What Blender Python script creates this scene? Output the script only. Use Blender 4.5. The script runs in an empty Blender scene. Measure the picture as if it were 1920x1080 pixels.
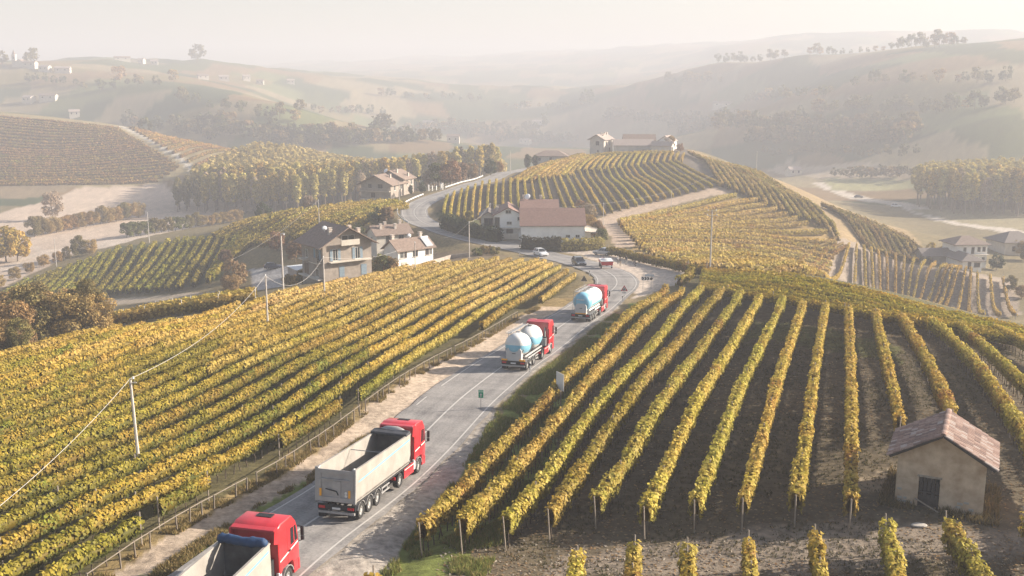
# Autumn vineyard ridge with a convoy of red trucks, seen from a drone.
import bpy, bmesh, math, random
import numpy as np
from mathutils import Vector, Matrix

# ------------------------------------------------------------------ camera
CAM_Z = 25.5                      # metres above the road at the tipper's tail
FOCAL = 1900.0                    # focal length in pixels of a 1920 wide frame
PITCH = math.atan(375.0 / FOCAL)  # horizon 375 px above the frame centre
scene = bpy.context.scene
cd = bpy.data.cameras.new('camera')
cd.sensor_width = 36.0
cd.lens = FOCAL / 1920.0 * 36.0
cd.clip_start = 0.5
cd.clip_end = 30000.0
cam = bpy.data.objects.new('camera', cd)
scene.collection.objects.link(cam)
cam.location = (0, 0, CAM_Z)
cam.rotation_euler = (math.pi / 2 - PITCH, 0, 0)
scene.camera = cam

# ------------------------------------------------------------------ light
SUN_EL = math.radians(21.0)
SUN_AZ = math.radians(76.0)       # clockwise from the view direction (+Y): right and beyond
world = bpy.data.worlds.new('World')
scene.world = world
world.use_nodes = True
wn = world.node_tree
wn.nodes.clear()
sky = wn.nodes.new('ShaderNodeTexSky')
sky.sky_type = 'NISHITA'
sky.sun_disc = False
sky.sun_elevation = SUN_EL
sky.sun_rotation = SUN_AZ
sky.altitude = 200
sky.air_density = 1.2
sky.dust_density = 2.5
sky.ozone_density = 1.0
bg = wn.nodes.new('ShaderNodeBackground')
bg.inputs['Strength'].default_value = 0.06
wo = wn.nodes.new('ShaderNodeOutputWorld')
tint = wn.nodes.new('ShaderNodeMix')
tint.data_type = 'RGBA'
tint.blend_type = 'MULTIPLY'
tint.inputs['Factor'].default_value = 1.0
tint.inputs['B'].default_value = (.985, .965, 1.0, 1)
wn.links.new(sky.outputs[0], tint.inputs['A'])
wn.links.new(tint.outputs['Result'], bg.inputs[0])
wn.links.new(bg.outputs[0], wo.inputs[0])
sd = bpy.data.lights.new('sun', 'SUN')
sd.energy = 5.0
sd.angle = math.radians(0.6)
sd.color = (1.0, 0.90, 0.77)
sun = bpy.data.objects.new('sun', sd)
scene.collection.objects.link(sun)
sdir = Vector((math.sin(SUN_AZ) * math.cos(SUN_EL), math.cos(SUN_AZ) * math.cos(SUN_EL), math.sin(SUN_EL)))
sun.rotation_euler = sdir.to_track_quat('Z', 'Y').to_euler()
sun.location = (80, 60, 120)
scene.view_settings.view_transform = 'Standard'
scene.view_settings.look = 'None'
scene.view_settings.exposure = 1.72
scene.view_settings.gamma = 1.0
scene.view_settings.use_curve_mapping = False
scene.render.engine = 'CYCLES'
scene.cycles.use_denoising = True
scene.cycles.max_bounces = 6
scene.cycles.diffuse_bounces = 3
scene.cycles.transparent_max_bounces = 8
scene.cycles.volume_bounces = 2
HAZE_DENSITY = 0.00077

# ------------------------------------------------------------------ helpers
COL = scene.collection
rng = np.random.default_rng(7)
random.seed(7)
CP, SP = math.cos(PITCH), math.sin(PITCH)


def link(o, parent=None):
    COL.objects.link(o)
    if parent is not None:
        o.parent = parent
    return o


def tag(o, label=None, cat=None, group=None, kind=None):
    if label:
        o['label'] = label
    if cat:
        o['category'] = cat
    if group:
        o['group'] = group
    if kind:
        o['kind'] = kind
    return o


def thing(name, label, cat, loc=(0, 0, 0), heading=0.0, group=None, pitch=0.0, scale=1.0):
    """An Empty at the base of a thing; heading is clockwise from +Y."""
    o = bpy.data.objects.new(name, None)
    o.empty_display_size = 0.3
    link(o)
    o.location = loc
    o.rotation_euler = (pitch, 0, -heading)
    if scale != 1.0:
        o.scale = (scale,) * 3
    return tag(o, label, cat, group)


def copy_tree(o, parent=None):
    c = o.copy()
    COL.objects.link(c)
    c.parent = parent
    for ch in list(o.children):
        copy_tree(ch, c)
    return c


ORD = ['first', 'second', 'third', 'fourth', 'fifth', 'sixth', 'seventh', 'eighth', 'ninth', 'tenth', 'eleventh', 'twelfth',
       'thirteenth', 'fourteenth', 'fifteenth', 'sixteenth', 'seventeenth', 'eighteenth', 'nineteenth', 'twentieth']


def ordinal(i):
    if i < 20:
        return ORD[i]
    n = i + 1
    tens = {2: 'twenty', 3: 'thirty', 4: 'forty'}[n // 10]
    if n % 10 == 0:
        return {2: 'twentieth', 3: 'thirtieth', 4: 'fortieth'}[n // 10]
    return tens + '-' + ORD[n % 10 - 1]


# ---- materials
def nodes_of(name):
    m = bpy.data.materials.new(name)
    m.use_nodes = True
    nt = m.node_tree
    nt.nodes.clear()
    out = nt.nodes.new('ShaderNodeOutputMaterial')
    return m, nt, out


def mat(name, col, rough=0.7, var=0.12, scale=3.0, metal=0.0, spec=0.3, bump=0.0, coat=0.0, col2=None, detail=4.0):
    """Principled surface whose colour wanders by procedural noise."""
    m, nt, out = nodes_of(name)
    N = nt.nodes.new
    L = nt.links.new
    p = N('ShaderNodeBsdfPrincipled')
    tc = N('ShaderNodeTexCoord')
    no = N('ShaderNodeTexNoise')
    no.inputs['Scale'].default_value = scale
    no.inputs['Detail'].default_value = detail
    no.inputs['Roughness'].default_value = 0.6
    L(tc.outputs['Object'], no.inputs['Vector'])
    ramp = N('ShaderNodeMapRange')
    ramp.inputs['From Min'].default_value = 0.3
    ramp.inputs['From Max'].default_value = 0.7
    L(no.outputs['Fac'], ramp.inputs['Value'])
    mx = N('ShaderNodeMix')
    mx.data_type = 'RGBA'
    a = [c * (1 - var) for c in col]
    b = [min(1, c * (1 + var)) for c in col] if col2 is None else col2
    mx.inputs['A'].default_value = (*a, 1)
    mx.inputs['B'].default_value = (*b, 1)
    L(ramp.outputs['Result'], mx.inputs['Factor'])
    L(mx.outputs['Result'], p.inputs['Base Color'])
    p.inputs['Roughness'].default_value = rough
    p.inputs['Metallic'].default_value = metal
    p.inputs['Specular IOR Level'].default_value = spec
    p.inputs['Coat Weight'].default_value = coat
    if bump:
        bn = N('ShaderNodeBump')
        bn.inputs['Strength'].default_value = bump
        bn.inputs['Distance'].default_value = 0.05
        L(no.outputs['Fac'], bn.inputs['Height'])
        L(bn.outputs['Normal'], p.inputs['Normal'])
    L(p.outputs[0], out.inputs[0])
    return m


def leaf_material(name, trans=0.35, tint=(1, 1, 1)):
    """Leaves take their colour from the mesh and let some sun through."""
    m, nt, out = nodes_of(name)
    N = nt.nodes.new
    L = nt.links.new
    at_ = N('ShaderNodeAttribute')
    at_.attribute_name = 'col'
    oi = N('ShaderNodeObjectInfo')
    hsv = N('ShaderNodeHueSaturation')
    mr = N('ShaderNodeMapRange')
    mr.inputs['To Min'].default_value = 0.82
    mr.inputs['To Max'].default_value = 1.16
    L(oi.outputs['Random'], mr.inputs['Value'])
    L(mr.outputs['Result'], hsv.inputs['Value'])
    mr2 = N('ShaderNodeMapRange')
    mr2.inputs['To Min'].default_value = 0.488
    mr2.inputs['To Max'].default_value = 0.512
    ml = N('ShaderNodeMath')
    ml.operation = 'FRACT'
    mm = N('ShaderNodeMath')
    mm.operation = 'MULTIPLY'
    mm.inputs[1].default_value = 7.31
    L(oi.outputs['Random'], mm.inputs[0])
    L(mm.outputs[0], ml.inputs[0])
    L(ml.outputs[0], mr2.inputs['Value'])
    L(mr2.outputs['Result'], hsv.inputs['Hue'])
    L(at_.outputs['Color'], hsv.inputs['Color'])
    d = N('ShaderNodeBsdfDiffuse')
    t = N('ShaderNodeBsdfTranslucent')
    g = N('ShaderNodeBsdfGlossy')
    g.inputs['Roughness'].default_value = 0.6
    L(hsv.outputs['Color'], d.inputs['Color'])
    L(hsv.outputs['Color'], t.inputs['Color'])
    ms = N('ShaderNodeMixShader')
    ms.inputs[0].default_value = trans
    L(d.outputs[0], ms.inputs[1])
    L(t.outputs[0], ms.inputs[2])
    ms2 = N('ShaderNodeMixShader')
    ms2.inputs[0].default_value = 0.012
    L(ms.outputs[0], ms2.inputs[1])
    L(g.outputs[0], ms2.inputs[2])
    L(ms2.outputs[0], out.inputs[0])
    return m


# ---- meshes
class MB:
    """Collects simple solids; build() links them as one mesh object."""

    def __init__(s):
        s.v = []
        s.f = []

    def add(s, vs, fs):
        o = len(s.v)
        s.v += [tuple(p) for p in vs]
        s.f += [tuple(i + o for i in q) for q in fs]
        return s

    def box(s, x0, x1, y0, y1, z0, z1):
        return s.hexa([(x0, y0, z0), (x1, y0, z0), (x1, y1, z0), (x0, y1, z0), (x0, y0, z1), (x1, y0, z1), (x1, y1, z1), (x0, y1, z1)])

    def hexa(s, p):
        return s.add(p, [(3, 2, 1, 0), (4, 5, 6, 7), (0, 1, 5, 4), (1, 2, 6, 5), (2, 3, 7, 6), (3, 0, 4, 7)])

    def prism(s, prof, a0, a1, axis='x'):
        """Extrude a closed 2-D outline along an axis: 'x' takes (y,z), 'y' takes (x,z), 'z' takes (x,y)."""
        def P(q, a):
            return (a, q[0], q[1]) if axis == 'x' else (q[0], a, q[1]) if axis == 'y' else (q[0], q[1], a)
        n = len(prof)
        vs = [P(q, a0) for q in prof] + [P(q, a1) for q in prof]
        fs = [tuple(range(n))[::-1], tuple(range(n, 2 * n))]
        fs += [(i, (i + 1) % n, n + (i + 1) % n, n + i) for i in range(n)]
        return s.add(vs, fs)

    def cyl(s, p0, p1, r0, r1=None, n=10, caps=True):
        r1 = r0 if r1 is None else r1
        p0, p1 = Vector(p0), Vector(p1)
        d = (p1 - p0).normalized()
        a = d.orthogonal().normalized()
        b = d.cross(a)
        vs = []
        for p, r in ((p0, r0), (p1, r1)):
            for i in range(n):
                t = 2 * math.pi * i / n
                vs.append(p + a * (r * math.cos(t)) + b * (r * math.sin(t)))
        fs = [(i, (i + 1) % n, n + (i + 1) % n, n + i) for i in range(n)]
        if caps:
            fs += [tuple(range(n))[::-1], tuple(range(n, 2 * n))]
        return s.add(vs, fs)

    def tube(s, pts, r, n=6):
        pts = [Vector(p) for p in pts]
        rs = r if isinstance(r, (list, tuple)) else [r] * len(pts)
        vs = []
        ref = Vector((0.31, 0.17, 0.93))
        for i, p in enumerate(pts):
            d = (pts[min(i + 1, len(pts) - 1)] - pts[max(i - 1, 0)]).normalized()
            a = d.cross(ref)
            a = a.normalized() if a.length > 1e-4 else d.orthogonal().normalized()
            b = d.cross(a)
            for k in range(n):
                t = 2 * math.pi * k / n
                vs.append(p + a * (rs[i] * math.cos(t)) + b * (rs[i] * math.sin(t)))
        fs = []
        for i in range(len(pts) - 1):
            for k in range(n):
                fs.append((i * n + k, i * n + (k + 1) % n, (i + 1) * n + (k + 1) % n, (i + 1) * n + k))
        fs += [tuple(range(n))[::-1], tuple(range((len(pts) - 1) * n, len(pts) * n))]
        return s.add(vs, fs)

    def lathe(s, prof, n=16, axis='z', c=(0, 0, 0), sx=1.0, sy=1.0, ring=False):
        """Revolve (r, t) pairs; t runs along the axis."""
        vs = []
        for r, t in prof:
            for k in range(n):
                a = 2 * math.pi * k / n
                q = (r * math.cos(a) * sx, r * math.sin(a) * sy)
                p = (q[0], q[1], t) if axis == 'z' else (t, q[0], q[1]) if axis == 'x' else (q[0], t, q[1])
                vs.append((p[0] + c[0], p[1] + c[1], p[2] + c[2]))
        m = len(prof)
        fs = [(i * n + k, i * n + (k + 1) % n, (i + 1) * n + (k + 1) % n, (i + 1) * n + k) for i in range(m - 1) for k in range(n)]
        if ring:
            fs += [((m - 1) * n + k, (m - 1) * n + (k + 1) % n, (k + 1) % n, k) for k in range(n)]
        else:
            fs += [tuple(range(n))[::-1], tuple(range((m - 1) * n, m * n))]
        return s.add(vs, fs)

    def mesh(s, name, m, bevel=0.0, smooth=False, seg=2, angle=40):
        me = bpy.data.meshes.new(name)
        me.from_pydata(s.v, [], s.f)
        bm = bmesh.new()
        bm.from_mesh(me)
        bmesh.ops.recalc_face_normals(bm, faces=bm.faces)
        if bevel:
            es = [e for e in bm.edges if len(e.link_faces) == 2 and e.calc_face_angle(0) > math.radians(25)]
            bmesh.ops.bevel(bm, geom=es, offset=bevel, segments=seg, affect='EDGES', profile=0.5, clamp_overlap=True)
        bm.to_mesh(me)
        bm.free()
        if m is not None:
            me.materials.append(m)
        if smooth:
            me.polygons.foreach_set('use_smooth', [True] * len(me.polygons))
            me.set_sharp_from_angle(angle=math.radians(angle))
        return me

    def build(s, name, m, parent=None, **k):
        return link(bpy.data.objects.new(name, s.mesh(name, m, **k)), parent)


def obj(name, me, parent=None, loc=None, rot=None, scale=None):
    o = bpy.data.objects.new(name, me)
    link(o, parent)
    if loc is not None:
        o.location = loc
    if rot is not None:
        o.rotation_euler = rot
    if scale is not None:
        o.scale = scale
    return o


def np_mesh(name, V, Q, m, col=None, smooth=False):
    """Mesh from numpy vertices and quads (or triangles) with an optional colour per vertex."""
    me = bpy.data.meshes.new(name)
    V = np.asarray(V, np.float32)
    Q = np.asarray(Q, np.int32)
    k = Q.shape[1]
    me.vertices.add(len(V))
    me.vertices.foreach_set('co', V.ravel())
    me.loops.add(Q.size)
    me.loops.foreach_set('vertex_index', Q.ravel())
    me.polygons.add(len(Q))
    me.polygons.foreach_set('loop_start', np.arange(0, Q.size, k, dtype=np.int32))
    me.polygons.foreach_set('loop_total', np.full(len(Q), k, np.int32))
    if smooth:
        me.polygons.foreach_set('use_smooth', np.ones(len(Q), bool))
    me.update(calc_edges=True)
    if col is not None:
        a = me.attributes.new('col', 'FLOAT_COLOR', 'POINT')
        c = np.ones((len(V), 4), np.float32)
        c[:, :3] = col
        a.data.foreach_set('color', c.ravel())
    if m is not None:
        me.materials.append(m)
    return me


# ---- noise
_perm = np.random.default_rng(3).random((256, 256))


def vnoise(x, y):
    x = np.asarray(x, float)
    y = np.asarray(y, float)
    xi, yi = np.floor(x).astype(int), np.floor(y).astype(int)
    fx, fy = x - xi, y - yi
    fx = fx * fx * (3 - 2 * fx)
    fy = fy * fy * (3 - 2 * fy)
    P = _perm
    a, b = P[xi & 255, yi & 255], P[(xi + 1) & 255, yi & 255]
    c, d = P[xi & 255, (yi + 1) & 255], P[(xi + 1) & 255, (yi + 1) & 255]
    return (a + (b - a) * fx) * (1 - fy) + (c + (d - c) * fx) * fy


def fbm(x, y, o=3):
    r, a, t = 0, 1.0, 0
    for i in range(o):
        r = r + a * vnoise(np.asarray(x) * 2 ** i + 17.3 * i, np.asarray(y) * 2 ** i + 5.1 * i)
        t += a
        a *= 0.5
    return r / t

# ------------------------------------------------------------------ terrain: surveyed heights, smoothly interpolated
def ray(u, v):
    a, b = (u - 960.0) / FOCAL, (540.0 - v) / FOCAL
    return np.array([a, CP + b * SP, -SP + b * CP])


def sight(u, v, Y=None, z=None):
    """A surveyed point: the sight line (u, v) at a known distance Y or a known height z."""
    d = ray(u, v)
    t = Y / d[1] if Y is not None else (z - CAM_Z) / d[2]
    return (d[0] * t, d[1] * t, CAM_Z + d[2] * t)


def slope_pt(u, v):
    """A point of the long road slope: 5.7 % down, level with zero at y = 59."""
    d = ray(u, v)
    t = (.0568 * 59 - CAM_Z) / (d[2] + .0568 * d[1])
    return (d[0] * t, d[1] * t, CAM_Z + d[2] * t)


def off(u, Y, z):
    return ((u - 960.0) / FOCAL * (Y * CP - (z - CAM_Z) * SP), Y, z)


S = []
for q in [(50, 1070), (300, 900), (100, 850), (400, 750), (640, 1011), (880, 770), (1000, 680), (1100, 600), (700, 650), (900, 560),
          (500, 610), (480, 575), (620, 545), (800, 503), (930, 482), (200, 650), (0, 755), (-300, 1000), (400, 1200), (900, 1300)]:
    S.append(slope_pt(*q))
for u, v, z in [(1290, 572, -4.4), (1590, 607, -1.6), (1750, 640, -2), (1900, 650, -3.5), (1300, 800, -.5), (1600, 800, -.2), (1850, 800, -.3), (830, 965, -.9), (985, 800, -1.8), (1110, 680, -3.0),
                (1200, 1000, -.7), (1600, 1000, -.5), (1900, 1000, -.5), (1400, 1300, -.3), (2200, 900, -1), (1400, 555, -2.2), (1400, 507, -4.6),
                (1310, 500, -7.2), (1500, 516, -2.8), (1600, 533, -3), (1750, 573, -4), (1900, 607, -6), (1150, 447, -8.8), (1200, 475, -9), (1290, 490, -8.5),
                (50, 480, -30), (200, 420, -30), (300, 360, -30), (450, 375, -28), (100, 400, -30), (900, 300, -31), (1870, 430, -28),
                (1520, 345, -30), (1700, 385, -29), (1500, 310, -31), (1850, 385, -29), (-200, 450, -30), (1150, 402, -10.3)]:
    S.append(sight(u, v, z=z))
for u, v, Y in [(1700, 565, 251), (1650, 475, 293), (1560, 470, 270), (1880, 580, 240), (1850, 520, 270), (1800, 510, 262), (1300, 440, 255),
                (1450, 420, 290), (1400, 490, 225), (1450, 460, 255), (1570, 430, 290), (1370, 350, 351), (1150, 340, 380), (1000, 345, 350),
                (900, 400, 282), (850, 410, 262), (1130, 300, 435), (1130, 287, 465), (1250, 300, 425), (1300, 281, 455), (1050, 310, 420),
                (960, 342, 350), (1015, 480, 210), (880, 458, 225), (800, 425, 243), (772, 395, 268), (800, 370, 300), (860, 345, 340),
                (930, 325, 385), (1030, 450, 232), (790, 495, 208), (640, 525, 225), (500, 500, 245), (300, 590, 175), (100, 545, 270),
                (400, 540, 235), (300, 460, 320), (480, 450, 290), (20, 560, 262), (600, 420, 280), (700, 385, 305), (560, 400, 310),
                (440, 425, 330), (200, 345, 560), (0, 350, 540), (0, 212, 800), (370, 270, 680), (230, 237, 760), (440, 290, 640),
                (100, 280, 660), (330, 330, 580), (1440, 330, 400), (1530, 375, 370), (1640, 415, 340), (1720, 455, 310), (720, 372, 325),
                (330, 170, 1000), (500, 195, 900), (640, 230, 1000), (20, 125, 1150), (150, 165, 1050), (370, 108, 1500), (250, 118, 1450),
                (560, 130, 1700), (700, 150, 1800), (900, 160, 2000), (1100, 160, 2000), (1300, 140, 1800), (1350, 118, 1400),
                (1500, 109, 1250), (1700, 88, 1100), (1920, 74, 1000), (2300, 60, 1000), (1500, 175, 950), (1700, 152, 850), (1900, 200, 700),
                (1600, 230, 800), (1900, 245, 640), (1400, 84, 2300), (1700, 60, 2300), (1920, 56, 2300), (1100, 135, 2300),
                (800, 143, 2300), (500, 146, 2300), (200, 142, 2300), (-300, 130, 1700), (-300, 190, 800)]:
    S.append(sight(u, v, Y=Y))
for q in [(1450, 200, -9), (1600, 190, -13), (1750, 182, -15), (1900, 175, -17), (1500, 240, -16), (1900, 215, -24), (1750, 220, -24),
          (600, 190, -11), (700, 195, -9.5), (450, 180, -11), (0, 130, -9), (200, 150, -10), (0, 185, -21), (200, 190, -19), (350, 190, -15),
          (-300, 130, -12), (-300, 200, -26), (600, 400, -25), (700, 400, -23), (450, 400, -28), (0, 950, -5), (230, 900, -15), (440, 800, -30), (1300, 560, -25),
          (1130, 590, -25), (1450, 490, -24), (1600, 430, -27), (950, 470, -14), (950, 560, -28), (1700, 372, -27), (1000, 520, -18),
          (600, 800, -34), (1000, 800, -33), (1000, 1000, -34), (1400, 750, -33), (600, 650, -31), (800, 550, -30), (800, 1300, -34), (1100, 1300, -34), (1300, 1100, -30),
          (1700, 590, -29), (1500, 1600, 30), (1900, 1450, 40), (2300, 300, -28), (2300, 700, -25), (-400, 500, -28), (2300, 150, -14)]:
    S.append(off(*q))
S = np.array(S)


def _warp(x, y):
    yy = np.maximum(y, 18.0)
    return np.stack([x / yy, np.log(yy)], -1)


_A = _warp(S[:, 0], S[:, 1])
_n = len(_A)


def _ker(r2):
    return 0.5 * r2 * np.log(r2 + 1e-12)


_K = _ker(((_A[:, None] - _A[None]) ** 2).sum(-1)) + 2e-4 * np.eye(_n)
_Pm = np.concatenate([np.ones((_n, 1)), _A], 1)
_w = np.linalg.solve(np.block([[_K, _Pm], [_Pm.T, np.zeros((3, 3))]]), np.concatenate([S[:, 2], np.zeros(3)]))


def H0(x, y):
    x = np.atleast_1d(np.asarray(x, float))
    y = np.atleast_1d(np.asarray(y, float))
    out = np.empty(x.size)
    B = _warp(x.ravel(), y.ravel())
    for i in range(0, len(B), 20000):
        b = B[i:i + 20000]
        r2 = ((b[:, None, 0] - _A[None, :, 0]) ** 2 + (b[:, None, 1] - _A[None, :, 1]) ** 2)
        out[i:i + 20000] = _ker(r2) @ _w[:_n] + _w[_n] + b @ _w[_n + 1:]
    return out.reshape(x.shape)


_ys = np.exp(np.linspace(math.log(24), math.log(3400), 430))


def at(u, v, h=0.0, ymax=6500.0, ymin=24.0):
    """World x, y where the sight line meets the terrain (raised by h); near a crest, the closest pass before ymax."""
    d = ray(u, v)
    ys = _ys[(_ys <= ymax) & (_ys >= ymin)]
    t = ys / d[1]
    gap = CAM_Z + d[2] * t - H0(d[0] * t, ys) - h
    k = np.nonzero(gap <= 0)[0]
    if len(k) == 0:
        j = int(np.argmin(gap / ys))
        return d[0] * t[j], ys[j]
    j = k[0]
    if j == 0:
        return d[0] * t[0], ys[0]
    a = gap[j - 1] / (gap[j - 1] - gap[j])
    tt = t[j - 1] + a * (t[j] - t[j - 1])
    return d[0] * tt, d[1] * tt


def line(px, h=0.0, ymax=6500.0, ymin=24.0):
    return np.array([at(u, v, h, ymax, ymin) for u, v in px])


def resample(P, n):
    P = np.asarray(P, float)
    s = np.concatenate([[0], np.cumsum(np.linalg.norm(np.diff(P, axis=0), axis=1))])
    t = np.linspace(0, s[-1], n)
    return np.stack([np.interp(t, s, P[:, k]) for k in range(P.shape[1])], 1)


def smooth_curve(P, n, it=2):
    """Chaikin smoothing, then even steps."""
    P = np.asarray(P, float)
    for _ in range(it):
        a, b = P[:-1] * .75 + P[1:] * .25, P[:-1] * .25 + P[1:] * .75
        P = np.concatenate([P[:1], np.stack([a, b], 1).reshape(-1, P.shape[1]), P[-1:]])
    return resample(P, n)


def length(P):
    return float(np.linalg.norm(np.diff(P, axis=0), axis=1).sum())


def inside(poly, x, y):
    poly = np.asarray(poly)
    r = np.zeros(np.shape(x), bool)
    n = len(poly)
    for i in range(n):
        x0, y0 = poly[i]
        x1, y1 = poly[(i + 1) % n]
        if y0 == y1:
            continue
        c = ((y0 > y) != (y1 > y)) & (x < (x1 - x0) * (y - y0) / (y1 - y0) + x0)
        r ^= c
    return r


# ---- the road's centre line
_rc = [(-27.5, -8), (-19.0, 28), (-11.7, 58.5), (-8.2, 71.5), (-1.5, 97.7), (7.2, 127.0)]
_rc += [tuple(at(u, v, 0, 260)) for u, v in [(1133, 553), (1149, 543), (1158, 532), (1155, 521), (1144, 512), (1127, 505), (1100, 496),
                                             (1055, 484), (1005, 472), (945, 460), (880, 446), (830, 432)]]
_rc += [tuple(at(u, v, 0, 420)) for u, v in [(797, 420), (781, 409), (775, 399), (779, 389), (791, 380), (812, 371), (850, 358), (890, 345), (930, 331), (955, 320)]]
_rc += [(8, 440), (16, 480), (10, 530)]
ROAD = smooth_curve(_rc, 420, 3)
ROAD_Z = H0(ROAD[:, 0], ROAD[:, 1])
for _ in range(6):
    ROAD_Z[1:-1] = (ROAD_Z[:-2] + ROAD_Z[1:-1] * 2 + ROAD_Z[2:]) / 4
_rd = np.gradient(ROAD, axis=0)
_rd /= np.linalg.norm(_rd, axis=1)[:, None]
ROAD_T = _rd
ROAD_N = np.stack([_rd[:, 1], -_rd[:, 0]], 1)      # to the right of travel


def road_side(x, y):
    """Signed distance from the centre line (right positive) and the road height there."""
    x = np.asarray(x, float).ravel()
    y = np.asarray(y, float).ravel()
    d = np.empty(x.size)
    k = np.empty(x.size, int)
    for i in range(0, x.size, 20000):
        q = (x[i:i + 20000, None] - ROAD[None, :, 0]) ** 2 + (y[i:i + 20000, None] - ROAD[None, :, 1]) ** 2
        j = q.argmin(1)
        k[i:i + 20000] = j
        d[i:i + 20000] = np.sqrt(q[np.arange(len(j)), j])
    sg = np.sign((x - ROAD[k, 0]) * ROAD_N[k, 0] + (y - ROAD[k, 1]) * ROAD_N[k, 1])
    return d * sg, ROAD_Z[k], k


def H(x, y):
    """Finished ground height: terrain, small unevenness, and the bench cut for the road."""
    x = np.atleast_1d(np.asarray(x, float))
    y = np.atleast_1d(np.asarray(y, float))
    z = H0(x, y)
    yy = np.maximum(y, 30)
    z = z + (fbm(x / 9, y / 9, 3) - .5) * .35 * np.clip(yy / 150, .6, 1)
    far = np.clip((y - 650) / 900, 0, 1)
    z = z + far * ((fbm(x / 170 + 9, y / 170, 4) - .5) * 26 + (fbm(x / 45 + 2, y / 45, 3) - .5) * 7)
    z = np.minimum(z, 150 + 8 * np.tanh((z - 150) / 30))
    near = (y < 520) & (np.abs(x) < 130)
    if near.any():
        s, rz, _ = road_side(x[near], y[near])
        a = np.abs(s)
        w = np.clip((a - 4.2) / 4.2, 0, 1)
        w = w * w * (3 - 2 * w)
        zz = (rz - .10) * (1 - w) + z[near] * w
        # shallow ditch in the right-hand verge
        zz = zz - .35 * np.exp(-((s - 7.2) / 1.3) ** 2) * (y[near] < 135)
        z[near] = zz
    return z


def gz(x, y):
    return float(H([x], [y])[0])


def ground_at(u, v, ymax=6500.0, ymin=24.0):
    x, y = at(u, v, 0, ymax, ymin)
    return Vector((x, y, gz(x, y)))


# ---- ground sheet
NA, NR = 520, 450
_az = np.linspace(-1, 1, NA)
_az = np.sign(_az) * (np.abs(_az) * .75 + .45 * np.abs(_az) ** 3)
_t = np.linspace(0, 1, NR)
_lr = np.log(12) + (np.log(3600) - np.log(12)) * (_t + .085 * np.sin(2 * math.pi * _t))
_lr = np.maximum.accumulate(_lr)
GX = _az[None, :] * np.exp(_lr)[:, None]
GY = np.exp(_lr)[:, None] * np.ones(NA)[None, :]
GZ = H(GX.ravel(), GY.ravel())

gx, gy = GX.ravel(), GY.ravel()
col = np.empty((gx.size, 3))
n1 = fbm(gx / 14, gy / 14, 3)
n2 = fbm(gx / 3.2 + 40, gy / 3.2, 2)
col[:] = (.17, .135, .07)
# patchwork of far fields and woods
nf = fbm(gx / 120 + 3, gy / 100 + 8, 3)
cell = vnoise(np.floor(gx / 55 + nf * 1.6) * 3.7, np.floor(gy / 80 + nf) * 5.3)
pal = np.array([(.17, .135, .055), (.08, .09, .035), (.235, .185, .10), (.055, .07, .03), (.19, .125, .06), (.13, .14, .055)])
col[gy > 480] = pal[(cell[gy > 480] * 5.99).astype(int)]


def paint(px, c, ymax=6500, ymin=24, jag=.8, mix=1.0):
    P = line(px, 0, ymax, ymin)
    lo, hi = P.min(0) - 3, P.max(0) + 3
    sel = (gx > lo[0]) & (gx < hi[0]) & (gy > lo[1]) & (gy < hi[1])
    if not sel.any():
        return
    i = np.nonzero(sel)[0]
    jx = (fbm(gx[i] / 2.5, gy[i] / 2.5, 2) - .5) * 2 * jag
    jy = (fbm(gx[i] / 2.5 + 50, gy[i] / 2.5, 2) - .5) * 2 * jag
    k = i[inside(P, gx[i] + jx, gy[i] + jy)]
    col[k] = col[k] * (1 - mix) + np.array(c) * mix


SOIL_R = (.112, .088, .056)
near = gy < 135
col[near & (gx > -12)] = SOIL_R
col[near & (gx <= -12)] = (.085, .075, .038)
paint([(0, 1079), (-300, 1079), (-300, 700), (0, 745), (200, 640), (480, 562), (800, 492), (940, 474), (1090, 520), (1000, 590), (300, 1079)], (.10, .085, .04), 185)
paint([(1300, 545), (1310, 495), (1600, 528), (1930, 612), (1930, 650), (1600, 590)], (.10, .09, .04), 180)
paint([(820, 415), (840, 352), (960, 330), (1060, 292), (1290, 280), (1370, 348), (1150, 402), (1000, 420)], (.135, .112, .088), 520)
paint([(1150, 405), (1370, 350), (1410, 345), (1570, 440), (1440, 520), (1300, 500), (1190, 475)], (.30, .205, .085), 330)
paint([(1370, 350), (1290, 278), (1440, 325), (1640, 412), (1740, 480), (1600, 462), (1560, 440)], (.27, .195, .105), 520)
paint([(1440, 520), (1570, 445), (1620, 462), (1890, 522), (1920, 590), (1700, 590)], (.27, .215, .165), 320, 205)
paint([(1120, 410), (1150, 396), (1280, 366), (1370, 346), (1415, 345), (1400, 356), (1280, 380), (1165, 408), (1160, 425), (1195, 462), (1150, 466), (1135, 430)], (.38, .29, .215), 400)
paint([(0, 400), (-300, 420), (-300, 520), (0, 540), (180, 460), (480, 392), (560, 378), (340, 372), (310, 342), (150, 352)], (.46, .36, .275), 640, 280)
paint([(-10, 505), (60, 478), (75, 462), (20, 455), (90, 470), (200, 452), (420, 400), (440, 396), (440, 404), (210, 462), (95, 480), (20, 510)], (.52, .43, .345), 640, 280, .3)
paint([(0, 555), (20, 560), (100, 553), (330, 543), (410, 525), (480, 450), (400, 440), (222, 460)], (.075, .082, .035), 340, 200)
paint([(60, 566), (330, 552), (410, 545), (420, 560), (300, 566), (100, 575)], (.36, .29, .21), 300, 190)
paint([(400, 445), (480, 403), (690, 368), (770, 372), (660, 432), (580, 445), (480, 465)], (.22, .165, .06), 360, 215)
paint([(470, 505), (560, 500), (560, 545), (470, 550)], (.36, .34, .32), 300, 200)
paint([(0, 212), (230, 237), (440, 285), (460, 292), (360, 325), (310, 340), (150, 352), (0, 345)], (.25, .195, .095), 900, 450, 3)
paint([(222, 236), (232, 236), (372, 322), (360, 322)], (.50, .45, .37), 900, 450, .5)
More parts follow.
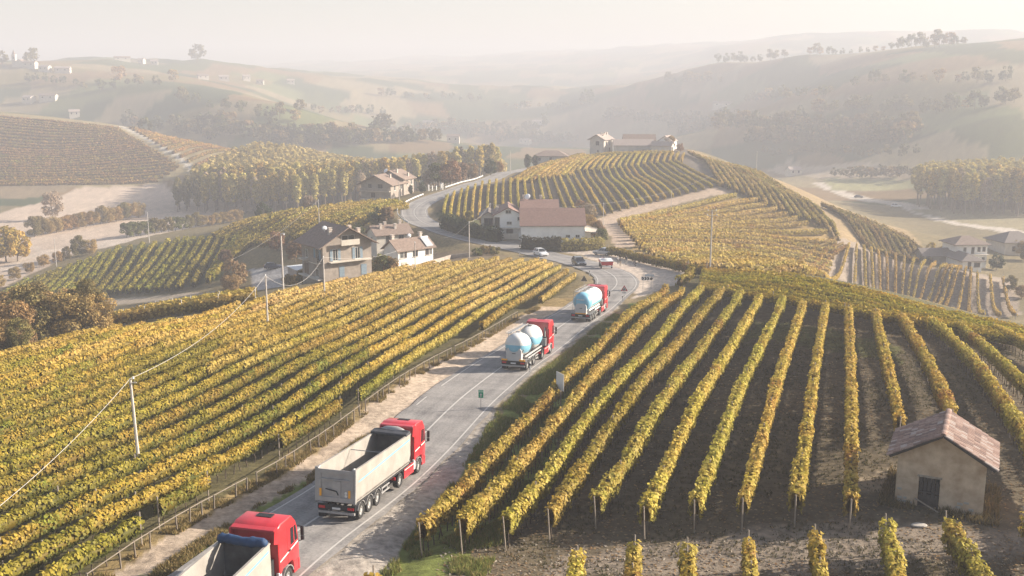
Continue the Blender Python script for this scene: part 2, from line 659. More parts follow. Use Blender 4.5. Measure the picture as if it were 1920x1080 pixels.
paint([(0, 345), (150, 350), (110, 362), (60, 372), (0, 372)], (.20, .15, .09), 900, 430)
paint([(1520, 343), (1540, 341), (1700, 380), (1880, 426), (1925, 436), (1925, 446), (1865, 433), (1690, 390)], (.46, .40, .33), 640, 340, .2)
paint([(1480, 300), (1720, 330), (1720, 345), (1560, 345), (1440, 318)], (.33, .26, .18), 900, 420)
paint([(1540, 335), (1720, 335), (1720, 352), (1560, 356)], (.27, .25, .12), 900, 420)
paint([(1700, 392), (1925, 395), (1925, 432), (1860, 425)], (.24, .20, .11), 640, 350)
paint([(690, 470), (880, 470), (960, 480), (800, 500), (700, 500)], (.16, .12, .075), 230, 180)
paint([(1000, 1079), (1080, 1035), (1300, 1010), (1500, 985), (1690, 975), (1880, 990), (1960, 985), (1960, 1040), (1700, 1060), (1400, 1075)], (.20, .16, .12), 70, 24, .9)
paint([(1380, 640), (1480, 640), (1700, 690), (1690, 650), (1560, 618), (1420, 600)], (.10, .105, .03), 130, 60, 1.5, .8)
paint([(1600, 900), (1680, 870), (1680, 920), (1610, 930)], (.24, .19, .13), 80, 24, .8)
# strips along the road
s, rz, k = road_side(gx, gy)
ok = (gy < 420) & (np.abs(gx) < 90)
jit = (n2 - .5) * 1.6
sl = -s + jit
sr = s + jit
TAN = np.array((.40, .315, .235))
GRASS = np.array((.14, .16, .042))
DRY = np.array((.24, .175, .08))
run = ok & (ROAD[k, 1] < 145) & (gy < 150)
m = run & (sl > 3.2) & (sl < 7.6)
col[m] = DRY
m = run & (sl > 3.2) & (sl < 4.5) & (gy < 72)
col[m] = GRASS * (.8 + .8 * n1[m, None])
m = run & (sl > 4.3) & (sl < 6.3) & (gy < 76)
col[m] = TAN * (.75 + .4 * n1[m, None])
m = run & (sl > 3.2) & (sl < 6.8) & (gy >= 74) & (gy < 140)
col[m] = TAN * (.95 + .35 * n1[m, None])
m = run & (sr > 3.2) & (sr < 10.5)
col[m] = GRASS * (.6 + 1.1 * n1[m, None])
m = run & (sr > 3.2) & (sr < 5.0)
col[m] = np.array((.20, .16, .085))
wsh = np.clip(6.6 - (gy - 52) * .085, 3.8, 6.6)
m = run & (s > 3.0) & (s + jit * .5 < wsh)
col[m] = np.array((.335, .295, .25)) * (.85 + .3 * n1[m, None])
m = ok & ~run & (np.abs(s) > 3.0) & (np.abs(s) + jit < 5.2)
col[m] = np.array((.22, .17, .095))
paint([(1135, 466), (1200, 482), (1300, 508), (1292, 530), (1235, 542), (1190, 556), (1180, 535), (1175, 515), (1130, 498), (1095, 478), (1040, 470), (1045, 462)], (.47, .39, .315), 260)
paint([(905, 452), (975, 450), (985, 466), (925, 462)], (.25, .22, .19), 260)
paint([(815, 404), (835, 385), (850, 408), (900, 412), (900, 448), (850, 430)], (.09, .095, .04), 290)
col *= (.80 + .40 * fbm(gx / 1.1, gy / 1.1, 2))[:, None]


def ground_material():
    m, nt, out = nodes_of('ground_soil')
    N = nt.nodes.new
    L = nt.links.new
    a = N('ShaderNodeAttribute')
    a.attribute_name = 'col'
    tc = N('ShaderNodeTexCoord')
    p = N('ShaderNodeBsdfPrincipled')
    p.inputs['Roughness'].default_value = .95
    p.inputs['Specular IOR Level'].default_value = .1
    n = N('ShaderNodeTexNoise')
    n.inputs['Scale'].default_value = 1.7
    n.inputs['Detail'].default_value = 9
    n.inputs['Roughness'].default_value = .72
    L(tc.outputs['Object'], n.inputs['Vector'])
    mr = N('ShaderNodeMapRange')
    mr.inputs['From Min'].default_value = .32
    mr.inputs['From Max'].default_value = .68
    mr.inputs['To Min'].default_value = .55
    mr.inputs['To Max'].default_value = 1.45
    L(n.outputs['Fac'], mr.inputs['Value'])
    n3 = N('ShaderNodeTexNoise')
    n3.inputs['Scale'].default_value = .02
    n3.inputs['Detail'].default_value = 5
    L(tc.outputs['Object'], n3.inputs['Vector'])
    mr3 = N('ShaderNodeMapRange')
    mr3.inputs['To Min'].default_value = .8
    mr3.inputs['To Max'].default_value = 1.2
    L(n3.outputs['Fac'], mr3.inputs['Value'])
    mu = N('ShaderNodeMath')
    mu.operation = 'MULTIPLY'
    L(mr.outputs['Result'], mu.inputs[0])
    L(mr3.outputs['Result'], mu.inputs[1])
    mx = N('ShaderNodeVectorMath')
    mx.operation = 'SCALE'
    L(a.outputs['Color'], mx.inputs[0])
    L(mu.outputs[0], mx.inputs['Scale'])
    L(mx.outputs[0], p.inputs['Base Color'])
    bp = N('ShaderNodeBump')
    bp.inputs['Strength'].default_value = .8
    bp.inputs['Distance'].default_value = .12
    L(n.outputs['Fac'], bp.inputs['Height'])
    L(bp.outputs['Normal'], p.inputs['Normal'])
    L(p.outputs[0], out.inputs[0])
    return m


_i = (np.arange(NR - 1)[:, None] * NA + np.arange(NA - 1)[None, :]).ravel()
_q = np.stack([_i, _i + 1, _i + NA + 1, _i + NA], 1)
_gm = np_mesh('ground', np.stack([gx, gy, GZ], 1), _q, ground_material(), col, smooth=True)
tag(obj('ground', _gm), 'autumn hillside ground of soil, grass and pale tracks', kind='structure')

# ------------------------------------------------------------------ road
def asphalt():
    m, nt, out = nodes_of('worn_asphalt')
    N = nt.nodes.new
    L = nt.links.new
    p = N('ShaderNodeBsdfPrincipled')
    p.inputs['Roughness'].default_value = .85
    p.inputs['Specular IOR Level'].default_value = .25
    uv = N('ShaderNodeUVMap')
    mp = N('ShaderNodeMapping')
    mp.inputs['Scale'].default_value = (.9, .10, 1)
    L(uv.outputs[0], mp.inputs[0])
    n = N('ShaderNodeTexNoise')
    n.inputs['Scale'].default_value = 1.0
    n.inputs['Detail'].default_value = 6
    n.inputs['Roughness'].default_value = .65
    L(mp.outputs[0], n.inputs['Vector'])
    mp2 = N('ShaderNodeMapping')
    mp2.inputs['Scale'].default_value = (.12, .55, 1)
    L(uv.outputs[0], mp2.inputs[0])
    n2 = N('ShaderNodeTexNoise')
    n2.inputs['Scale'].default_value = 1.0
    n2.inputs['Detail'].default_value = 5
    L(mp2.outputs[0], n2.inputs['Vector'])
    tc = N('ShaderNodeTexCoord')
    n3 = N('ShaderNodeTexNoise')
    n3.inputs['Scale'].default_value = 6
    n3.inputs['Detail'].default_value = 6
    L(tc.outputs['Object'], n3.inputs['Vector'])
    ad = N('ShaderNodeMath')
    L(n.outputs['Fac'], ad.inputs[0])
    L(n2.outputs['Fac'], ad.inputs[1])
    ad2 = N('ShaderNodeMath')
    L(ad.outputs[0], ad2.inputs[0])
    L(n3.outputs['Fac'], ad2.inputs[1])
    r = N('ShaderNodeMapRange')
    r.inputs['From Min'].default_value = 1.15
    r.inputs['From Max'].default_value = 1.85
    # wheel tracks polished paler, two to a lane
    sp = N('ShaderNodeSeparateXYZ')
    L(uv.outputs[0], sp.inputs[0])
    ab = N('ShaderNodeMath')
    ab.operation = 'MULTIPLY'
    ab.inputs[1].default_value = 3.7
    L(sp.outputs['X'], ab.inputs[0])
    cs_ = N('ShaderNodeMath')
    cs_.operation = 'COSINE'
    L(ab.outputs[0], cs_.inputs[0])
    ma = N('ShaderNodeMath')
    ma.operation = 'MULTIPLY_ADD'
    ma.inputs[1].default_value = -.07
    L(cs_.outputs[0], ma.inputs[0])
    L(ad2.outputs[0], ma.inputs[2])
    # rectangular repair patches
    br = N('ShaderNodeTexBrick')
    br.inputs['Scale'].default_value = .11
    br.inputs['Mortar Size'].default_value = 0
    br.inputs['Color1'].default_value = (0, 0, 0, 1)
    br.inputs['Color2'].default_value = (1, 1, 1, 1)
    br.inputs['Brick Width'].default_value = .33
    br.inputs['Row Height'].default_value = 1.3
    L(uv.outputs[0], br.inputs['Vector'])
    mb_ = N('ShaderNodeMath')
    mb_.operation = 'MULTIPLY_ADD'
    mb_.inputs[1].default_value = .12
    L(br.outputs['Color'], mb_.inputs[0])
    L(ma.outputs[0], mb_.inputs[2])
    L(mb_.outputs[0], r.inputs['Value'])
    mx = N('ShaderNodeMix')
    mx.data_type = 'RGBA'
    mx.inputs['A'].default_value = (.135, .127, .122, 1)
    mx.inputs['B'].default_value = (.315, .292, .268, 1)
    L(r.outputs['Result'], mx.inputs['Factor'])
    L(mx.outputs['Result'], p.inputs['Base Color'])
    L(p.outputs[0], out.inputs[0])
    return m


def ribbon(name, m, s0, s1, lift, i0=0, i1=None, cross=2, parent=None, wob=0.0):
    """Sheet along the road between side offsets s0..s1 (right positive)."""
    i1 = len(ROAD) if i1 is None else i1
    idx = np.arange(i0, i1)
    V, Q, U = [], [], []
    d = np.concatenate([[0], np.cumsum(np.linalg.norm(np.diff(ROAD, axis=0), axis=1))])
    for j, i in enumerate(idx):
        for c in range(cross):
            a = c / (cross - 1)
            o = s0 + (s1 - s0) * a
            if wob and c in (0, cross - 1):
                o += (vnoise(d[i] / 1.7, 3.3 + c) - .5) * wob
            V.append((ROAD[i, 0] + ROAD_N[i, 0] * o, ROAD[i, 1] + ROAD_N[i, 1] * o, ROAD_Z[i] + lift))
            U.append((o, d[i]))
    for j in range(len(idx) - 1):
        for c in range(cross - 1):
            q = j * cross + c
            Q.append((q, q + 1, q + cross + 1, q + cross))
    me = np_mesh(name, V, Q, m)
    uvl = me.uv_layers.new(name='UVMap')
    vi = np.empty(len(me.loops), np.int32)
    me.loops.foreach_get('vertex_index', vi)
    uvl.data.foreach_set('uv', np.array(U, np.float32)[vi].ravel())
    return obj(name, me, parent)


ROAD_D = np.concatenate([[0], np.cumsum(np.linalg.norm(np.diff(ROAD, axis=0), axis=1))])


def road_index(y):
    return int(np.argmin(np.abs(ROAD[:150, 1] - y)))


M_ASPH = asphalt()
M_PAINT = mat('road_paint', (.60, .57, .53), .7, .16, 2.0, col2=(.44, .41, .37))
road = tag(ribbon('road', M_ASPH, -3.55, 3.55, 0.0, cross=5, wob=.35), 'worn grey two-lane asphalt road winding along the ridge', kind='structure')
tag(ribbon('edge_line', M_PAINT, 3.0, 3.12, .014, parent=road))
tag(ribbon('edge_line', M_PAINT, -3.12, -3.0, .014, 0, road_index(66), parent=road))
i0 = road_index(70)
while ROAD[i0, 1] < 88:                                    # broken where vehicles may pull over
    ribbon('edge_line', M_PAINT, -3.12, -3.0, .014, i0, i0 + 3, parent=road)
    i0 += 5
ribbon('edge_line', M_PAINT, -3.12, -3.0, .014, i0, parent=road)
ribbon('centre_line', M_PAINT, -.075, .075, .014, parent=road)

# ------------------------------------------------------------------ vines
M_LEAF = leaf_material('vine_leaf', .30)
M_WOOD = mat('weathered_post', (.30, .25, .20), .9, .25, 6.0)
M_STEM = mat('vine_bark', (.075, .055, .04), .95, .3, 8.0)
GOLD = np.array((.44, .298, .05))
YEL = np.array((.51, .38, .095))
GRN = np.array((.145, .165, .022))
OLV = np.array((.24, .198, .026))
BRN = np.array((.30, .155, .045))
PALE = np.array((.50, .36, .13))


def palette(t, pal):
    """Pick along a list of colours by t in 0..1, softly."""
    pal = np.asarray(pal)
    x = np.clip(t, 0, .9999) * (len(pal) - 1)
    i = x.astype(int)
    f = (x - i)[:, None]
    return pal[i] * (1 - f) + pal[i + 1] * f


def vine_geometry(P, h0, h1, w, dens, size, pal, seed, core=True, ragged=.16, gap=0.0, green=.5):
    """Leaves (small diamonds) on and around a hedge-shaped trellis that follows the ground path P."""
    g = np.random.default_rng(seed)
    L = length(P)
    n = max(8, int(L * dens))
    cs = np.concatenate([[0], np.cumsum(np.linalg.norm(np.diff(P, axis=0), axis=1))])
    s = g.random(n) * L
    if gap:
        keep = vnoise(s / 1.9 + seed * 3.1, np.full(n, seed * .7)) > gap
        s = s[keep]
        n = len(s)
    bx, by = np.interp(s, cs, P[:, 0]), np.interp(s, cs, P[:, 1])
    tg = np.gradient(P, axis=0)
    tg /= np.linalg.norm(tg, axis=1)[:, None] + 1e-9
    tx, ty = np.interp(s, cs, tg[:, 0]), np.interp(s, cs, tg[:, 1])
    nx, ny = ty, -tx
    step = max(1.0, L / 160)
    zs_s = np.arange(0, L + step, step)
    zz = H(np.interp(zs_s, cs, P[:, 0]), np.interp(zs_s, cs, P[:, 1]))
    bz = np.interp(s, zs_s, zz)
    b1 = vnoise(s / 1.1 + seed * 7.7, np.full(n, 2.2 + seed)) - .5
    b2 = vnoise(s / .45 + seed * 3.3, np.full(n, 9.1 + seed)) - .5
    b0 = vnoise(s / 4.3 + seed * 2.9, np.full(n, 6.6 + seed * 1.3)) - .5          # vigour of the vines along the row
    side = g.choice([-1, 1], n)
    phi = g.beta(1.15, 1.0, n) * 2.55 * side
    r = 1 - .2 * g.random(n) ** 1.6 + ragged * g.random(n) ** 4 * 2
    hh, hm = (h1 - h0) / 2, (h0 + h1) / 2
    sp, cp_ = np.sin(phi), np.cos(phi)
    ox = w / 2 * np.sign(sp) * np.abs(sp) ** .65 * r * (1 + .45 * b1 + .35 * b2 + .35 * b0)
    oz = hm + hh * np.sign(cp_) * np.abs(cp_) ** .65 * r + (cp_ > 0) * hh * (.30 * b1 + .26 * b2 + .35 * b0)
    C = np.stack([bx + nx * ox, by + ny * ox, bz + oz], 1)
    nor = np.stack([nx * sp, ny * sp, cp_ * .8 + .25], 1) + g.normal(0, .45, (n, 3))
    nor /= np.linalg.norm(nor, axis=1)[:, None]
    rv = g.normal(0, 1, (n, 3))
    U = np.cross(nor, rv)
    U /= np.linalg.norm(U, axis=1)[:, None] + 1e-9
    W = np.cross(nor, U)
    sz = size * (.65 + .75 * g.random(n))
    U *= (sz * .5)[:, None]
    W *= (sz * .62)[:, None]
    V = np.stack([C - U, C - W * .9, C + U, C + W], 1).reshape(-1, 3)
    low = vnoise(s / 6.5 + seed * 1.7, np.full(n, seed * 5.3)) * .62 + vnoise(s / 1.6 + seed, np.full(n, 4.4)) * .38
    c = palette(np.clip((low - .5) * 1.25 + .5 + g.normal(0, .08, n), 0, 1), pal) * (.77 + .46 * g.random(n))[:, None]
    lowf = np.clip((hm + .25 * hh - oz) / hh, 0, 1)[:, None] * .9 * green        # lower leaves turn later; darkened further to paint the shade between rows
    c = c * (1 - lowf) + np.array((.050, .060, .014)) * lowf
    colv = np.repeat(c, 4, 0)
    Q = np.arange(4 * n).reshape(n, 4)
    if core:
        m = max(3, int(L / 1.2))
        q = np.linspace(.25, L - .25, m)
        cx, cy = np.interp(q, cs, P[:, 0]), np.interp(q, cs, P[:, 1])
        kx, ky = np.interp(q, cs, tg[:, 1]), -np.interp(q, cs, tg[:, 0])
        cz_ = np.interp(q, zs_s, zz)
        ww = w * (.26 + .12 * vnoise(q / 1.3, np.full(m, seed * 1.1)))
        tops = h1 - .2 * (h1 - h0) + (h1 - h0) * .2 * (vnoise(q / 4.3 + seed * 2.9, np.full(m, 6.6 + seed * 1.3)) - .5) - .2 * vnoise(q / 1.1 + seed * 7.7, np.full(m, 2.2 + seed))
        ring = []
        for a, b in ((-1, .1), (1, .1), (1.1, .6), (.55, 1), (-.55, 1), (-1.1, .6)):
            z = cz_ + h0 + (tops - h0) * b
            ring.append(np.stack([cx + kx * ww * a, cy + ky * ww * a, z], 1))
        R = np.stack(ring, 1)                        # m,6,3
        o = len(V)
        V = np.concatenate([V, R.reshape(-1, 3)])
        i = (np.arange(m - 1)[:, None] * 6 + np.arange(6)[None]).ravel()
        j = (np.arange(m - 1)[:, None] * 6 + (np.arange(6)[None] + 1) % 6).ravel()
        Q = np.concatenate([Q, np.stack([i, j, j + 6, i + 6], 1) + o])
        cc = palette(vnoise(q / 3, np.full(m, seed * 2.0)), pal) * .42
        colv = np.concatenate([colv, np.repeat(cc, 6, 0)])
    return V, Q, colv


def stems_geometry(P, step, h, seed, r=.035):
    g = np.random.default_rng(seed)
    L = length(P)
    n = max(2, int(L / step))
    mb = MB()
    cs = np.concatenate([[0], np.cumsum(np.linalg.norm(np.diff(P, axis=0), axis=1))])
    q = (np.arange(n) + .5) * L / n + g.normal(0, .08, n)
    x, y = np.interp(q, cs, P[:, 0]), np.interp(q, cs, P[:, 1])
    z = H(x, y)
    for k in range(n):
        b = g.normal(0, .07, 4)
        mb.tube([(x[k], y[k], z[k] - .05), (x[k] + b[0], y[k] + b[1], z[k] + h * .55), (x[k] + b[2], y[k] + b[3], z[k] + h)], [r * 1.3, r, r * .8], 4)
    return mb


def post_mesh(h, r, name='post'):
    return MB().cyl((0, 0, -.3), (0, 0, h), r, r * .9, 6).mesh(name, M_WOOD)


M_POST_PALE = mat('pale_concrete_post', (.62, .58, .52), .85, .15, 5.0)
POST = post_mesh(2.35, .05)
POST_FAR = post_mesh(2.3, .07)
POST_PALE = MB().box(-.05, .05, -.05, .05, -.3, 2.3).mesh('post', M_POST_PALE)
_seed = [100]


def vine_row(P, label, group, pal, h0=.75, h1=2.15, w=.72, dens=200, size=.2, stems=0, posts=0, post=None, ragged=.16, gap=0.0, lean=False):
    """One trellised row: foliage, and where they show, stems and posts."""
    _seed[0] += 1
    sd_ = _seed[0]
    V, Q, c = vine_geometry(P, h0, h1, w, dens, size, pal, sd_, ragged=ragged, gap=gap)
    cx, cy = P[0]
    base = Vector((cx, cy, gz(cx, cy)))
    V = V - np.array(base)
    if not posts and not stems:
        o = obj('vine_row', np_mesh('vine_row', V, Q, M_LEAF, c), None, base)
        return tag(o, label, 'vine row', group)
    t = thing('vine_row', label, 'vine row', base, 0, group)
    tag(obj('foliage', np_mesh('foliage', V, Q, M_LEAF, c), t), kind='stuff')
    if stems:
        mb = stems_geometry(P, stems, h0 + .25, sd_)
        mb.v = [(a - base.x, b - base.y, d - base.z) for a, b, d in mb.v]
        tag(mb.build('vine_stems', M_STEM, t), kind='stuff')
    if posts:
        L = length(P)
        n = max(2, int(round(L / posts)) + 1)
        R = resample(P, n)
        z = H(R[:, 0], R[:, 1])
        for k in range(n):
            p = obj('post', post or POST, t, (R[k, 0] - base.x, R[k, 1] - base.y, z[k] - base.z))
            if lean and k in (0, n - 1):
                d = (R[1] - R[0]) if k == 0 else (R[-2] - R[-1])
                d = d / np.linalg.norm(d)
                p.rotation_euler = (-.22 * -d[1], .22 * -d[0], 0)
    return t


def lerp_family(A, B, n, npts=24, jitter=.1):
    A, B = resample(A, npts), resample(B, npts)
    g = np.random.default_rng(n)
    for i in range(n):
        t = (i + g.normal(0, jitter) * .4) / max(1, n - 1)
        t = min(max(t, 0), 1)
        yield i, A * (1 - t) + B * t


def ruled_family(Lc, Rc, n, bow=0.0):
    Lc, Rc = resample(Lc, n), resample(Rc, n)
    for i in range(n):
        P = np.linspace(0, 1, 16)[:, None] * (Rc[i] - Lc[i]) + Lc[i]
        if bow:
            d = Rc[i] - Lc[i]
            P = P + np.array([d[1], -d[0]]) * (bow * np.sin(np.linspace(0, math.pi, 16)))[:, None]
        yield i, P


# --- A: the vineyard on the right of the road, each row surveyed by its top line
ROWS_A = [
    [(790, 972), (845, 920), (893, 872), (960, 800), (1047, 714), (1158, 602), (1250, 535)],
    [(866, 976), (921, 915), (1027, 805), (1160, 651), (1182, 625), (1281, 540)],
    [(948, 970), (1039, 868), (1100, 779), (1160, 709), (1211, 657), (1316, 540)],
    [(1031, 955), (1090, 870), (1143, 796), (1241, 666), (1354, 542)],
    [(1118, 932), (1215, 794), (1301, 662), (1390, 546)],
    [(1210, 950), (1284, 794), (1356, 666), (1424, 555)],
    [(1304, 938), (1360, 794), (1416, 662), (1468, 559)],
    [(1394, 935), (1435, 794), (1471, 666), (1506, 567)],
    [(1493, 930), (1514, 794), (1531, 666), (1548, 570)],
    [(1596, 938), (1597, 794), (1595, 666), (1591, 577)],
    [(1688, 782), (1659, 659), (1642, 583)],
    [(1785, 768), (1736, 662), (1691, 590)],
    [(2030, 980), (1911, 796), (1839, 685), (1783, 625), (1745, 600)],
    [(2060, 850), (1985, 770), (1920, 713), (1851, 648), (1800, 606)],
    [(2060, 740), (1985, 672), (1920, 637), (1866, 610)]]
PAL_A = [BRN * 1.1, GOLD, YEL * .95, OLV * 1.6, YEL, GOLD * 1.05, OLV * 1.25]
for i, r in enumerate(ROWS_A):
    P = smooth_curve(line(r, 2.05, 150), 40, 1)
    pal = PAL_A if i not in (1, 3) else [GOLD, OLV * 1.4, YEL, GOLD, OLV]
    vine_row(P, '%s golden vine row from the road in the right vineyard' % ordinal(i), 'vine rows of the right foreground vineyard', pal,
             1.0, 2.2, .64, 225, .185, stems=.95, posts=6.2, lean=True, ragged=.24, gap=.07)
STUBS = [[(1082, 1038), (1074, 1120)], [(1190, 1018), (1182, 1120)], [(1289, 1022), (1293, 1120)], [(1404, 1008), (1413, 1120)],
         [(1529, 998), (1547, 1120)], [(1662, 978), (1696, 1120)], [(1778, 970), (1870, 1120)], [(1925, 962), (2030, 1090)], [(700, 1062), (672, 1120)]]
for i, r in enumerate(STUBS[:8]):
    P = smooth_curve(line(r, 2.05, 150), 14, 0)
    vine_row(P, '%s short yellow vine row from the left below the dirt track' % ordinal(i), 'vine rows below the cross track', PAL_A,
             .8, 2.15, .66, 240, .185, stems=.9, posts=4.5, lean=True, ragged=.22)
P = line(STUBS[8], 2.05, 150)
vine_row(P, 'lone leafy vine row end beside the road at the bottom edge', 'vine rows below the cross track', [OLV, GOLD, OLV * 1.3], .3, 1.9, 1.0, 260, .2, stems=1.0, posts=4)

# --- B: the broad vineyard on the left of the road
GUIDE = smooth_curve([(-36, 22), (-30.2, 38), (-26.7, 49.4), (-23.2, 60), (-19.6, 74), (-15.3, 94), (-8.6, 128), (-2.8, 150), (4, 172), (12, 196)], 140, 2)
gt = np.gradient(GUIDE, axis=0)
gt /= np.linalg.norm(gt, axis=1)[:, None]
gn = np.stack([-gt[:, 1], gt[:, 0]], 1)                    # to the left
FIELD_B = np.concatenate([np.array([(-70, 20), (-62, 60)]), line([(-60, 720), (0, 712), (100, 668), (200, 632)], 1.2, 185) + np.array([-7, 9]), line([(350, 600), (480, 560), (620, 533), (800, 494), (940, 474), (1010, 488), (1062, 505), (1085, 522), (1062, 545)], 1.2, 185)])
k0 = road_index(128)
fen = [(ROAD[i, 0] - ROAD_N[i, 0] * 7.15, ROAD[i, 1] - ROAD_N[i, 1] * 7.15) for i in range(k0, 6, -4)]
FIELD_B = np.concatenate([FIELD_B, np.array(fen)])
nb = 0
nshort = 0
rows_b = []
for kk in range(-8, 26):
    C = GUIDE + gn * (kk * 2.42)
    ins = inside(FIELD_B, C[:, 0], C[:, 1])
    idx = np.nonzero(ins)[0]
    if len(idx) < 6:
        continue
    pieces = np.split(idx, np.nonzero(np.diff(idx) > 5)[0] + 1)
    for idx in pieces:
        if len(idx) > 5 and length(C[idx]) > 7:
            rows_b.append((kk, C[idx[0]:idx[-1] + 1]))
# short rows that begin along the fence wherever the long rows swing away from it
allp = np.concatenate([r for _, r in rows_b])
fl = np.array([ROAD[i] - ROAD_N[i] * 7.75 for i in range(road_index(40), road_index(124))])
dm = np.sqrt(((fl[:, None] - allp[None]) ** 2).sum(-1)).min(1)
fi_ = np.nonzero(dm > 1.45)[0]
for pc in np.split(fi_, np.nonzero(np.diff(fi_) > 1)[0] + 1):
    if len(pc) > 4:
        rows_b.append((-9, smooth_curve(fl[pc], max(8, len(pc)), 1)))
for kk, run_ in rows_b:
    t = np.clip((kk + 5) / 24, 0, 1)
    # near the road greener, towards the crest golden; rows are cut into a near and a far palette
    cut = np.argmin(np.abs(run_[:, 1] - (98 + 8 * math.sin(kk))))
    cut2 = max(cut, int(np.argmin(np.abs(run_[:, 1] - (131 + 6 * math.sin(kk * 1.7 + 1))))))
    pal_n = [GRN, OLV * .9, OLV * 1.25, GOLD * .9, OLV, GRN * 1.3] if kk < 3 else [GRN * 1.3, OLV * 1.2, GOLD, OLV * 1.4, OLV, GOLD]
    pal_f = [OLV * 1.2, GOLD, YEL * .95, GOLD * 1.05, OLV * 1.5]
    nb += 1
    _seed[0] += 1
    geo = []
    for part, pal, dn, szz in ((run_[:cut + 1], pal_n, 155, .178), (run_[cut:cut2 + 1], pal_f, 92, .225), (run_[cut2:], [GOLD, PALE, YEL, PALE * 1.05, GOLD], 76, .26)):
        if len(part) > 3:
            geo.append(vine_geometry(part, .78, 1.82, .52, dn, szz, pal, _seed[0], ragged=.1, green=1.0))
    V, Q, c, o = [], [], [], 0
    for v_, q_, c_ in geo:
        V.append(v_)
        Q.append(q_ + o)
        c.append(c_)
        o += len(v_)
    base = Vector((run_[0, 0], run_[0, 1], gz(*run_[0])))
    if kk == -9:
        nshort += 1
        nb -= 1
        lab = '%s short vine row hugging the roadside fence, counted from the near end' % ordinal(nshort - 1)
    else:
        lab = '%s long vine row counted from the roadside fence in the left vineyard' % ordinal(nb - 1)
    t_ = thing('vine_row', lab, 'vine row', base, 0, 'vine rows of the left foreground vineyard')
    tag(obj('foliage', np_mesh('foliage', np.concatenate(V) - np.array(base), np.concatenate(Q), M_LEAF, np.concatenate(c)), t_), kind='stuff')
    if kk < 2 and cut > 4:
        mb = stems_geometry(run_[:cut], 1.0, .75, _seed[0])
        mb.v = [(q[0] - base.x, q[1] - base.y, q[2] - base.z) for q in mb.v]
        if mb.v:
            tag(mb.build('vine_stems', M_STEM, t_), kind='stuff')
        R = resample(run_[:cut + 1], max(2, int(length(run_[:cut + 1]) / 7) + 1))
        for q, zq in zip(R, H(R[:, 0], R[:, 1])):
            obj('post', POST, t_, (q[0] - base.x, q[1] - base.y, zq - base.z - .35))

# --- C: the thin band of green rows along the right crest
top = line([(1318, 502), (1420, 508), (1500, 517), (1600, 535), (1750, 574), (1930, 614)], 1.9, 176)
bot = line([(1312, 536), (1400, 549), (1500, 561), (1600, 578), (1750, 601), (1930, 636)], 1.9, 150)
for i, P in lerp_family(bot, top, 8):
    vine_row(P, '%s green vine row behind the right vineyard, counted up to the crest' % ordinal(i), 'green vine rows along the right crest',
             [OLV * 1.2, OLV * 1.6, GOLD, OLV * 1.5, YEL * .9], .8, 1.95, .6, 80, .24, posts=9 if i == 0 else 0, post=POST)

# --- the tall row beside the gravel junction
P = line([(1140, 470), (1165, 474), (1200, 483), (1250, 494), (1300, 506), (1325, 507)], 1.0, 225)
vine_row(P, 'long vine row bordering the gravel junction behind the people', None, [OLV, GOLD * .8, OLV, BRN], .25, 1.75, 1.0, 60, .34, posts=6, post=POST_FAR)
P = line([(1272, 528), (1288, 517), (1300, 507)], 1.0, 190)
vine_row(P, 'short scrubby brown vine row ending at the gravel junction', None, [BRN, OLV, BRN], .2, 1.6, .9, 70, .3)

# --- D: the golden field on the flank
Lc = line([(1160, 412), (1172, 430), (1195, 456), (1240, 480), (1300, 492), (1370, 500), (1445, 512)], 1.5, 330)
Rc = line([(1380, 356), (1420, 372), (1470, 396), (1520, 418), (1556, 436), (1570, 450), (1500, 498)], 1.5, 330)
for i, P in ruled_family(Lc, Rc, 27, -.02):
    vine_row(P, '%s row of the golden field beyond the junction, counted from its upper edge' % ordinal(i), 'vine rows of the golden field beyond the junction',
             [GOLD, PALE, YEL, GOLD, BRN * 1.2], .5, 1.9, .95, 30, .38, gap=.03)

# --- E: pale rows by the farmhouse on the right
Lc = line([(1592, 459), (1653, 473), (1705, 483), (1735, 490), (1780, 498), (1827, 512), (1880, 524)], 1.0, 320, 215)
Rc = line([(1545, 524), (1632, 548), (1702, 568), (1742, 577), (1797, 590), (1852, 590), (1905, 590)], 1.0, 300, 205)
for i, P in ruled_family(Lc, Rc, 20, 0):
    vine_row(P, '%s thin pale vine row from the left below the farmhouse' % ordinal(i), 'thin vine rows below the right farmhouse',
             [PALE, GOLD, PALE * .9], .6, 1.7, .5, 26, .34, gap=.1, posts=7 if i % 2 else 0, post=POST_PALE)
for i, P in lerp_family(line([(1500, 500), (1560, 478), (1590, 462)], 1, 320, 200), line([(1450, 508), (1530, 462), (1570, 447)], 1, 320, 200), 3):
    vine_row(P, '%s sparse vine row beside the pale farm track on the right flank' % ordinal(i), 'sparse rows beside the pale track', [PALE, BRN, GOLD], .4, 1.7, .7, 24, .38, gap=.3)

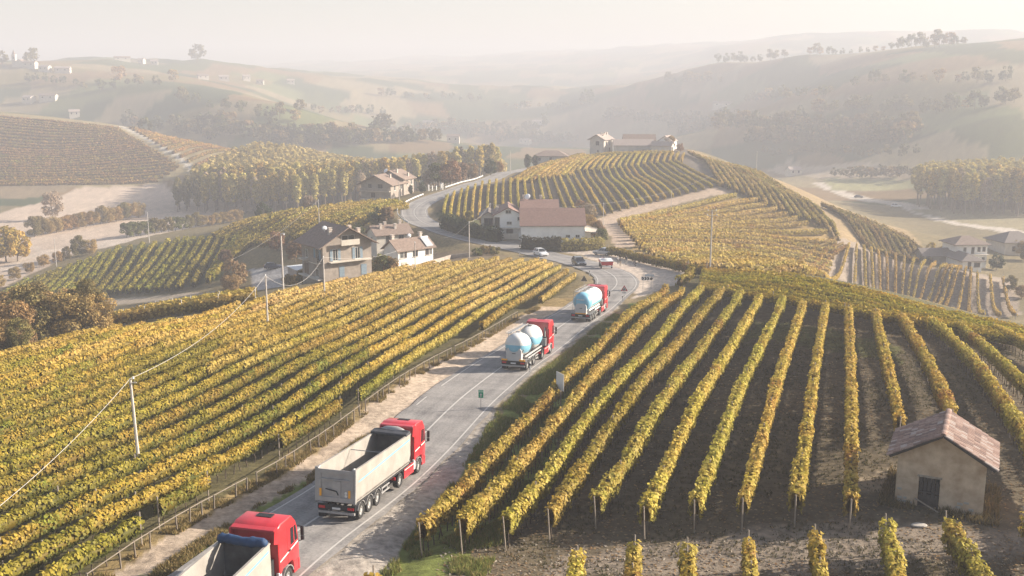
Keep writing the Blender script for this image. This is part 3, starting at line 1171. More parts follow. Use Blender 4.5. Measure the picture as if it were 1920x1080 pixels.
# --- F: the round hill with dark earth between its rows
TOPS = [(839, 368), (852, 361), (866, 356), (878, 350), (892, 345), (905, 341), (918, 339), (931, 338), (944, 337), (957, 336), (970, 336), (983, 335), (996, 333),
        (1010, 331), (1022, 331), (1037, 331), (1049, 328), (1062, 327), (1075, 326), (1087, 322), (1099, 318), (1111, 315), (1124, 312), (1137, 310),
        (1148, 308), (1160, 308), (1171, 309), (1182, 309), (1194, 309), (1205, 304), (1217, 303), (1230, 303), (1242, 302), (1255, 301), (1268, 302)]
bx_ = [839, 852, 866, 905, 970, 1022, 1086, 1195, 1268]
bb = [(832, 400), (844, 406), (858, 407), (898, 405), (975, 396), (1039, 389), (1132, 399), (1263, 366), (1351, 346)]
for i, (u, v) in enumerate(TOPS):
    bu, bv = np.interp(u, bx_, [q[0] for q in bb]), np.interp(u, bx_, [q[1] for q in bb])
    mid = (u * .5 + bu * .5 - 2, v * .5 + bv * .5)
    P = smooth_curve(line([(bu, bv), mid, (u, v)], 1.4, 470, 240), 20, 1)
    vine_row(P, '%s vine row from the bend on the round hill' % ordinal(i), 'vine rows on the round hill', [GOLD, YEL, OLV * 1.5, YEL], .75, 1.95, .54, 36, .32, gap=.04)
A_ = line([(1083, 320), (1090, 311), (1098, 303), (1113, 294)], 1.4, 500, 300)
B_ = line([(1278, 301), (1279, 296), (1280, 291), (1283, 287)], 1.4, 500, 300)
for i, P in lerp_family(A_, B_, 17, 8):
    vine_row(P, '%s short vine row from the left near the top of the round hill' % ordinal(i), 'short rows near the hill top', [GOLD, YEL, OLV * 1.5], .5, 2.0, .75, 34, .36)
A_ = line([(955, 340), (985, 322), (1030, 304), (1085, 289)], 1.4, 480, 300)
B_ = line([(1066, 327), (1080, 313), (1092, 303), (1110, 293)], 1.4, 480, 300)
for i, P in lerp_family(A_, B_, 9, 10):
    vine_row(P, '%s golden vine row from the road on the left shoulder of the hill' % ordinal(i), 'golden rows on the hill shoulder', [GOLD, YEL, BRN], .4, 1.9, .95, 30, .40, gap=.1)
A_ = line([(1060, 297), (1130, 287), (1200, 285), (1262, 283)], 1.6, 500, 330)
for i in range(2):
    vine_row(A_ + np.array([0, -i * 3.0]), 'golden vine row along the hill top below the farm, %s one down' % ordinal(i), 'golden rows below the hilltop farm', [GOLD, YEL, GOLD], .3, 1.9, 1.2, 26, .42)

# --- G: rows falling over the right flank of the hill
A_ = line([(1290, 284), (1325, 300), (1356, 346)], 1.2, 500, 280)
B_ = line([(1424, 322), (1530, 386), (1572, 448)], 1.2, 430, 250)
for i, P in lerp_family(A_, B_, 15, 16):
    vine_row(smooth_curve(P, 18, 1), '%s vine row from the left falling over the right flank of the hill' % ordinal(i), 'vine rows on the right flank', [GOLD * .9, PALE * .9, OLV, BRN], .4, 1.9, .8, 22, .42, gap=.15)
A_ = line([(1540, 382), (1590, 410), (1626, 462)], 1.0, 400, 240)
B_ = line([(1690, 440), (1728, 468), (1748, 490)], 1.0, 380, 240)
for i, P in lerp_family(A_, B_, 10, 12):
    vine_row(P, '%s dull vine row from the left on the slope above the farmhouse' % ordinal(i), 'dull rows above the farmhouse', [BRN * .8, PALE * .7, OLV * .8], .3, 1.8, .8, 22, .42, gap=.1)

# --- H: the green field down to the left
Lc = line([(8, 550), (92, 551), (207, 546), (326, 539), (392, 524), (410, 500)], 1.3, 330, 200)
Rc = line([(50, 525), (222, 464), (326, 448), (400, 444), (450, 443), (480, 446)], 1.3, 360, 240)
for i, P in ruled_family(Lc, Rc, 25, .0):
    vine_row(P, '%s green vine row from the left in the valley field' % ordinal(i), 'green vine rows of the valley field', [GRN * 1.2, OLV * 1.1, OLV, OLV * 1.35, GRN * 1.5], .25, 1.9, 1.15, 40, .42)
# --- I: the golden field behind the houses
Lc = line([(398, 442), (440, 450), (495, 457), (590, 442), (655, 432)], 1.3, 340, 200)
Rc = line([(480, 408), (580, 390), (680, 377), (740, 375), (765, 383)], 1.3, 360, 240)
for i, P in ruled_family(Lc, Rc, 17, .0):
    vine_row(P, '%s golden vine row from the left behind the stone houses' % ordinal(i), 'golden rows behind the stone houses', [GOLD, YEL * .95, OLV * 1.2, GOLD], .25, 1.9, 1.25, 34, .42)
# --- L: the small golden plot beyond the left crest
A_ = line([(205, 628), (330, 607), (480, 580)], 1.0, 190, 140)
B_ = line([(205, 596), (330, 582), (480, 560)], 1.0, 215, 150)
for i, P in lerp_family(A_, B_, 7, 10):
    vine_row(P, '%s row of the small golden plot beyond the left crest' % ordinal(i), 'rows of the small golden plot', [GOLD, YEL, OLV * 1.3], .3, 1.9, 1.1, 50, .36, posts=5.5 if i in (0, 3) else 0, post=POST_PALE)
# --- J: contour rows on the far left slope
Lc = line([(-40, 216), (-40, 260), (-40, 305), (-40, 346)], 1.0, 860, 480)
Rc = line([(222, 241), (280, 276), (338, 313), (295, 338)], 1.0, 860, 480)
PAL_J = [OLV * 1.2, BRN * 1.25, GOLD * .75]
for i, P in ruled_family(Lc, Rc, 26, .012):
    vine_row(P, '%s contour vine row from the top on the far left slope' % ordinal(i), 'contour vine rows on the far left slope', PAL_J, .2, 2.0, 1.9, 9, .85)
Lc = line([(244, 240), (305, 276), (368, 314), (378, 322)], 1.0, 860, 480)
Rc = line([(330, 258), (400, 272), (450, 288), (462, 296)], 1.0, 860, 480)
for i, P in ruled_family(Lc, Rc, 15, .0):
    vine_row(P, '%s contour vine row from the top right of the pale stony path' % ordinal(i), 'contour rows right of the stony path', PAL_J, .2, 2.0, 1.9, 9, .85)

# ------------------------------------------------------------------ trees, shrubs and hedges
M_BARK = mat('tree_bark', (.16, .12, .085), .95, .3, 4.0)
M_TLEAF = leaf_material('tree_leaf', .28)
T_BROWN = [(.26, .155, .055), (.34, .215, .08), (.41, .27, .105), (.20, .15, .055)]
T_GOLD = [(.46, .29, .05), (.52, .36, .08), (.36, .25, .05), (.26, .21, .05)]
T_GREEN = [(.075, .09, .028), (.11, .12, .035), (.15, .14, .045), (.09, .10, .03)]
T_DARK = [(.035, .05, .022), (.05, .065, .028), (.07, .08, .03)]
T_RUST = [(.24, .13, .07), (.30, .18, .09), (.20, .12, .06), (.26, .19, .10)]
T_MIX = [(.16, .13, .05), (.24, .18, .06), (.12, .115, .04), (.30, .21, .08)]
T_POP = [(.45, .35, .10), (.53, .42, .13), (.39, .315, .09), (.33, .28, .08)]
T_PALE = [(.34, .25, .16), (.40, .30, .2), (.30, .22, .14)]


def leaf_cloud(C, nor, size, pal, g):
    n = len(C)
    nor = nor + g.normal(0, .6, (n, 3))
    nor /= np.linalg.norm(nor, axis=1)[:, None] + 1e-9
    U = np.cross(nor, g.normal(0, 1, (n, 3)))
    U /= np.linalg.norm(U, axis=1)[:, None] + 1e-9
    W = np.cross(nor, U)
    sz = size * (.6 + .8 * g.random(n))
    U *= (sz * .5)[:, None]
    W *= (sz * .6)[:, None]
    V = np.stack([C - U, C - W, C + U, C + W], 1).reshape(-1, 3)
    c = palette(g.random(n), pal)
    return V, np.arange(4 * n).reshape(n, 4), c


def make_tree(seed, h, spread, n, size, pal, trunk=.25, clumps=26, narrow=False, shape=1.0, bare=.0):
    """Returns trunk and crown meshes: tapered trunk, forking limbs, leaves gathered in uneven clumps round the limb ends."""
    g = np.random.default_rng(seed)
    mb = MB()
    r0 = max(.05, h * .018)
    th = h * trunk
    lean = g.normal(0, .03 * h, 2)
    topz = h * (.9 if narrow else .68)
    pts = [(0, 0, -.4), (lean[0] * .3, lean[1] * .3, th), (lean[0] * .7, lean[1] * .7, (th + topz) / 2), (lean[0], lean[1], topz)]
    mb.tube(pts, [r0 * 1.35, r0, r0 * .6, r0 * .18], 6)
    cen, rad = [], []
    for k in range(clumps):
        if narrow:
            z = th + (h - th) * ((k + g.random()) / clumps)
            f = (z - th) / (h - th)
            R = spread * (.35 + 1.1 * f ** .6 * (1 - f) ** .55)
            a = g.random() * 6.283
            d = R * (.25 + .5 * g.random())
            c = np.array([math.cos(a) * d, math.sin(a) * d, z])
            cr = R * (.55 + .35 * g.random())
        else:
            a = g.random() * 6.283
            f = g.random()
            el = (f * 1.8 - .8)
            R = spread * (.55 + .4 * g.random())
            zc = th + (h - th) * .42
            c = np.array([math.cos(a) * R * math.sqrt(max(0, 1 - (el * .9) ** 2)), math.sin(a) * R * math.sqrt(max(0, 1 - (el * .9) ** 2)), zc + (h - zc if el > 0 else zc - th * .5) * el * .8 * shape])
            cr = spread * (.26 + .2 * g.random())
        cen.append(c)
        rad.append(cr)
        if k % 2 == 0:
            b = np.array([lean[0] * .5, lean[1] * .5, th + (min(c[2], topz) - th) * .45])
            m = (b + c) / 2 + np.array([0, 0, -.04 * h])
            mb.tube([b, m, c], [r0 * .42, r0 * .27, r0 * .07], 4)
    cen, rad = np.array(cen), np.array(rad)
    pk = rad ** 2 / (rad ** 2).sum()
    j = g.choice(clumps, n, p=pk)
    d = g.normal(0, 1, (n, 3))
    d /= np.linalg.norm(d, axis=1)[:, None]
    rr = rad[j] * (.55 + .5 * g.random(n) ** .6)
    C = cen[j] + d * rr[:, None] * np.array([1, 1, .82])
    C[:, 2] = np.maximum(C[:, 2], th * .6)
    V, Q, c = leaf_cloud(C, d + np.array([0, 0, .35]), size, pal, g)
    tone = g.normal(1, .17, clumps)
    c = np.clip(c * tone[j][:, None], .01, .8)
    CROWN_DATA[seed] = (V, np.repeat(c, 4, 0))
    return mb.mesh('trunk', M_BARK), np_mesh('crown', V, Q, M_TLEAF, np.repeat(c, 4, 0))


CROWN_DATA = {}


def plant(kind, name, label, cat, pos, scale=1.0, group=None, rot=None, squash=None):
    t = thing(name, label, cat, pos, random.random() * 6.28 if rot is None else rot, group)
    sz = scale * (.93 + .14 * random.random())
    t.scale = (sz, sz, sz * (squash or (.94 + .12 * random.random())))
    obj('trunk', kind[0], t)
    obj('crown', kind[1], t)
    return t


TREE = {
    'brown': [make_tree(11, 9, 3.6, 8000, .26, T_BROWN, .08, 34), make_tree(12, 8.5, 3.4, 8000, .26, T_BROWN, .08, 32), make_tree(13, 9.5, 3.2, 7600, .26, T_MIX, .09, 34)],
    'rust': [make_tree(21, 8, 3.2, 2600, .4, T_RUST, .09, 28), make_tree(22, 7.5, 3.0, 2600, .4, T_RUST, .09, 26)],
    'gold': [make_tree(31, 9, 3.4, 2400, .45, T_GOLD, .08, 28), make_tree(32, 9, 3.0, 2400, .45, T_GOLD, .08, 26)],
    'green': [make_tree(41, 8, 3.2, 2200, .45, T_GREEN, .08, 26), make_tree(42, 8, 3.0, 2200, .45, T_MIX, .08, 26)],
    'dark': [make_tree(51, 8, 2.9, 2200, .4, T_DARK, .06, 26), make_tree(52, 7, 2.2, 1800, .4, T_DARK, .12, 20, narrow=True)],
    'pale': [make_tree(61, 7, 2.6, 1300, .4, T_PALE, .16, 24)],
    'bush': [make_tree(71, 2.4, 1.5, 900, .26, T_MIX, .12, 14), make_tree(72, 2.2, 1.5, 900, .26, T_BROWN, .12, 14), make_tree(73, 2.3, 1.4, 900, .26, T_GREEN, .1, 14)],
    'poplar': [make_tree(81 + k, 24, 2.9, 1500, .95, [T_POP, T_POP, T_GOLD][k], .34, 30, narrow=True) for k in range(3)],
    'poplar_dull': [make_tree(91 + k, 23, 3.0, 1400, .95, [T_MIX, T_PALE][k], .24, 28, narrow=True) for k in range(2)],
    'far': [make_tree(101 + k, 12, 4.6, 520, 1.0, [T_MIX, T_GREEN, T_BROWN, T_GREEN][k], .07, 20) for k in range(4)],
}


def tree_at(key, u, v, h, name, label, group=None, ymax=6500, ymin=24, var=None, squash=None):
    ks = TREE[key]
    k = ks[random.randrange(len(ks)) if var is None else var]
    nat = {'brown': 9, 'rust': 8, 'gold': 9, 'green': 8, 'dark': 8, 'pale': 7, 'bush': 2.4, 'poplar': 24, 'poplar_dull': 23, 'far': 12}[key]
    return plant(k, name, label, 'shrub' if key == 'bush' else 'tree', ground_at(u, v, ymax, ymin), h / nat, group, None, squash)


# the brown thicket on the left: hidden foot, so placed by distance
TH = [(-6, 142, 8.2), (24, 140, 7.4), (60, 146, 8.4), (98, 150, 8.0), (132, 148, 7.2), (165, 152, 6.8), (186, 150, 5.6), (20, 164, 9.5), (70, 168, 9.4), (5, 128, 5.2), (-40, 150, 9.5),
      (45, 128, 4.6), (118, 166, 8.0), (150, 168, 7.6)]
lab = ['brown leafy tree of the left thicket', 'tawny tree of the left thicket']
for i, (u, Y, h) in enumerate(TH):
    Y -= 14
    x = (u - 960) / FOCAL * (Y * CP + 34 * SP)
    front = 'front' if Y < 141 else 'back'
    plant(TREE['brown'][i % 3], 'tree', '%s tree from the left in the %s rank of the brown thicket' % (ordinal([q for q in sorted(t[0] for t in TH if (t[1] < 155) == (Y + 14 < 155))].index(u)), front),
          'tree', (x, Y, gz(x, Y)), h / 9, 'trees of the brown thicket')
tree_at('gold', 8, 452, 13, 'tree', 'bright orange-gold tree at the left edge above the valley track', None, 330, 220)
tree_at('gold', 30, 458, 11, 'tree', 'yellow-green tree just right of the orange-gold tree at the left edge', None, 330, 220)
tree_at('gold', -20, 470, 13, 'tree', 'golden tree cut by the left edge beside the orange-gold tree', None, 330, 220)
tree_at('rust', 440, 540, 7.2, 'tree', 'round rust-brown tree left of the grey parking place', None, 250, 190)
tree_at('brown', 436, 552, 4.8, 'tree', 'low yellow-brown tree in front of the rust-brown tree', None, 240, 180)
tree_at('rust', 425, 500, 5, 'tree', 'reddish shrubby tree behind the rust-brown tree by the parking place', None, 300, 200)
tree_at('rust', 555, 492, 6.4, 'tree', 'reddish bare-looking tree left of the big stone house', None, 300, 215)
tree_at('rust', 520, 470, 5.2, 'tree', 'smaller reddish tree further left of the big stone house', None, 310, 230)
tree_at('pale', 99, 412, 12, 'tree', 'lone grey-brown tree standing on the pale valley field', None, 500, 300)
tree_at('dark', 494, 410, 6.5, 'tree', 'dark green round tree on the edge of the golden field', None, 400, 290, 0)
tree_at('pale', 578, 393, 5.0, 'tree', 'pinkish leafless bush at the rim of the golden field', None, 400, 290)
tree_at('brown', 148, 482, 6.5, 'tree', 'brown tree at the upper rim of the green field', None, 420, 250)
tree_at('brown', 168, 478, 6.0, 'tree', 'second brown tree at the upper rim of the green field, to the right', None, 420, 250)
for i, (u, v, h) in enumerate([(0, 540, 4), (28, 525, 4.2), (55, 512, 4), (82, 500, 4.2), (108, 492, 4), (125, 488, 4.4)]):
    tree_at('brown', u, v, h, 'tree', '%s low brown tree from the left along the rim of the green field' % ordinal(i), 'low trees along the green field', 420, 240)
# hedge lines in the valley
for i in range(15):
    tree_at('brown', 64 + i * 14, 444 - i * 2.6, 7.5, 'tree', '%s grey-brown tree from the left in the upper valley hedge line' % ordinal(i), 'trees of the upper valley hedge', 520, 300)
for i in range(17):
    tree_at('green' if i < 9 else 'brown', 238 + i * 13, 446 - i * 1.9, 5.5, 'tree', '%s tree from the left in the lower valley hedge line' % ordinal(i), 'trees of the lower valley hedge', 520, 300)
# around the houses
tree_at('dark', 712, 419, 4.4, 'tree', 'dark evergreen tree behind the small stone house', None, 280, 215, 0)
tree_at('rust', 727, 419, 4.4, 'tree', 'rust-coloured tree between the dark evergreen and the bend', None, 280, 215)
tree_at('bush', 700, 420, 3, 'shrub', 'green bush above the small stone house', None, 290, 215, 2)
tree_at('bush', 672, 438, 2.6, 'shrub', 'bright green bush on the bank left of the small stone house', None, 290, 215, 2)
for i, (u, v, h) in enumerate([(758, 362, 4.6), (770, 364, 3.2), (792, 362, 3.6)]):
    tree_at('dark' if i else 'rust', u, v, h, 'tree', ['reddish tree at the corner of the chalet', 'dark round bush between chalet and palm', 'dark conical tree right of the palm'][i], None, 360, 270, i % 2)
for i, (u, v, h, k) in enumerate([(822, 345, 8.5, 'green'), (845, 347, 8.5, 'rust'), (862, 340, 8, 'rust'), (884, 334, 7, 'rust'), (920, 330, 6.5, 'dark'), (934, 322, 5, 'brown'), (806, 352, 6, 'pale')]):
    tree_at(k, u, v, h, 'tree', ['dull green tree above the guard rail', 'tall rust tree above the guard rail', 'second rust tree above the guard rail, to the right', 'bare rust tree right of the two rust trees',
                                 'dark small tree where the road leaves behind the hill', 'brown small tree beside the dark one at the hill road', 'pale wispy tree behind the white gate'][i], None, 470, 300)
for i, (u, v, h) in enumerate([(990, 302, 7), (1003, 300, 6)]):
    tree_at('dark', u, v, h, 'tree', ['dark tree left of the low hill house', 'second dark tree touching the low hill house'][i], None, 520, 400)
tree_at('brown', 1254, 280, 7, 'tree', 'round brown tree beside the hilltop farm', None, 490, 420)
tree_at('rust', 1275, 284, 4, 'tree', 'low brown bush right of the hilltop farm tree', None, 490, 420)
# near the red-roofed house
for i, (u, v, h, k) in enumerate([(1102, 440, 5.5, 'brown'), (1118, 450, 4.4, 'rust'), (1128, 456, 3.6, 'green'), (1090, 405, 5, 'rust'), (1106, 412, 4.6, 'pale')]):
    tree_at(k, u, v, h, 'tree', ['brown tree at the right end of the red-roofed house', 'reddish tree beside the white awning', 'greenish bush tree at the foot of the farm track',
                                 'reddish tree behind the red roof', 'pale bare tree behind the red roof, to the right'][i], None, 300, 200)
tree_at('gold', 912, 425, 4.5, 'tree', 'yellow tree behind the dark hedge of the white house', None, 300, 200)
tree_at('green', 880, 418, 3.5, 'tree', 'small green tree behind the dark hedge at the bend', None, 300, 200)
for i, (u, v, h, k) in enumerate([(640, 532, 2.6, 2), (662, 530, 3.4, 0), (685, 526, 3.4, 1), (705, 520, 2.6, 0), (716, 520, 3.0, 2), (730, 517, 2.6, 0), (728, 508, 2.8, 1), (590, 548, 2.4, 1), (575, 540, 2.6, 0),
                                  (556, 535, 2.8, 1), (545, 545, 2.4, 1)]):
    tree_at('bush', u, v, h, 'shrub', '%s garden shrub from the front corner of the big stone house' % ordinal(i), 'garden shrubs round the big stone house', 240, 185, k)
for i, (u, v) in enumerate([(905, 478), (918, 474), (895, 480), (928, 478)]):
    tree_at('bush', u, v, 1.9, 'shrub', '%s small shrub by the lamp pole at the roadside' % ordinal(i), 'shrubs by the lamp pole', 215, 170, i % 3)
tree_at('gold', 1745, 478, 4.2, 'tree', 'yellow bush left of the right farmhouse', None, 330, 240)
tree_at('gold', 1768, 486, 3.6, 'tree', 'second yellow bush touching the right farmhouse', None, 330, 240)
tree_at('dark', 1868, 506, 5.5, 'tree', 'dark tree right of the right farmhouse', None, 330, 230, 0)
tree_at('gold', 1887, 472, 4.5, 'tree', 'yellowish tree above the yard of the right farmhouse', None, 360, 250)
for i, (u, v, h) in enumerate([(1895, 545, 4), (1915, 560, 4), (1905, 478, 5), (1925, 490, 5)]):
    tree_at('brown', u, v, h, 'tree', '%s brown shrubby tree at the right edge near the farmyard' % ordinal(i), 'brown trees at the right edge', 340, 220)
PALM_T = MB()
PALM_T.tube([(0, 0, -.3), (.05, 0, 1.6), (0, .05, 3.2), (.03, 0, 4.4)], [.2, .16, .15, .13], 7)
g_ = np.random.default_rng(5)
pv, pq = [], []
for k in range(22):
    a = k * 2.4
    e = .9 - 1.5 * (k / 22)
    p0 = np.array([0, 0, 4.4])
    dirv = np.array([math.cos(a), math.sin(a), 0])
    for j in range(4):
        f0, f1 = j / 4, (j + 1) / 4
        q0 = p0 + dirv * 1.5 * f0 + np.array([0, 0, e * f0 - 1.1 * f0 ** 2])
        q1 = p0 + dirv * 1.5 * f1 + np.array([0, 0, e * f1 - 1.1 * f1 ** 2])
        w0, w1 = .28 * (1 - f0 * .6), .28 * (1 - f1 * .8)
        sdv = np.array([-dirv[1], dirv[0], 0])
        o = len(pv)
        pv += [q0 - sdv * w0, q0 + sdv * w0, q1 + sdv * w1, q1 - sdv * w1]
        pq.append((o, o + 1, o + 2, o + 3))
pm = ground_at(785, 352, 360, 270)
t = thing('palm_tree', 'slim palm tree standing between the chalet and the white gate', 'tree', pm)
PALM_T.build('trunk', M_BARK, t)
obj('crown', np_mesh('crown', np.array(pv), np.array(pq), M_TLEAF, np.tile(np.array((.07, .08, .03)), (len(pv), 1))), t)

# the poplar plantations: planted rows of tall yellow crowns; the nearest as trees, the crowns behind as one mass
def plantation(corners, x0, y0, nx, ny, sx, sy, nfront, label, group, dull_left, mass_label, hmin, hmax):
    C = np.array([off(*c)[:2] for c in corners])
    g = np.random.default_rng(len(label))
    a, b = np.meshgrid(np.arange(nx), np.arange(ny))
    X = (x0 + a * sx + (b % 2) * sx * .5).ravel() + g.uniform(-.6, .6, nx * ny)
    Y = (y0 + b * sy).ravel() + g.uniform(-.8, .8, nx * ny)
    k = inside(C, X, Y)
    X, Y = X[k], Y[k]
    front = C[:3]
    o = np.argsort(front[:, 0])
    order = np.argsort(Y - np.interp(X, front[o, 0], front[o, 1]))
    for i in order[:nfront]:
        x, y = X[i], Y[i]
        edge = dull_left is not None and x < off(dull_left, y, -28)[0]
        kd = TREE['poplar_dull'][0] if edge and random.random() < .7 else TREE['poplar'][random.randrange(3)] if random.random() < .85 else TREE['poplar_dull'][1]
        plant(kd, 'poplar_tree', label if not edge else 'dull green tree on the left end of the poplar plantation', 'tree', (x, y, gz(x, y)), random.uniform(hmin, hmax) * (1 if not edge else .8),
              group if not edge else 'dull trees at the end of the plantation')
    R = order[nfront:]
    if len(R):
        z = H(X[R], Y[R])
        m = 84
        hh = 24 * g.uniform(hmin, hmax, len(R))
        j = np.repeat(np.arange(len(R)), m)
        d = g.normal(0, 1, (len(j), 3))
        d /= np.linalg.norm(d, axis=1)[:, None]
        P = np.stack([X[R][j] + d[:, 0] * 2.3, Y[R][j] + d[:, 1] * 2.3, z[j] + hh[j] * .74 + d[:, 2] * hh[j] * .25], 1)
        V, Q, c = leaf_cloud(P, d + np.array([0, 0, .4]), 1.5, T_POP, g)
        c = c * g.normal(1, .12, len(R))[j][:, None]
        tag(obj('poplar_canopy', np_mesh('poplar_canopy', V, Q, M_TLEAF, np.repeat(np.clip(c, .01, .9), 4, 0))), mass_label, kind='stuff')


plantation([(318, 455, -29), (560, 428, -26), (935, 500, -28), (945, 660, -31), (640, 700, -31), (395, 560, -29)], -190, 400, 60, 42, 4.3, 7.2, 205,
           'tall yellow poplar in the dense plantation behind the chalet', 'poplars of the left plantation', 385, 'golden crowns of the poplar plantation behind the chalet', .68, .74)
plantation([(1706, 478, -29), (1780, 452, -28), (1990, 440, -28), (2010, 525, -28), (1735, 540, -29)], 140, 430, 40, 30, 4.6, 7.2, 80,
           'tall hazy poplar in the right-hand plantation by the valley road', 'poplars of the right plantation', None, 'hazy golden crowns of the right-hand poplar plantation', .72, .80)
# valley woods and scattered trees, ever fainter
FAR = [(480, 258, 690, 330), (330, 250, 640, 300), (600, 262, 820, 268), (930, 262, 1080, 270), (1250, 230, 1500, 250), (1400, 262, 1700, 272), (1450, 246, 1720, 256), (1430, 288, 1720, 296), (1560, 330, 1720, 336),
       (230, 238, 460, 250), (1130, 225, 1350, 235), (700, 240, 900, 250), (860, 250, 1010, 262)]
NUM = [44, 26, 24, 26, 34, 56, 48, 22, 18, 14, 24, 26, 22]
wood = []
for q, ((ua, va, ub, vb), n) in enumerate(zip(FAR, NUM)):
    for i in range(n):
        u = ua + (ub - ua) * (i + random.random()) / n
        v = random.uniform(va, va + 14) if vb - va > 20 else random.uniform(va, vb)
        h = random.uniform(9, 16) if q not in (7, 8) else random.uniform(5, 8)
        wood.append((ground_at(u, v, 1600, 520), h / 12, random.choice((101, 102, 103, 104)), random.random() * 6.28))
WV, WC_ = [], []
for p, sc, sd_, a in wood:
    V, c = CROWN_DATA[sd_]
    V = V.reshape(-1, 4, 3)[::3]
    V = (V.mean(1, keepdims=True) + (V - V.mean(1, keepdims=True)) * 1.6).reshape(-1, 3)
    c = c.reshape(-1, 4, 3)[::3].reshape(-1, 3) * .85
    ca, sa = math.cos(a), math.sin(a)
    WV.append(np.stack([V[:, 0] * ca - V[:, 1] * sa, V[:, 0] * sa + V[:, 1] * ca, V[:, 2]], 1) * sc + np.array(p))
    WC_.append(c * random.uniform(.8, 1.15))
WV = np.concatenate(WV)
tag(obj('valley_woods', np_mesh('valley_woods', WV, np.arange(len(WV)).reshape(-1, 4), M_TLEAF, np.concatenate(WC_))), 'hazy woods along the valley floor beyond the ridge', kind='stuff')
for i in range(34):                                        # tree line on the right-hand ridge
    u = 1345 + i * 14 + random.uniform(-5, 5)
    if 1475 < u < 1500:
        continue
    v = 119 - (u - 1345) * .083
    tree_at('far', u, v, random.uniform(9, 17) if u < 1560 or 1690 < u < 1800 else random.uniform(5, 9), 'tree', 'faint tree on the skyline of the right-hand ridge', 'trees on the right ridge', 1600, 900)
for i, (ua, va, ub, vb, n) in enumerate([(700, 178, 900, 190, 12), (560, 205, 720, 212, 10), (1390, 190, 1560, 178, 12), (1600, 160, 1900, 150, 12), (1500, 215, 1700, 205, 10), (1720, 215, 1920, 190, 10),
                                        (1250, 160, 1350, 150, 8), (150, 172, 330, 160, 8), (330, 195, 560, 225, 12), (40, 150, 150, 160, 6), (940, 200, 1120, 205, 12)]):
    for k in range(n):
        f = (k + random.random()) / n
        tree_at('far', ua + (ub - ua) * f, va + (vb - va) * f + random.uniform(-3, 3), random.uniform(7, 14), 'tree',
                'hazy tree of a scattered hedge line on the far %s slopes' % ('left' if ua < 960 else 'right'), 'hedge trees on the far %s slopes' % ('left' if ua < 960 else 'right'), 1700, 560)
tree_at('far', 370, 112, 28, 'tree', 'single large tree crowning the far round hilltop', None, 1700, 1200, 0)
for i, (u, v, h) in enumerate([(60, 124, 20), (225, 156, 20), (5, 124, 16), (560, 276, 12), (1020, 242, 18), (1100, 205, 26)]):
    tree_at('far', u, v, h, 'tree', ['dark tree beside the far church tower', 'dark lone tree on the far left slope', 'tree at the left edge by the far village', 'dark conical tree beyond the left slope',
                                     'dark grove tree in the valley left of the hilltop farm', 'large faint tree in the far valley'][i], None, 2600, 600)


def hedge(px, h, w, label, pal, ymax=260, dens=120, size=.3):
    P = line(px, 0, ymax)
    _seed[0] += 1
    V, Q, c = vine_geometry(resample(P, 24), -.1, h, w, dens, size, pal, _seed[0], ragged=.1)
    base = Vector((P[0, 0], P[0, 1], gz(*P[0])))
    return tag(obj('hedge', np_mesh('hedge', V - np.array(base), Q, M_TLEAF, c), None, base), label, 'hedge')


hedge([(833, 424), (860, 436), (900, 446), (938, 453)], 3.3, 3.2, 'tall dark green clipped hedge along the bend', T_DARK, 260, 190)
hedge([(978, 466), (1010, 469), (1052, 470)], 3.0, 2.2, 'dark hedge in front of the long white wall', [(.06, .055, .03), (.09, .075, .035), (.05, .055, .025)], 250, 170)
hedge([(1053, 470), (1090, 469), (1130, 466)], 2.5, 1.8, 'yellowing hedge right of the dark hedge', [(.26, .2, .06), (.34, .26, .08), (.18, .15, .05)], 250, 150)

# ------------------------------------------------------------------ buildings
M_WHITE = mat('white_render', (.78, .76, .72), .85, .08, .7, bump=.1)
M_CREAM = mat('cream_render', (.56, .50, .42), .9, .12, .8, bump=.1)
M_STONE = mat('grey_stone_render', (.31, .262, .22), .92, .2, 1.1, bump=.3)
M_OCHRE = mat('ochre_plaster', (.46, .315, .20), .95, .16, 1.3, bump=.6, col2=(.66, .51, .36), detail=9)
M_GREYW = mat('pale_blue_grey_render', (.52, .54, .55), .9, .08, .8)
M_GLASS = mat('dark_window_glass', (.035, .04, .045), .15, .2, 1.0, spec=.6)
M_FRAME = mat('window_frame', (.55, .52, .47), .6, .1, 3)
M_BLUE = mat('blue_grey_shutter', (.20, .26, .31), .7, .12, 3)
M_BROWNW = mat('brown_woodwork', (.16, .11, .08), .75, .2, 4)
M_DARKW = mat('dark_weathered_wood', (.055, .048, .045), .9, .3, 5)
M_CHIM = mat('chimney_render', (.55, .47, .40), .9, .15, 3)
M_DISH = mat('white_dish', (.78, .77, .75), .45, .05, 2)


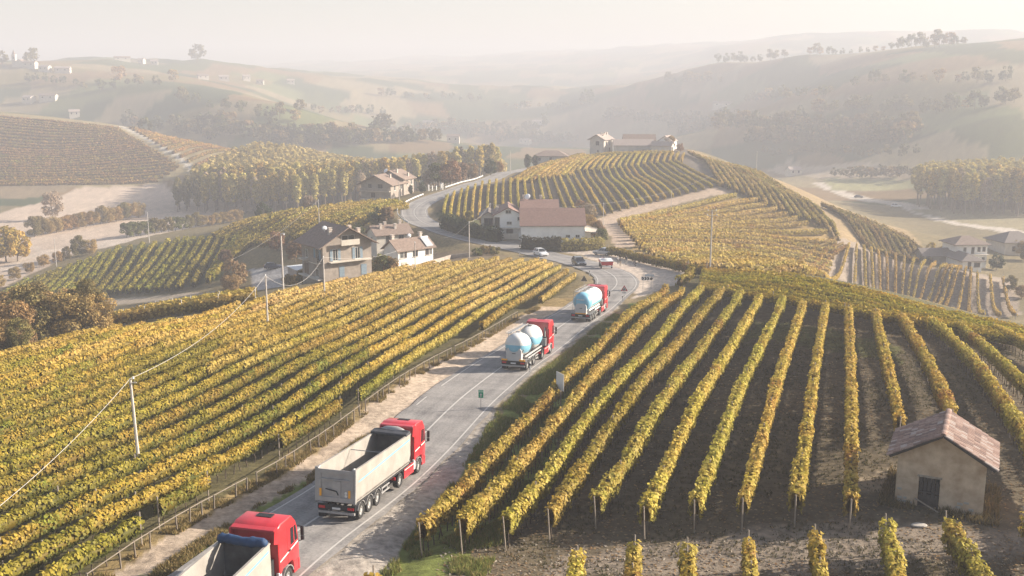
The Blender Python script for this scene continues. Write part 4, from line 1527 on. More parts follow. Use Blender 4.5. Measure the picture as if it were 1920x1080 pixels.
def roof_mat(name, c1, c2):
    """Clay tile covering too far away to pick apart: courses along the slope and mottled tiles."""
    m, nt, out = nodes_of(name)
    N = nt.nodes.new
    L = nt.links.new
    p = N('ShaderNodeBsdfPrincipled')
    p.inputs['Roughness'].default_value = .9
    tc = N('ShaderNodeTexCoord')
    n = N('ShaderNodeTexNoise')
    n.inputs['Scale'].default_value = 2.2
    n.inputs['Detail'].default_value = 7
    n.inputs['Roughness'].default_value = .75
    L(tc.outputs['Object'], n.inputs['Vector'])
    r = N('ShaderNodeMapRange')
    r.inputs['From Min'].default_value = .33
    r.inputs['From Max'].default_value = .67
    L(n.outputs['Fac'], r.inputs['Value'])
    mx = N('ShaderNodeMix')
    mx.data_type = 'RGBA'
    mx.inputs['A'].default_value = (*c1, 1)
    mx.inputs['B'].default_value = (*c2, 1)
    L(r.outputs['Result'], mx.inputs['Factor'])
    L(mx.outputs['Result'], p.inputs['Base Color'])
    wv = N('ShaderNodeTexWave')
    wv.inputs['Scale'].default_value = 1.3
    wv.inputs['Distortion'].default_value = .6
    L(tc.outputs['Object'], wv.inputs['Vector'])
    b = N('ShaderNodeBump')
    b.inputs['Strength'].default_value = .6
    b.inputs['Distance'].default_value = .06
    L(wv.outputs['Fac'], b.inputs['Height'])
    L(b.outputs['Normal'], p.inputs['Normal'])
    L(p.outputs[0], out.inputs[0])
    return m


M_ROOF_BROWN = roof_mat('old_brown_tiles', (.16, .115, .09), (.29, .21, .165))
M_ROOF_RED = roof_mat('red_clay_tiles', (.18, .105, .085), (.27, .165, .132))
M_ROOF_PINK = roof_mat('faded_tiles', (.30, .235, .20), (.42, .34, .29))
M_ROOF_DARK = roof_mat('dark_tiles', (.14, .115, .10), (.22, .18, .155))


def facing(cx, cy, W, D, h, face, a, z, w, hh):
    """Box corners for a panel on a block's face; a is measured along the face from its centre."""
    def B(d0, d1, a0=None, a1=None, z0=None, z1=None):
        a0 = a - w / 2 if a0 is None else a0
        a1 = a + w / 2 if a1 is None else a1
        z0 = z if z0 is None else z0
        z1 = z + hh if z1 is None else z1
        if face == 'S':
            return (cx + a0, cx + a1, cy - D / 2 - d1, cy - D / 2 - d0, z0, z1)
        if face == 'N':
            return (cx + a0, cx + a1, cy + D / 2 + d0, cy + D / 2 + d1, z0, z1)
        if face == 'E':
            return (cx + W / 2 + d0, cx + W / 2 + d1, cy + a0, cy + a1, z0, z1)
        return (cx - W / 2 - d1, cx - W / 2 - d0, cy + a0, cy + a1, z0, z1)
    return B


def block(t, W, D, h, rise, ridge='x', over=.5, cx=0, cy=0, base=-2.0, wall=M_CREAM, roof=M_ROOF_BROWN, hip=False, openings=(), chimneys=(), z0=0.0, thick=.2, dishes=()):
    """A wall block with roof, windows, doors and chimneys under the root t."""
    x0, x1, y0, y1 = cx - W / 2, cx + W / 2, cy - D / 2, cy + D / 2
    mb = MB()
    if hip:
        mb.box(x0, x1, y0, y1, z0 + base, z0 + h)
    elif ridge == 'x':
        mb.prism([(y0, z0 + base), (y1, z0 + base), (y1, z0 + h), (cy, z0 + h + rise), (y0, z0 + h)], x0, x1, 'x')
    else:
        mb.prism([(x0, z0 + base), (x1, z0 + base), (x1, z0 + h), (cx, z0 + h + rise), (x0, z0 + h)], y0, y1, 'y')
    mb.build('wall', wall, t)
    half = (D if ridge == 'x' else W) / 2
    k = rise / half
    e, top = z0 + h - over * k + .06, z0 + h + rise + .06
    rb = MB()
    if hip:
        r = min(W, D) / 2
        X0, X1, Y0, Y1 = x0 - over, x1 + over, y0 - over, y1 + over
        zz = z0 + h + .03
        if W >= D:
            a, b = (cx - (W / 2 - r * .9), cy), (cx + (W / 2 - r * .9), cy)
        else:
            a, b = (cx, cy - (D / 2 - r * .9)), (cx, cy + (D / 2 - r * .9))
        vs = [(X0, Y0, zz), (X1, Y0, zz), (X1, Y1, zz), (X0, Y1, zz), (*a, zz + rise), (*b, zz + rise), (X0, Y0, zz - .16), (X1, Y0, zz - .16), (X1, Y1, zz - .16), (X0, Y1, zz - .16)]
        if W >= D:
            fs = [(0, 1, 5, 4), (1, 2, 5), (2, 3, 4, 5), (3, 0, 4)]
        else:
            fs = [(0, 1, 4), (1, 2, 5, 4), (2, 3, 5), (3, 0, 4, 5)]
        fs += [(9, 8, 7, 6), (6, 7, 1, 0), (7, 8, 2, 1), (8, 9, 3, 2), (9, 6, 0, 3)]
        rb.add(vs, fs)
    elif ridge == 'x':
        for s_ in (-1, 1):
            yy = cy + s_ * (half + over)
            rb.hexa([(x0 - over, cy, top), (x1 + over, cy, top), (x1 + over, yy, e), (x0 - over, yy, e), (x0 - over, cy, top + thick), (x1 + over, cy, top + thick), (x1 + over, yy, e + thick * .8), (x0 - over, yy, e + thick * .8)])
    else:
        for s_ in (-1, 1):
            xx = cx + s_ * (half + over)
            rb.hexa([(cx, y0 - over, top), (cx, y1 + over, top), (xx, y1 + over, e), (xx, y0 - over, e), (cx, y0 - over, top + thick), (cx, y1 + over, top + thick), (xx, y1 + over, e + thick * .8), (xx, y0 - over, e + thick * .8)])
    rf = rb.build('roof', roof, t)
    for q in chimneys:
        px, py = q[0] + cx, q[1] + cy
        dist = abs(py - cy) if ridge == 'x' else abs(px - cx)
        zr = z0 + h + rise - dist * k
        ch = MB().box(px - .28, px + .28, py - .28, py + .28, zr - .3, zr + 1.0)
        ch.box(px - .38, px + .38, py - .38, py + .38, zr + 1.0, zr + 1.1)
        ch.box(px - .2, px + .2, py - .2, py + .2, zr + 1.1, zr + 1.3)
        ch.box(px - .36, px + .36, py - .36, py + .36, zr + 1.3, zr + 1.38)
        ch.build('chimney', M_CHIM, rf)
    for q in dishes:
        px, py = q[0] + cx, q[1] + cy
        dist = abs(py - cy) if ridge == 'x' else abs(px - cx)
        zr = z0 + h + rise - dist * k
        r = q[2]
        d = MB()
        d.cyl((px, py, zr - .1), (px, py, zr + .9), .03, n=6)
        d.cyl((px, py - .02, zr + .9), (px - .05, py - .16, zr + 1.0), r, r * .6, 14)
        d.build('satellite_dish', M_DISH, rf)
    for op in openings:
        face, a, z, w, hh, kind = op[:6]
        B = facing(cx, cy, W, D, h, face, a, z0 + z, w, hh)
        if kind in ('win', 'shut', 'dark', 'glass'):
            f = MB()
            for q in (B(-.04, .05, z1=z0 + z + .07), B(-.04, .05, z0=z0 + z + hh - .07), B(-.04, .05, a1=a - w / 2 + .08, z0=z0 + z + .07, z1=z0 + z + hh - .07), B(-.04, .05, a0=a + w / 2 - .08, z0=z0 + z + .07, z1=z0 + z + hh - .07),
                      B(-.02, .04, a0=a - .035, a1=a + .035, z0=z0 + z + .07, z1=z0 + z + hh - .07)):
                f.box(*q)
            wd = f.build('window', M_FRAME if kind != 'dark' else M_BROWNW, t)
            MB().box(*B(-.03, .012, a - w / 2 + .06, a + w / 2 - .06, z0 + z + .06, z0 + z + hh - .06)).build('pane', M_GLASS, wd)
            MB().box(*B(-.03, .16, a - w / 2 - .1, a + w / 2 + .1, z0 + z - .1, z0 + z)).build('sill', M_FRAME, wd)
            if kind == 'shut':
                for s_ in (-1, 1):
                    c = a + s_ * (w / 2 + w * .27)
                    MB().box(*B(.0, .07, c - w * .25, c + w * .25)).build('shutter', M_BLUE if len(op) < 7 else op[6], wd)
        elif kind == 'door':
            MB().box(*B(-.03, .06)).build('door', op[6] if len(op) > 6 else M_BROWNW, t)
        elif kind == 'balcony':
            sl = MB().box(*B(0, 1.0, z1=z0 + z + .16)).build('balcony', M_CREAM, t)
            if len(op) > 6:
                q = MB()
                q.box(*B(.9, 1.0, z0=z0 + z + .16, z1=z0 + z + hh))
                q.build('parapet', op[6], sl)
    return rf


def spot(u, v, W, D, rot, corner='SL', ymax=330, ymin=100):
    """Centre of a footprint whose named front corner stands at the surveyed point."""
    x, y = at(u, v, 0, ymax, ymin)
    a = math.radians(rot)
    lx, ly = (W / 2 if corner == 'SL' else -W / 2 if corner == 'SR' else 0), D / 2
    cx, cy = x + lx * math.cos(a) - ly * math.sin(a), y + lx * math.sin(a) + ly * math.cos(a)
    return (cx, cy, gz(x, y))


# big stone house with blue shutters
W, D = 9.6, 8.8
t = thing('house', 'big stone house with blue shutters, balconies and a broad brown roof', 'house', spot(607, 529, W, D, 36), -math.radians(36))
block(t, W, D, 6.6, 2.7, 'y', 1.1, wall=M_STONE, base=-4, chimneys=[(-2.4, -2.6), (2.9, .4), (3.3, -2.4)], dishes=[(-2.2, 0, .45)], openings=[
    ('S', -2.4, 3.6, 1.0, 2.1, 'shut'), ('S', 2.0, 3.6, 1.0, 2.1, 'shut'), ('S', -1.2, .6, 1.0, 1.9, 'door', M_BLUE), ('S', 3.2, .6, 1.1, 1.9, 'door', M_BLUE),
    ('S', .3, 3.35, 8.2, .2, 'balcony'), ('S', .2, 6.3, 3.6, 1.0, 'balcony', M_CREAM), ('S', .2, 6.5, 2.6, 1.5, 'win'),
    ('W', -2.2, 3.6, 1.4, 2.1, 'shut'), ('W', 2.2, 3.6, .9, 1.5, 'win'), ('W', -2.2, 3.2, 3.4, 1.1, 'balcony', M_STONE), ('W', 2.6, 3.2, 2.6, .2, 'balcony'),
    ('W', 0, .3, 8.4, .2, 'balcony'), ('W', 2.5, .6, 1.6, 1.9, 'door'), ('W', -2, .6, 1.2, 1.5, 'win')])
# small stone house behind
W, D = 8.6, 5.6
t = thing('house', 'small stone house with brown roof behind the low white house', 'house', spot(707, 484, W, D, 30), -math.radians(30))
block(t, W, D, 5.4, 1.6, 'x', .6, wall=M_CREAM, base=-3, chimneys=[(-2.6, -1.2), (1.0, -1.4), (-.6, 1), (3.0, .5)], openings=[
    ('S', -1.3, 3.2, 1.3, 1.9, 'dark'), ('S', 1.9, 3.2, 1.3, 1.9, 'dark'), ('S', 2.8, .3, 1.0, 2.0, 'door'), ('W', 0, 3.2, 1.0, 1.4, 'win')])
# low white house
W, D = 8.6, 4.6
t = thing('house', 'low white house with brown tiled roof and small windows', 'house', spot(747, 501, W, D, 43), -math.radians(43))
block(t, W, D, 3.3, 1.6, 'x', .5, wall=M_WHITE, base=-3, chimneys=[(-3.7, .3), (3.2, .4)], dishes=[(.5, .4, .4)], openings=[
    ('S', -3.4, 1.7, .9, 1.25, 'win'), ('S', -2.5, 1.7, .6, 1.25, 'dark'), ('S', -.1, 1.7, 1.2, 1.25, 'dark'), ('S', 2.8, 1.7, .8, 1.25, 'dark'), ('S', 3.7, 1.7, .7, 1.25, 'win'), ('S', -2.9, .1, 1.4, .8, 'door', M_CREAM)])
sp_ = MB()
sp_.hexa([(2.5, -2.6, 3.42), (4.2, -2.6, 3.42), (4.2, -.8, 4.75), (2.5, -.8, 4.75), (2.5, -2.6, 3.52), (4.2, -2.6, 3.52), (4.2, -.8, 4.85), (2.5, -.8, 4.85)])
sp_.build('solar_panel', mat('solar_glass', (.45, .46, .47), .2, .1, 2, spec=.6), t)
MB().cyl((2.5, -.6, 5.0), (4.2, -.6, 5.0), .22, n=10).build('water_tank', M_DISH, t)
wl = MB()
P = line([(752, 512), (800, 499), (842, 486), (880, 482)], 0, 225, 170)
R = resample(P, 10)
Z = H(R[:, 0], R[:, 1])
for i in range(9):
    d = (R[i + 1] - R[i]) / np.linalg.norm(R[i + 1] - R[i])
    n_ = np.array([d[1], -d[0]]) * .15
    a, b = R[i], R[i + 1]
    wl.hexa([(a[0] - n_[0], a[1] - n_[1], Z[i] - 1), (a[0] + n_[0], a[1] + n_[1], Z[i] - 1), (b[0] + n_[0], b[1] + n_[1], Z[i + 1] - 1), (b[0] - n_[0], b[1] - n_[1], Z[i + 1] - 1),
             (a[0] - n_[0], a[1] - n_[1], Z[i] + .9), (a[0] + n_[0], a[1] + n_[1], Z[i] + .9), (b[0] + n_[0], b[1] + n_[1], Z[i + 1] + .9), (b[0] - n_[0], b[1] - n_[1], Z[i + 1] + .9)])
tag(wl.build('garden_wall', M_STONE), 'low grey garden wall below the white house', 'wall', kind='thing')
# outbuilding beside the big house
t = thing('shed', 'low grey outbuilding with flat pale roof left of the big stone house', 'shed', ground_at(562, 520, 260, 200), -math.radians(36))
MB().box(-1.8, 1.8, -2.5, 2.5, -1, 2.2).build('wall', M_STONE, t)
MB().hexa([(-2, -2.7, 2.2), (2, -2.7, 2.2), (2, 2.7, 2.45), (-2, 2.7, 2.45), (-2, -2.7, 2.32), (2, -2.7, 2.32), (2, 2.7, 2.57), (-2, 2.7, 2.57)]).build('roof', M_GREYW, t)
MB().box(.4, 1.4, -2.56, -2.51, 0, 1.9).build('door', M_DARKW, t)

# red-roofed farmhouse by the junction
W, D = 14.4, 9.5
t = thing('farmhouse', 'white farmhouse with long red tiled roof beside the junction', 'house', spot(977, 455, W, D, 1), -math.radians(1))
block(t, W, D, 4.0, 3.2, 'x', .35, wall=M_WHITE, roof=M_ROOF_RED, base=-2.5, openings=[('S', 3.4, 1.2, 1.0, .7, 'win'), ('S', 5.6, 1.2, 1.0, .7, 'win'), ('E', 0, 1.5, 1.2, 1.2, 'win')])
block(t, 8.6, 12.0, 6.0, 2.3, 'x', .35, cx=-2.6, cy=8.2, wall=M_WHITE, roof=M_ROOF_RED, base=-3.5, chimneys=[(-3.6, .4), (.4, .5)], dishes=[(-2.8, 0, .75)], openings=[('E', 0, 3, 1, 1.2, 'win')])
block(t, 6.6, 11.0, 5.7, 1.7, 'y', .55, cx=-10.0, cy=5.6, wall=M_WHITE, roof=M_ROOF_RED, base=-3, chimneys=[(-2.6, -1.5)], openings=[
    ('S', .0, 6.15, 1.3, .8, 'win'), ('S', .2, 3.6, 1.2, .7, 'win'), ('S', 2.6, 4.5, 1.1, .9, 'win'), ('S', .3, .5, 1.5, 2.2, 'door', M_DARKW), ('S', .4, 2.75, 5.0, .2, 'balcony'), ('S', -2.6, 3.3, 1.2, 2.0, 'dark'), ('S', -2.6, .4, 1.2, 2.2, 'door', M_DARKW)])
block(t, 3.4, 8, 5.2, .9, 'y', .6, cx=-14.6, cy=6.6, wall=M_CREAM, roof=M_ROOF_DARK, base=-3, openings=[('S', 0, 2.8, 2.0, 2.0, 'dark'), ('S', 0, .3, 2.2, 2.0, 'door', M_DARKW)])
aw = MB().hexa([(7.3, -4.9, 2.6), (10.4, -4.9, 2.3), (10.4, -1.8, 3.3), (7.3, -1.8, 3.6), (7.3, -4.9, 2.68), (10.4, -4.9, 2.38), (10.4, -1.8, 3.38), (7.3, -1.8, 3.68)])
aw.build('awning', M_CREAM, t)
MB().box(7.25, 10.0, -1.9, -1.8, -1, 2.6).build('annex_wall', M_WHITE, t)
gp = ground_at(958, 449, 260, 200)
t = thing('gate', 'pale metal driveway gate between the two hedges', 'gate', gp, -math.radians(2))
for s_ in (-1, 1):
    MB().box(s_ * 2.0 - .2, s_ * 2.0 + .2, -.2, .2, -.3, 1.9).build('pillar', M_WHITE, t)
    MB().box(-1.78 if s_ < 0 else .02, -.02 if s_ < 0 else 1.78, -.05, .05, .12, 1.5).build('gate_leaf', M_CREAM, t)

# chalet above the bend
W, D = 10.4, 10.5
t = thing('house', 'grey chalet with wide brown roof and balconies above the bend', 'house', spot(733, 373, W, D, -20, 'SR', 360, 270), math.radians(20))
block(t, W, D, 4.6, 2.5, 'y', 1.1, wall=M_STONE, roof=M_ROOF_BROWN, base=-4, chimneys=[(-3.4, 0), (2.4, 0)], openings=[
    ('S', -2.0, 2.6, 1.2, 1.9, 'dark'), ('S', 1.6, 2.6, 1.6, 1.9, 'dark'), ('S', 0, 2.2, 10.2, 1.1, 'balcony', M_STONE), ('S', -1, .1, 1.4, 1.6, 'dark'), ('S', 0, -.4, 10.4, .3, 'balcony'), ('E', -2.5, 2.4, 1.2, 1.6, 'win'), ('E', 2, 2.4, 1.2, 1.6, 'win')])
block(t, 9.4, 7.5, 5.6, 2.3, 'y', .8, cx=.9, cy=6.8, wall=M_STONE, roof=M_ROOF_BROWN, base=-4, chimneys=[(4.0, 1), (1.5, -2)], dishes=[(-1.6, -3.6, .8)], openings=[('E', -1, 3.4, 1.2, 1.6, 'win'), ('E', 2, 3.4, 1.2, 1.6, 'win')])
# white gate above the bend
gp = ground_at(817, 357, 330, 260)
t = thing('gate', 'white gate with tall pillars where the drive meets the bend', 'gate', gp, math.radians(25))
for k, (x, hh) in enumerate([(-2.6, 1.7), (-1.3, 1.5), (.2, 1.5), (1.9, 2.3), (2.5, 2.3)]):
    MB().box(x - .14, x + .14, -.14, .14, -.4, hh).build('pillar', M_WHITE, t)
MB().box(-2.4, -.1, -.03, .03, .25, .35).box(-2.4, -.1, -.03, .03, 1.1, 1.2).build('gate_rail', M_WHITE, t)
MB().box(1.76, 2.64, -.15, .15, 2.3, 2.45).build('lintel', M_WHITE, t)

# hilltop farm
W, D = 7.0, 9.5
t = thing('farmhouse', 'tall hilltop farmhouse with low pinkish wings', 'house', spot(1132, 286, W, D, -30, 'SR', 490, 420), math.radians(30))
block(t, W, D, 6.2, 1.9, 'y', .9, wall=M_CREAM, roof=M_ROOF_PINK, base=-3, chimneys=[(-1.0, 2), (.5, 2.5), (1.4, -1), (.8, 4)], openings=[
    ('S', .3, 3.4, 1.7, 1.9, 'dark'), ('S', .6, .3, .7, 1.0, 'dark'), ('E', -2.2, 3.2, 1.1, 1.9, 'dark'), ('E', 1.4, 3.2, 1.1, 1.6, 'win'), ('E', 1.4, .2, 1.1, 2.0, 'door')])
t2 = thing('barn', 'long low barn with pinkish roof right of the hilltop farmhouse', 'barn', spot(1152, 286, 17, 8, -4, 'SL', 490, 420), math.radians(4))
block(t2, 17, 8, 3.2, 2.3, 'x', .5, wall=M_CREAM, roof=M_ROOF_PINK, base=-3, openings=[('W', 0, .2, 2.4, 2.4, 'door')])
block(t2, 14, 8, 5.0, 2.3, 'x', .5, cx=3.0, cy=9.5, wall=M_CREAM, roof=M_ROOF_BROWN, base=-3)
t3 = thing('house', 'small gabled white house at the right end of the hilltop farm', 'house', spot(1222, 284, 6, 8, -25, 'SL', 490, 420), math.radians(25))
block(t3, 6, 8, 4.4, 2.0, 'y', .5, cx=1, cy=6, wall=M_WHITE, roof=M_ROOF_PINK, base=-3, openings=[('S', 0, 2.4, .9, 1.2, 'dark'), ('E', 0, 2.4, .9, 1.2, 'dark')])
block(t3, 9, 5, 2.6, 1.6, 'x', .4, cx=1, cy=-1, wall=M_CREAM, roof=M_ROOF_PINK, base=-3)
# low house left of the hill
t = thing('house', 'low house with hipped brown roof half hidden by the hill shoulder', 'house', (off(1034, 455, -6)[0], 455, gz(off(1034, 455, -6)[0], 455) + .2), math.radians(6))
block(t, 14, 9, 4.2, 2.2, 'x', .8, hip=True, wall=M_CREAM, roof=M_ROOF_BROWN, base=-4, openings=[('S', -5, 2.2, 1, 1.3, 'dark'), ('S', 0, 1.8, 1.2, 2.0, 'dark'), ('S', 4.6, 2.2, 1, 1.3, 'dark')])

# farmhouse on the right
t = thing('farmhouse', 'two-storey white farmhouse with hipped brown roof on the right slope', 'house', spot(1805, 507, 9.0, 9, 4, 'SL', 300, 225), -math.radians(4))
block(t, 9.4, 8, 6.0, 2.0, 'x', .9, cx=2.2, cy=8.0, hip=True, wall=M_WHITE, roof=M_ROOF_BROWN, base=-3, openings=[
    ('S', -2.0, 3.9, .9, 1.3, 'win'), ('S', .4, 3.3, .9, 1.9, 'dark'), ('S', 2.2, 3.9, .9, 1.3, 'dark'), ('S', 3.7, 3.9, .9, 1.3, 'dark'), ('S', 3.7, 1.0, .9, 1.3, 'win'), ('S', 1.5, 3.0, 7.0, .2, 'balcony')])
block(t, 5.6, 14, 2.6, 1.7, 'y', .8, cx=-1.6, cy=3.0, hip=True, wall=M_WHITE, roof=M_ROOF_DARK, base=-3, openings=[('S', -.8, .3, 1.0, 2.0, 'dark'), ('S', 1.4, .8, 1.8, 1.3, 'dark')])
block(t, 9, 6, 2.6, 1.6, 'x', .6, cx=-6.5, cy=8.6, wall=M_STONE, roof=M_ROOF_DARK, base=-3)
t = thing('house', 'far house with big dark hipped roof at the right edge', 'house', (off(1898, 318, -25)[0], 318, gz(off(1898, 318, -25)[0], 318)), -math.radians(8))
block(t, 12, 10, 4.0, 2.8, 'x', .8, hip=True, wall=M_CREAM, roof=M_ROOF_DARK, base=-3, openings=[('S', -3, 1.2, 1.0, 1.6, 'dark'), ('S', 0, 1.2, 1.0, 1.6, 'dark'), ('S', 3, 1.2, 1.0, 1.6, 'dark')])

# far houses in the haze
FARH = [(58, 129, 14, 7, 5, 'white house of the far village beside the church'), (85, 132, 12, 7, 5, 'second white house of the far village, right of the church'), (118, 133, 16, 8, 5, 'long pale house at the right end of the far village'),
        (230, 122, 20, 7, 4, 'long low building on the far left skyline'), (266, 122, 8, 7, 6, 'tall small house on the far left skyline'), (290, 123, 9, 7, 5, 'pale house right of the tall small house on the skyline'),
        (381, 150, 13, 7, 5, 'white house below the far round hilltop'), (420, 151, 12, 7, 5, 'pale house right of the white house below the hilltop'), (462, 151, 9, 7, 6, 'white tower-like house on the far green slope'),
        (488, 156, 9, 6, 5, 'small white house lowest on the far green slope'), (545, 152, 10, 7, 5, 'faint house at the right end of the far green slope'), (55, 190, 10, 8, 5, 'white house at the left below the contour rows'),
        (92, 188, 16, 8, 5, 'long pale house right of the white house at the left'), (140, 220, 9, 7, 5, 'white gabled house behind the left slope crest'), (508, 290, 8, 6, 4, 'small white house with pink roof left of the plantation'),
        (850, 268, 11, 8, 6, 'white valley house behind the plantation'), (803, 238, 14, 8, 7, 'faint large house in the valley trees'), (985, 272, 13, 9, 4, 'valley shed with pale roof left of the hill'),
        (668, 262, 10, 8, 5, 'pinkish house among the valley trees'), (1000, 255, 14, 8, 4, 'faint long building in the valley'), (1488, 330, 9, 6, 4, 'white roadside house in the right valley'),
        (1355, 197, 22, 8, 4, 'long pale building in the far right valley'), (1010, 238, 16, 8, 4, 'faint pale warehouse in the far valley')]
for i, (u, v, W, D, hgt, lb) in enumerate(FARH):
    p = ground_at(u, v, 1700, 430)
    t = thing('house', lb, 'house', p, math.radians(random.uniform(-30, 30)), 'houses far off in the haze')
    block(t, W, D, hgt, 1.8, 'x', .5, wall=M_CREAM, roof=M_ROOF_PINK if i % 3 else M_ROOF_BROWN, base=-4, openings=[('S', -W * .28, hgt * .5, 1.2, 1.5, 'dark'), ('S', W * .2, hgt * .5, 1.2, 1.5, 'dark')])
p = ground_at(28, 127, 1300, 900)
t = thing('church', 'church tower of the far village on the left skyline', 'church', p)
MB().box(-2, 2, -2, 2, -3, 13).build('tower', M_CREAM, t)
MB().box(-2.3, 2.3, -2.3, 2.3, 13, 13.6).build('cornice', M_WHITE, t)
MB().cyl((0, 0, 13.6), (0, 0, 19), 2.1, .05, 8).build('spire', M_ROOF_BROWN, t)
MB().box(-.7, .7, -2.06, -2.0, 9, 11.5).build('belfry_opening', M_GLASS, t)
block(t, 8, 14, 6, 2.4, 'y', .4, cx=6.2, cy=4, wall=M_CREAM, roof=M_ROOF_BROWN, base=-3)

# ---- the vineyard hut in the right foreground, tile by tile
hx, hy = at(1683, 962, 0, 80)
hx2, hy2 = at(1836, 957, 0, 80)
HW = math.hypot(hx2 - hx, hy2 - hy)
HROT = math.radians(-26)
HW = 5.1
HD = 4.4
mx_, my_ = at(1758, 955, 0, 80)
hz0 = gz(mx_, my_)
HUT = thing('vineyard_hut', 'ochre plastered hut with tiled gable roof among the right vine rows', 'hut', (mx_ - math.sin(HROT) * HD / 2, my_ + math.cos(HROT) * HD / 2, hz0), -HROT)
HE, HR = 3.45, 1.45
w2, d2 = HW / 2, HD / 2
dx0, dx1, dz1 = -1.22, .02, 1.95
wb = MB()
# front wall with a real door opening
wb.box(-w2, dx0, -d2, -d2 + .3, -.6, dz1)
wb.box(dx1, w2, -d2, -d2 + .3, -.6, dz1)
wb.prism([(-w2, dz1), (w2, dz1), (w2, HE), (0, HE + HR), (-w2, HE)], -d2, -d2 + .3, 'y')
wb.prism([(-w2, -.6), (w2, -.6), (w2, HE), (0, HE + HR), (-w2, HE)], d2 - .3, d2, 'y')
wb.box(-w2, -w2 + .3, -d2 + .3, d2 - .3, -.6, HE)
wb.box(w2 - .3, w2, -d2 + .3, d2 - .3, -.6, HE)
wb.build('wall', M_OCHRE, HUT)
dr = MB().box(dx0 + .02, dx1 - .02, -d2 + .16, -d2 + .2, -.1, .62).build('door', M_DARKW, HUT)
for k in range(5):
    a0 = dx0 + .03 + k * (dx1 - dx0 - .06) / 5
    MB().box(a0 + .01, a0 + (dx1 - dx0 - .06) / 5 - .01, -d2 + .12, -d2 + .158, .02, .9 if k % 2 else .82).build('plank', M_DARKW, dr)
for k in range(5):
    a0 = dx0 + .03 + k * (dx1 - dx0 - .06) / 5
    MB().box(a0 + .012, a0 + (dx1 - dx0 - .06) / 5 - .012, -d2 + .18, -d2 + .22, .98, dz1 - .04).build('plank', M_DARKW, dr)
MB().box(dx0 + .02, dx1 - .02, -d2 + .1, -d2 + .17, .9, 1.0).build('rail', M_DARKW, dr)
MB().box(dx0 - .1, dx1 + .1, -d2 - .012, -d2 + .1, dz1, dz1 + .14).build('lintel', M_WOOD, HUT)
MB().box(dx0 - .05, dx1 + .05, -d2 - .12, -d2 + .28, -.3, -.04).build('threshold', M_STONE, HUT)
OV = .55
rb = MB()
L_ = w2 + .5
kk_ = HR / w2
for s_ in (-1, 1):
    yy0, yy1 = -d2 - OV, d2 + OV
    e = HE - .5 * kk_
    rb.hexa([(0, yy0, HE + HR + .01), (0, yy1, HE + HR + .01), (s_ * L_, yy1, e + .01), (s_ * L_, yy0, e + .01), (0, yy0, HE + HR + .08), (0, yy1, HE + HR + .08), (s_ * L_, yy1, e + .08), (s_ * L_, yy0, e + .08)])
rf = rb.build('roof', M_DARKW, HUT)
for k in range(7):
    yb = -d2 - .4 + k * (HD + .8) / 6
    for s_ in (-1, 1):
        MB().hexa([(s_ * .02, yb - .05, HE + HR - .1), (s_ * .02, yb + .05, HE + HR - .1), (s_ * L_ * .98, yb + .05, e - .1), (s_ * L_ * .98, yb - .05, e - .1), (s_ * .02, yb - .05, HE + HR), (s_ * .02, yb + .05, HE + HR), (s_ * L_ * .98, yb + .05, e), (s_ * L_ * .98, yb - .05, e)]).build('rafter', M_DARKW, rf)
M_TILE = [mat('clay_tile_a', (.245, .158, .125), .9, .25, 5), mat('clay_tile_b', (.31, .215, .175), .9, .25, 5), mat('clay_tile_c', (.19, .127, .105), .9, .25, 5), mat('clay_tile_d', (.37, .30, .26), .92, .2, 5)]
NC, NRW = 18, 8
span = HD + 2 * OV
cw = span / NC
slope_len = math.hypot(L_, HE + HR - e)
tl = slope_len / NRW * 1.28


def barrel(m):
    """A clay barrel tile: a tapering half pipe lying along +X (down the slope)."""
    mb = MB()
    n = 6
    ring = []
    for x, r in ((0, cw * .42), (tl, cw * .54)):
        for q in range(n + 1):
            a = math.pi * q / n
            ring.append((x, r * math.cos(a), r * .62 * math.sin(a)))
        for q in range(n, -1, -1):
            a = math.pi * q / n
            ring.append((x, (r - .025) * math.cos(a), (r - .025) * .62 * math.sin(a) - .004))
    m_ = 2 * (n + 1)
    fs = [(i, (i + 1) % m_, m_ + (i + 1) % m_, m_ + i) for i in range(m_)] + [tuple(range(m_))[::-1], tuple(range(m_, 2 * m_))]
    return mb.add(ring, fs).mesh('tile', m)


TILES = [barrel(m) for m in M_TILE]
ang = math.atan2(HE + HR - e, L_)
rt = random.Random(4)
for s_ in (-1, 1):
    for c in range(NC):
        for r in range(NRW):
            dd = r * slope_len / NRW + rt.uniform(-.03, .03)
            y = -span / 2 + (c + .5) * cw + rt.uniform(-.018, .018)
            pick = rt.choices(range(4), (.42, .3, .2, .08) if s_ < 0 else (.3, .36, .14, .2))[0]
            o = obj('tile', TILES[pick], rf, (s_ * dd * math.cos(ang), y, HE + HR + .085 - dd * math.sin(ang) + .02 * (r % 2) * 0 + rt.uniform(0, .015)),
                    (0, ang - .035 + rt.uniform(-.012, .012), 0 if s_ > 0 else math.pi))
            if s_ < 0:
                o.rotation_euler = (0, ang - .035 + rt.uniform(-.012, .012), math.pi + rt.uniform(-.03, .03))
            else:
                o.rotation_euler = (0, ang - .035 + rt.uniform(-.012, .012), rt.uniform(-.03, .03))
for k in range(14):
    y = -span / 2 + (k + .5) * span / 14
    o = obj('ridge_tile', TILES[(k * 7) % 3 % 4], rf, (0, y - .2, HE + HR + .13), (0, 0, math.pi / 2), (.62, 1.25, 1.25))
M_RUBBLE = mat('bare_rubble', (.42, .38, .33), .95, .2, 4)
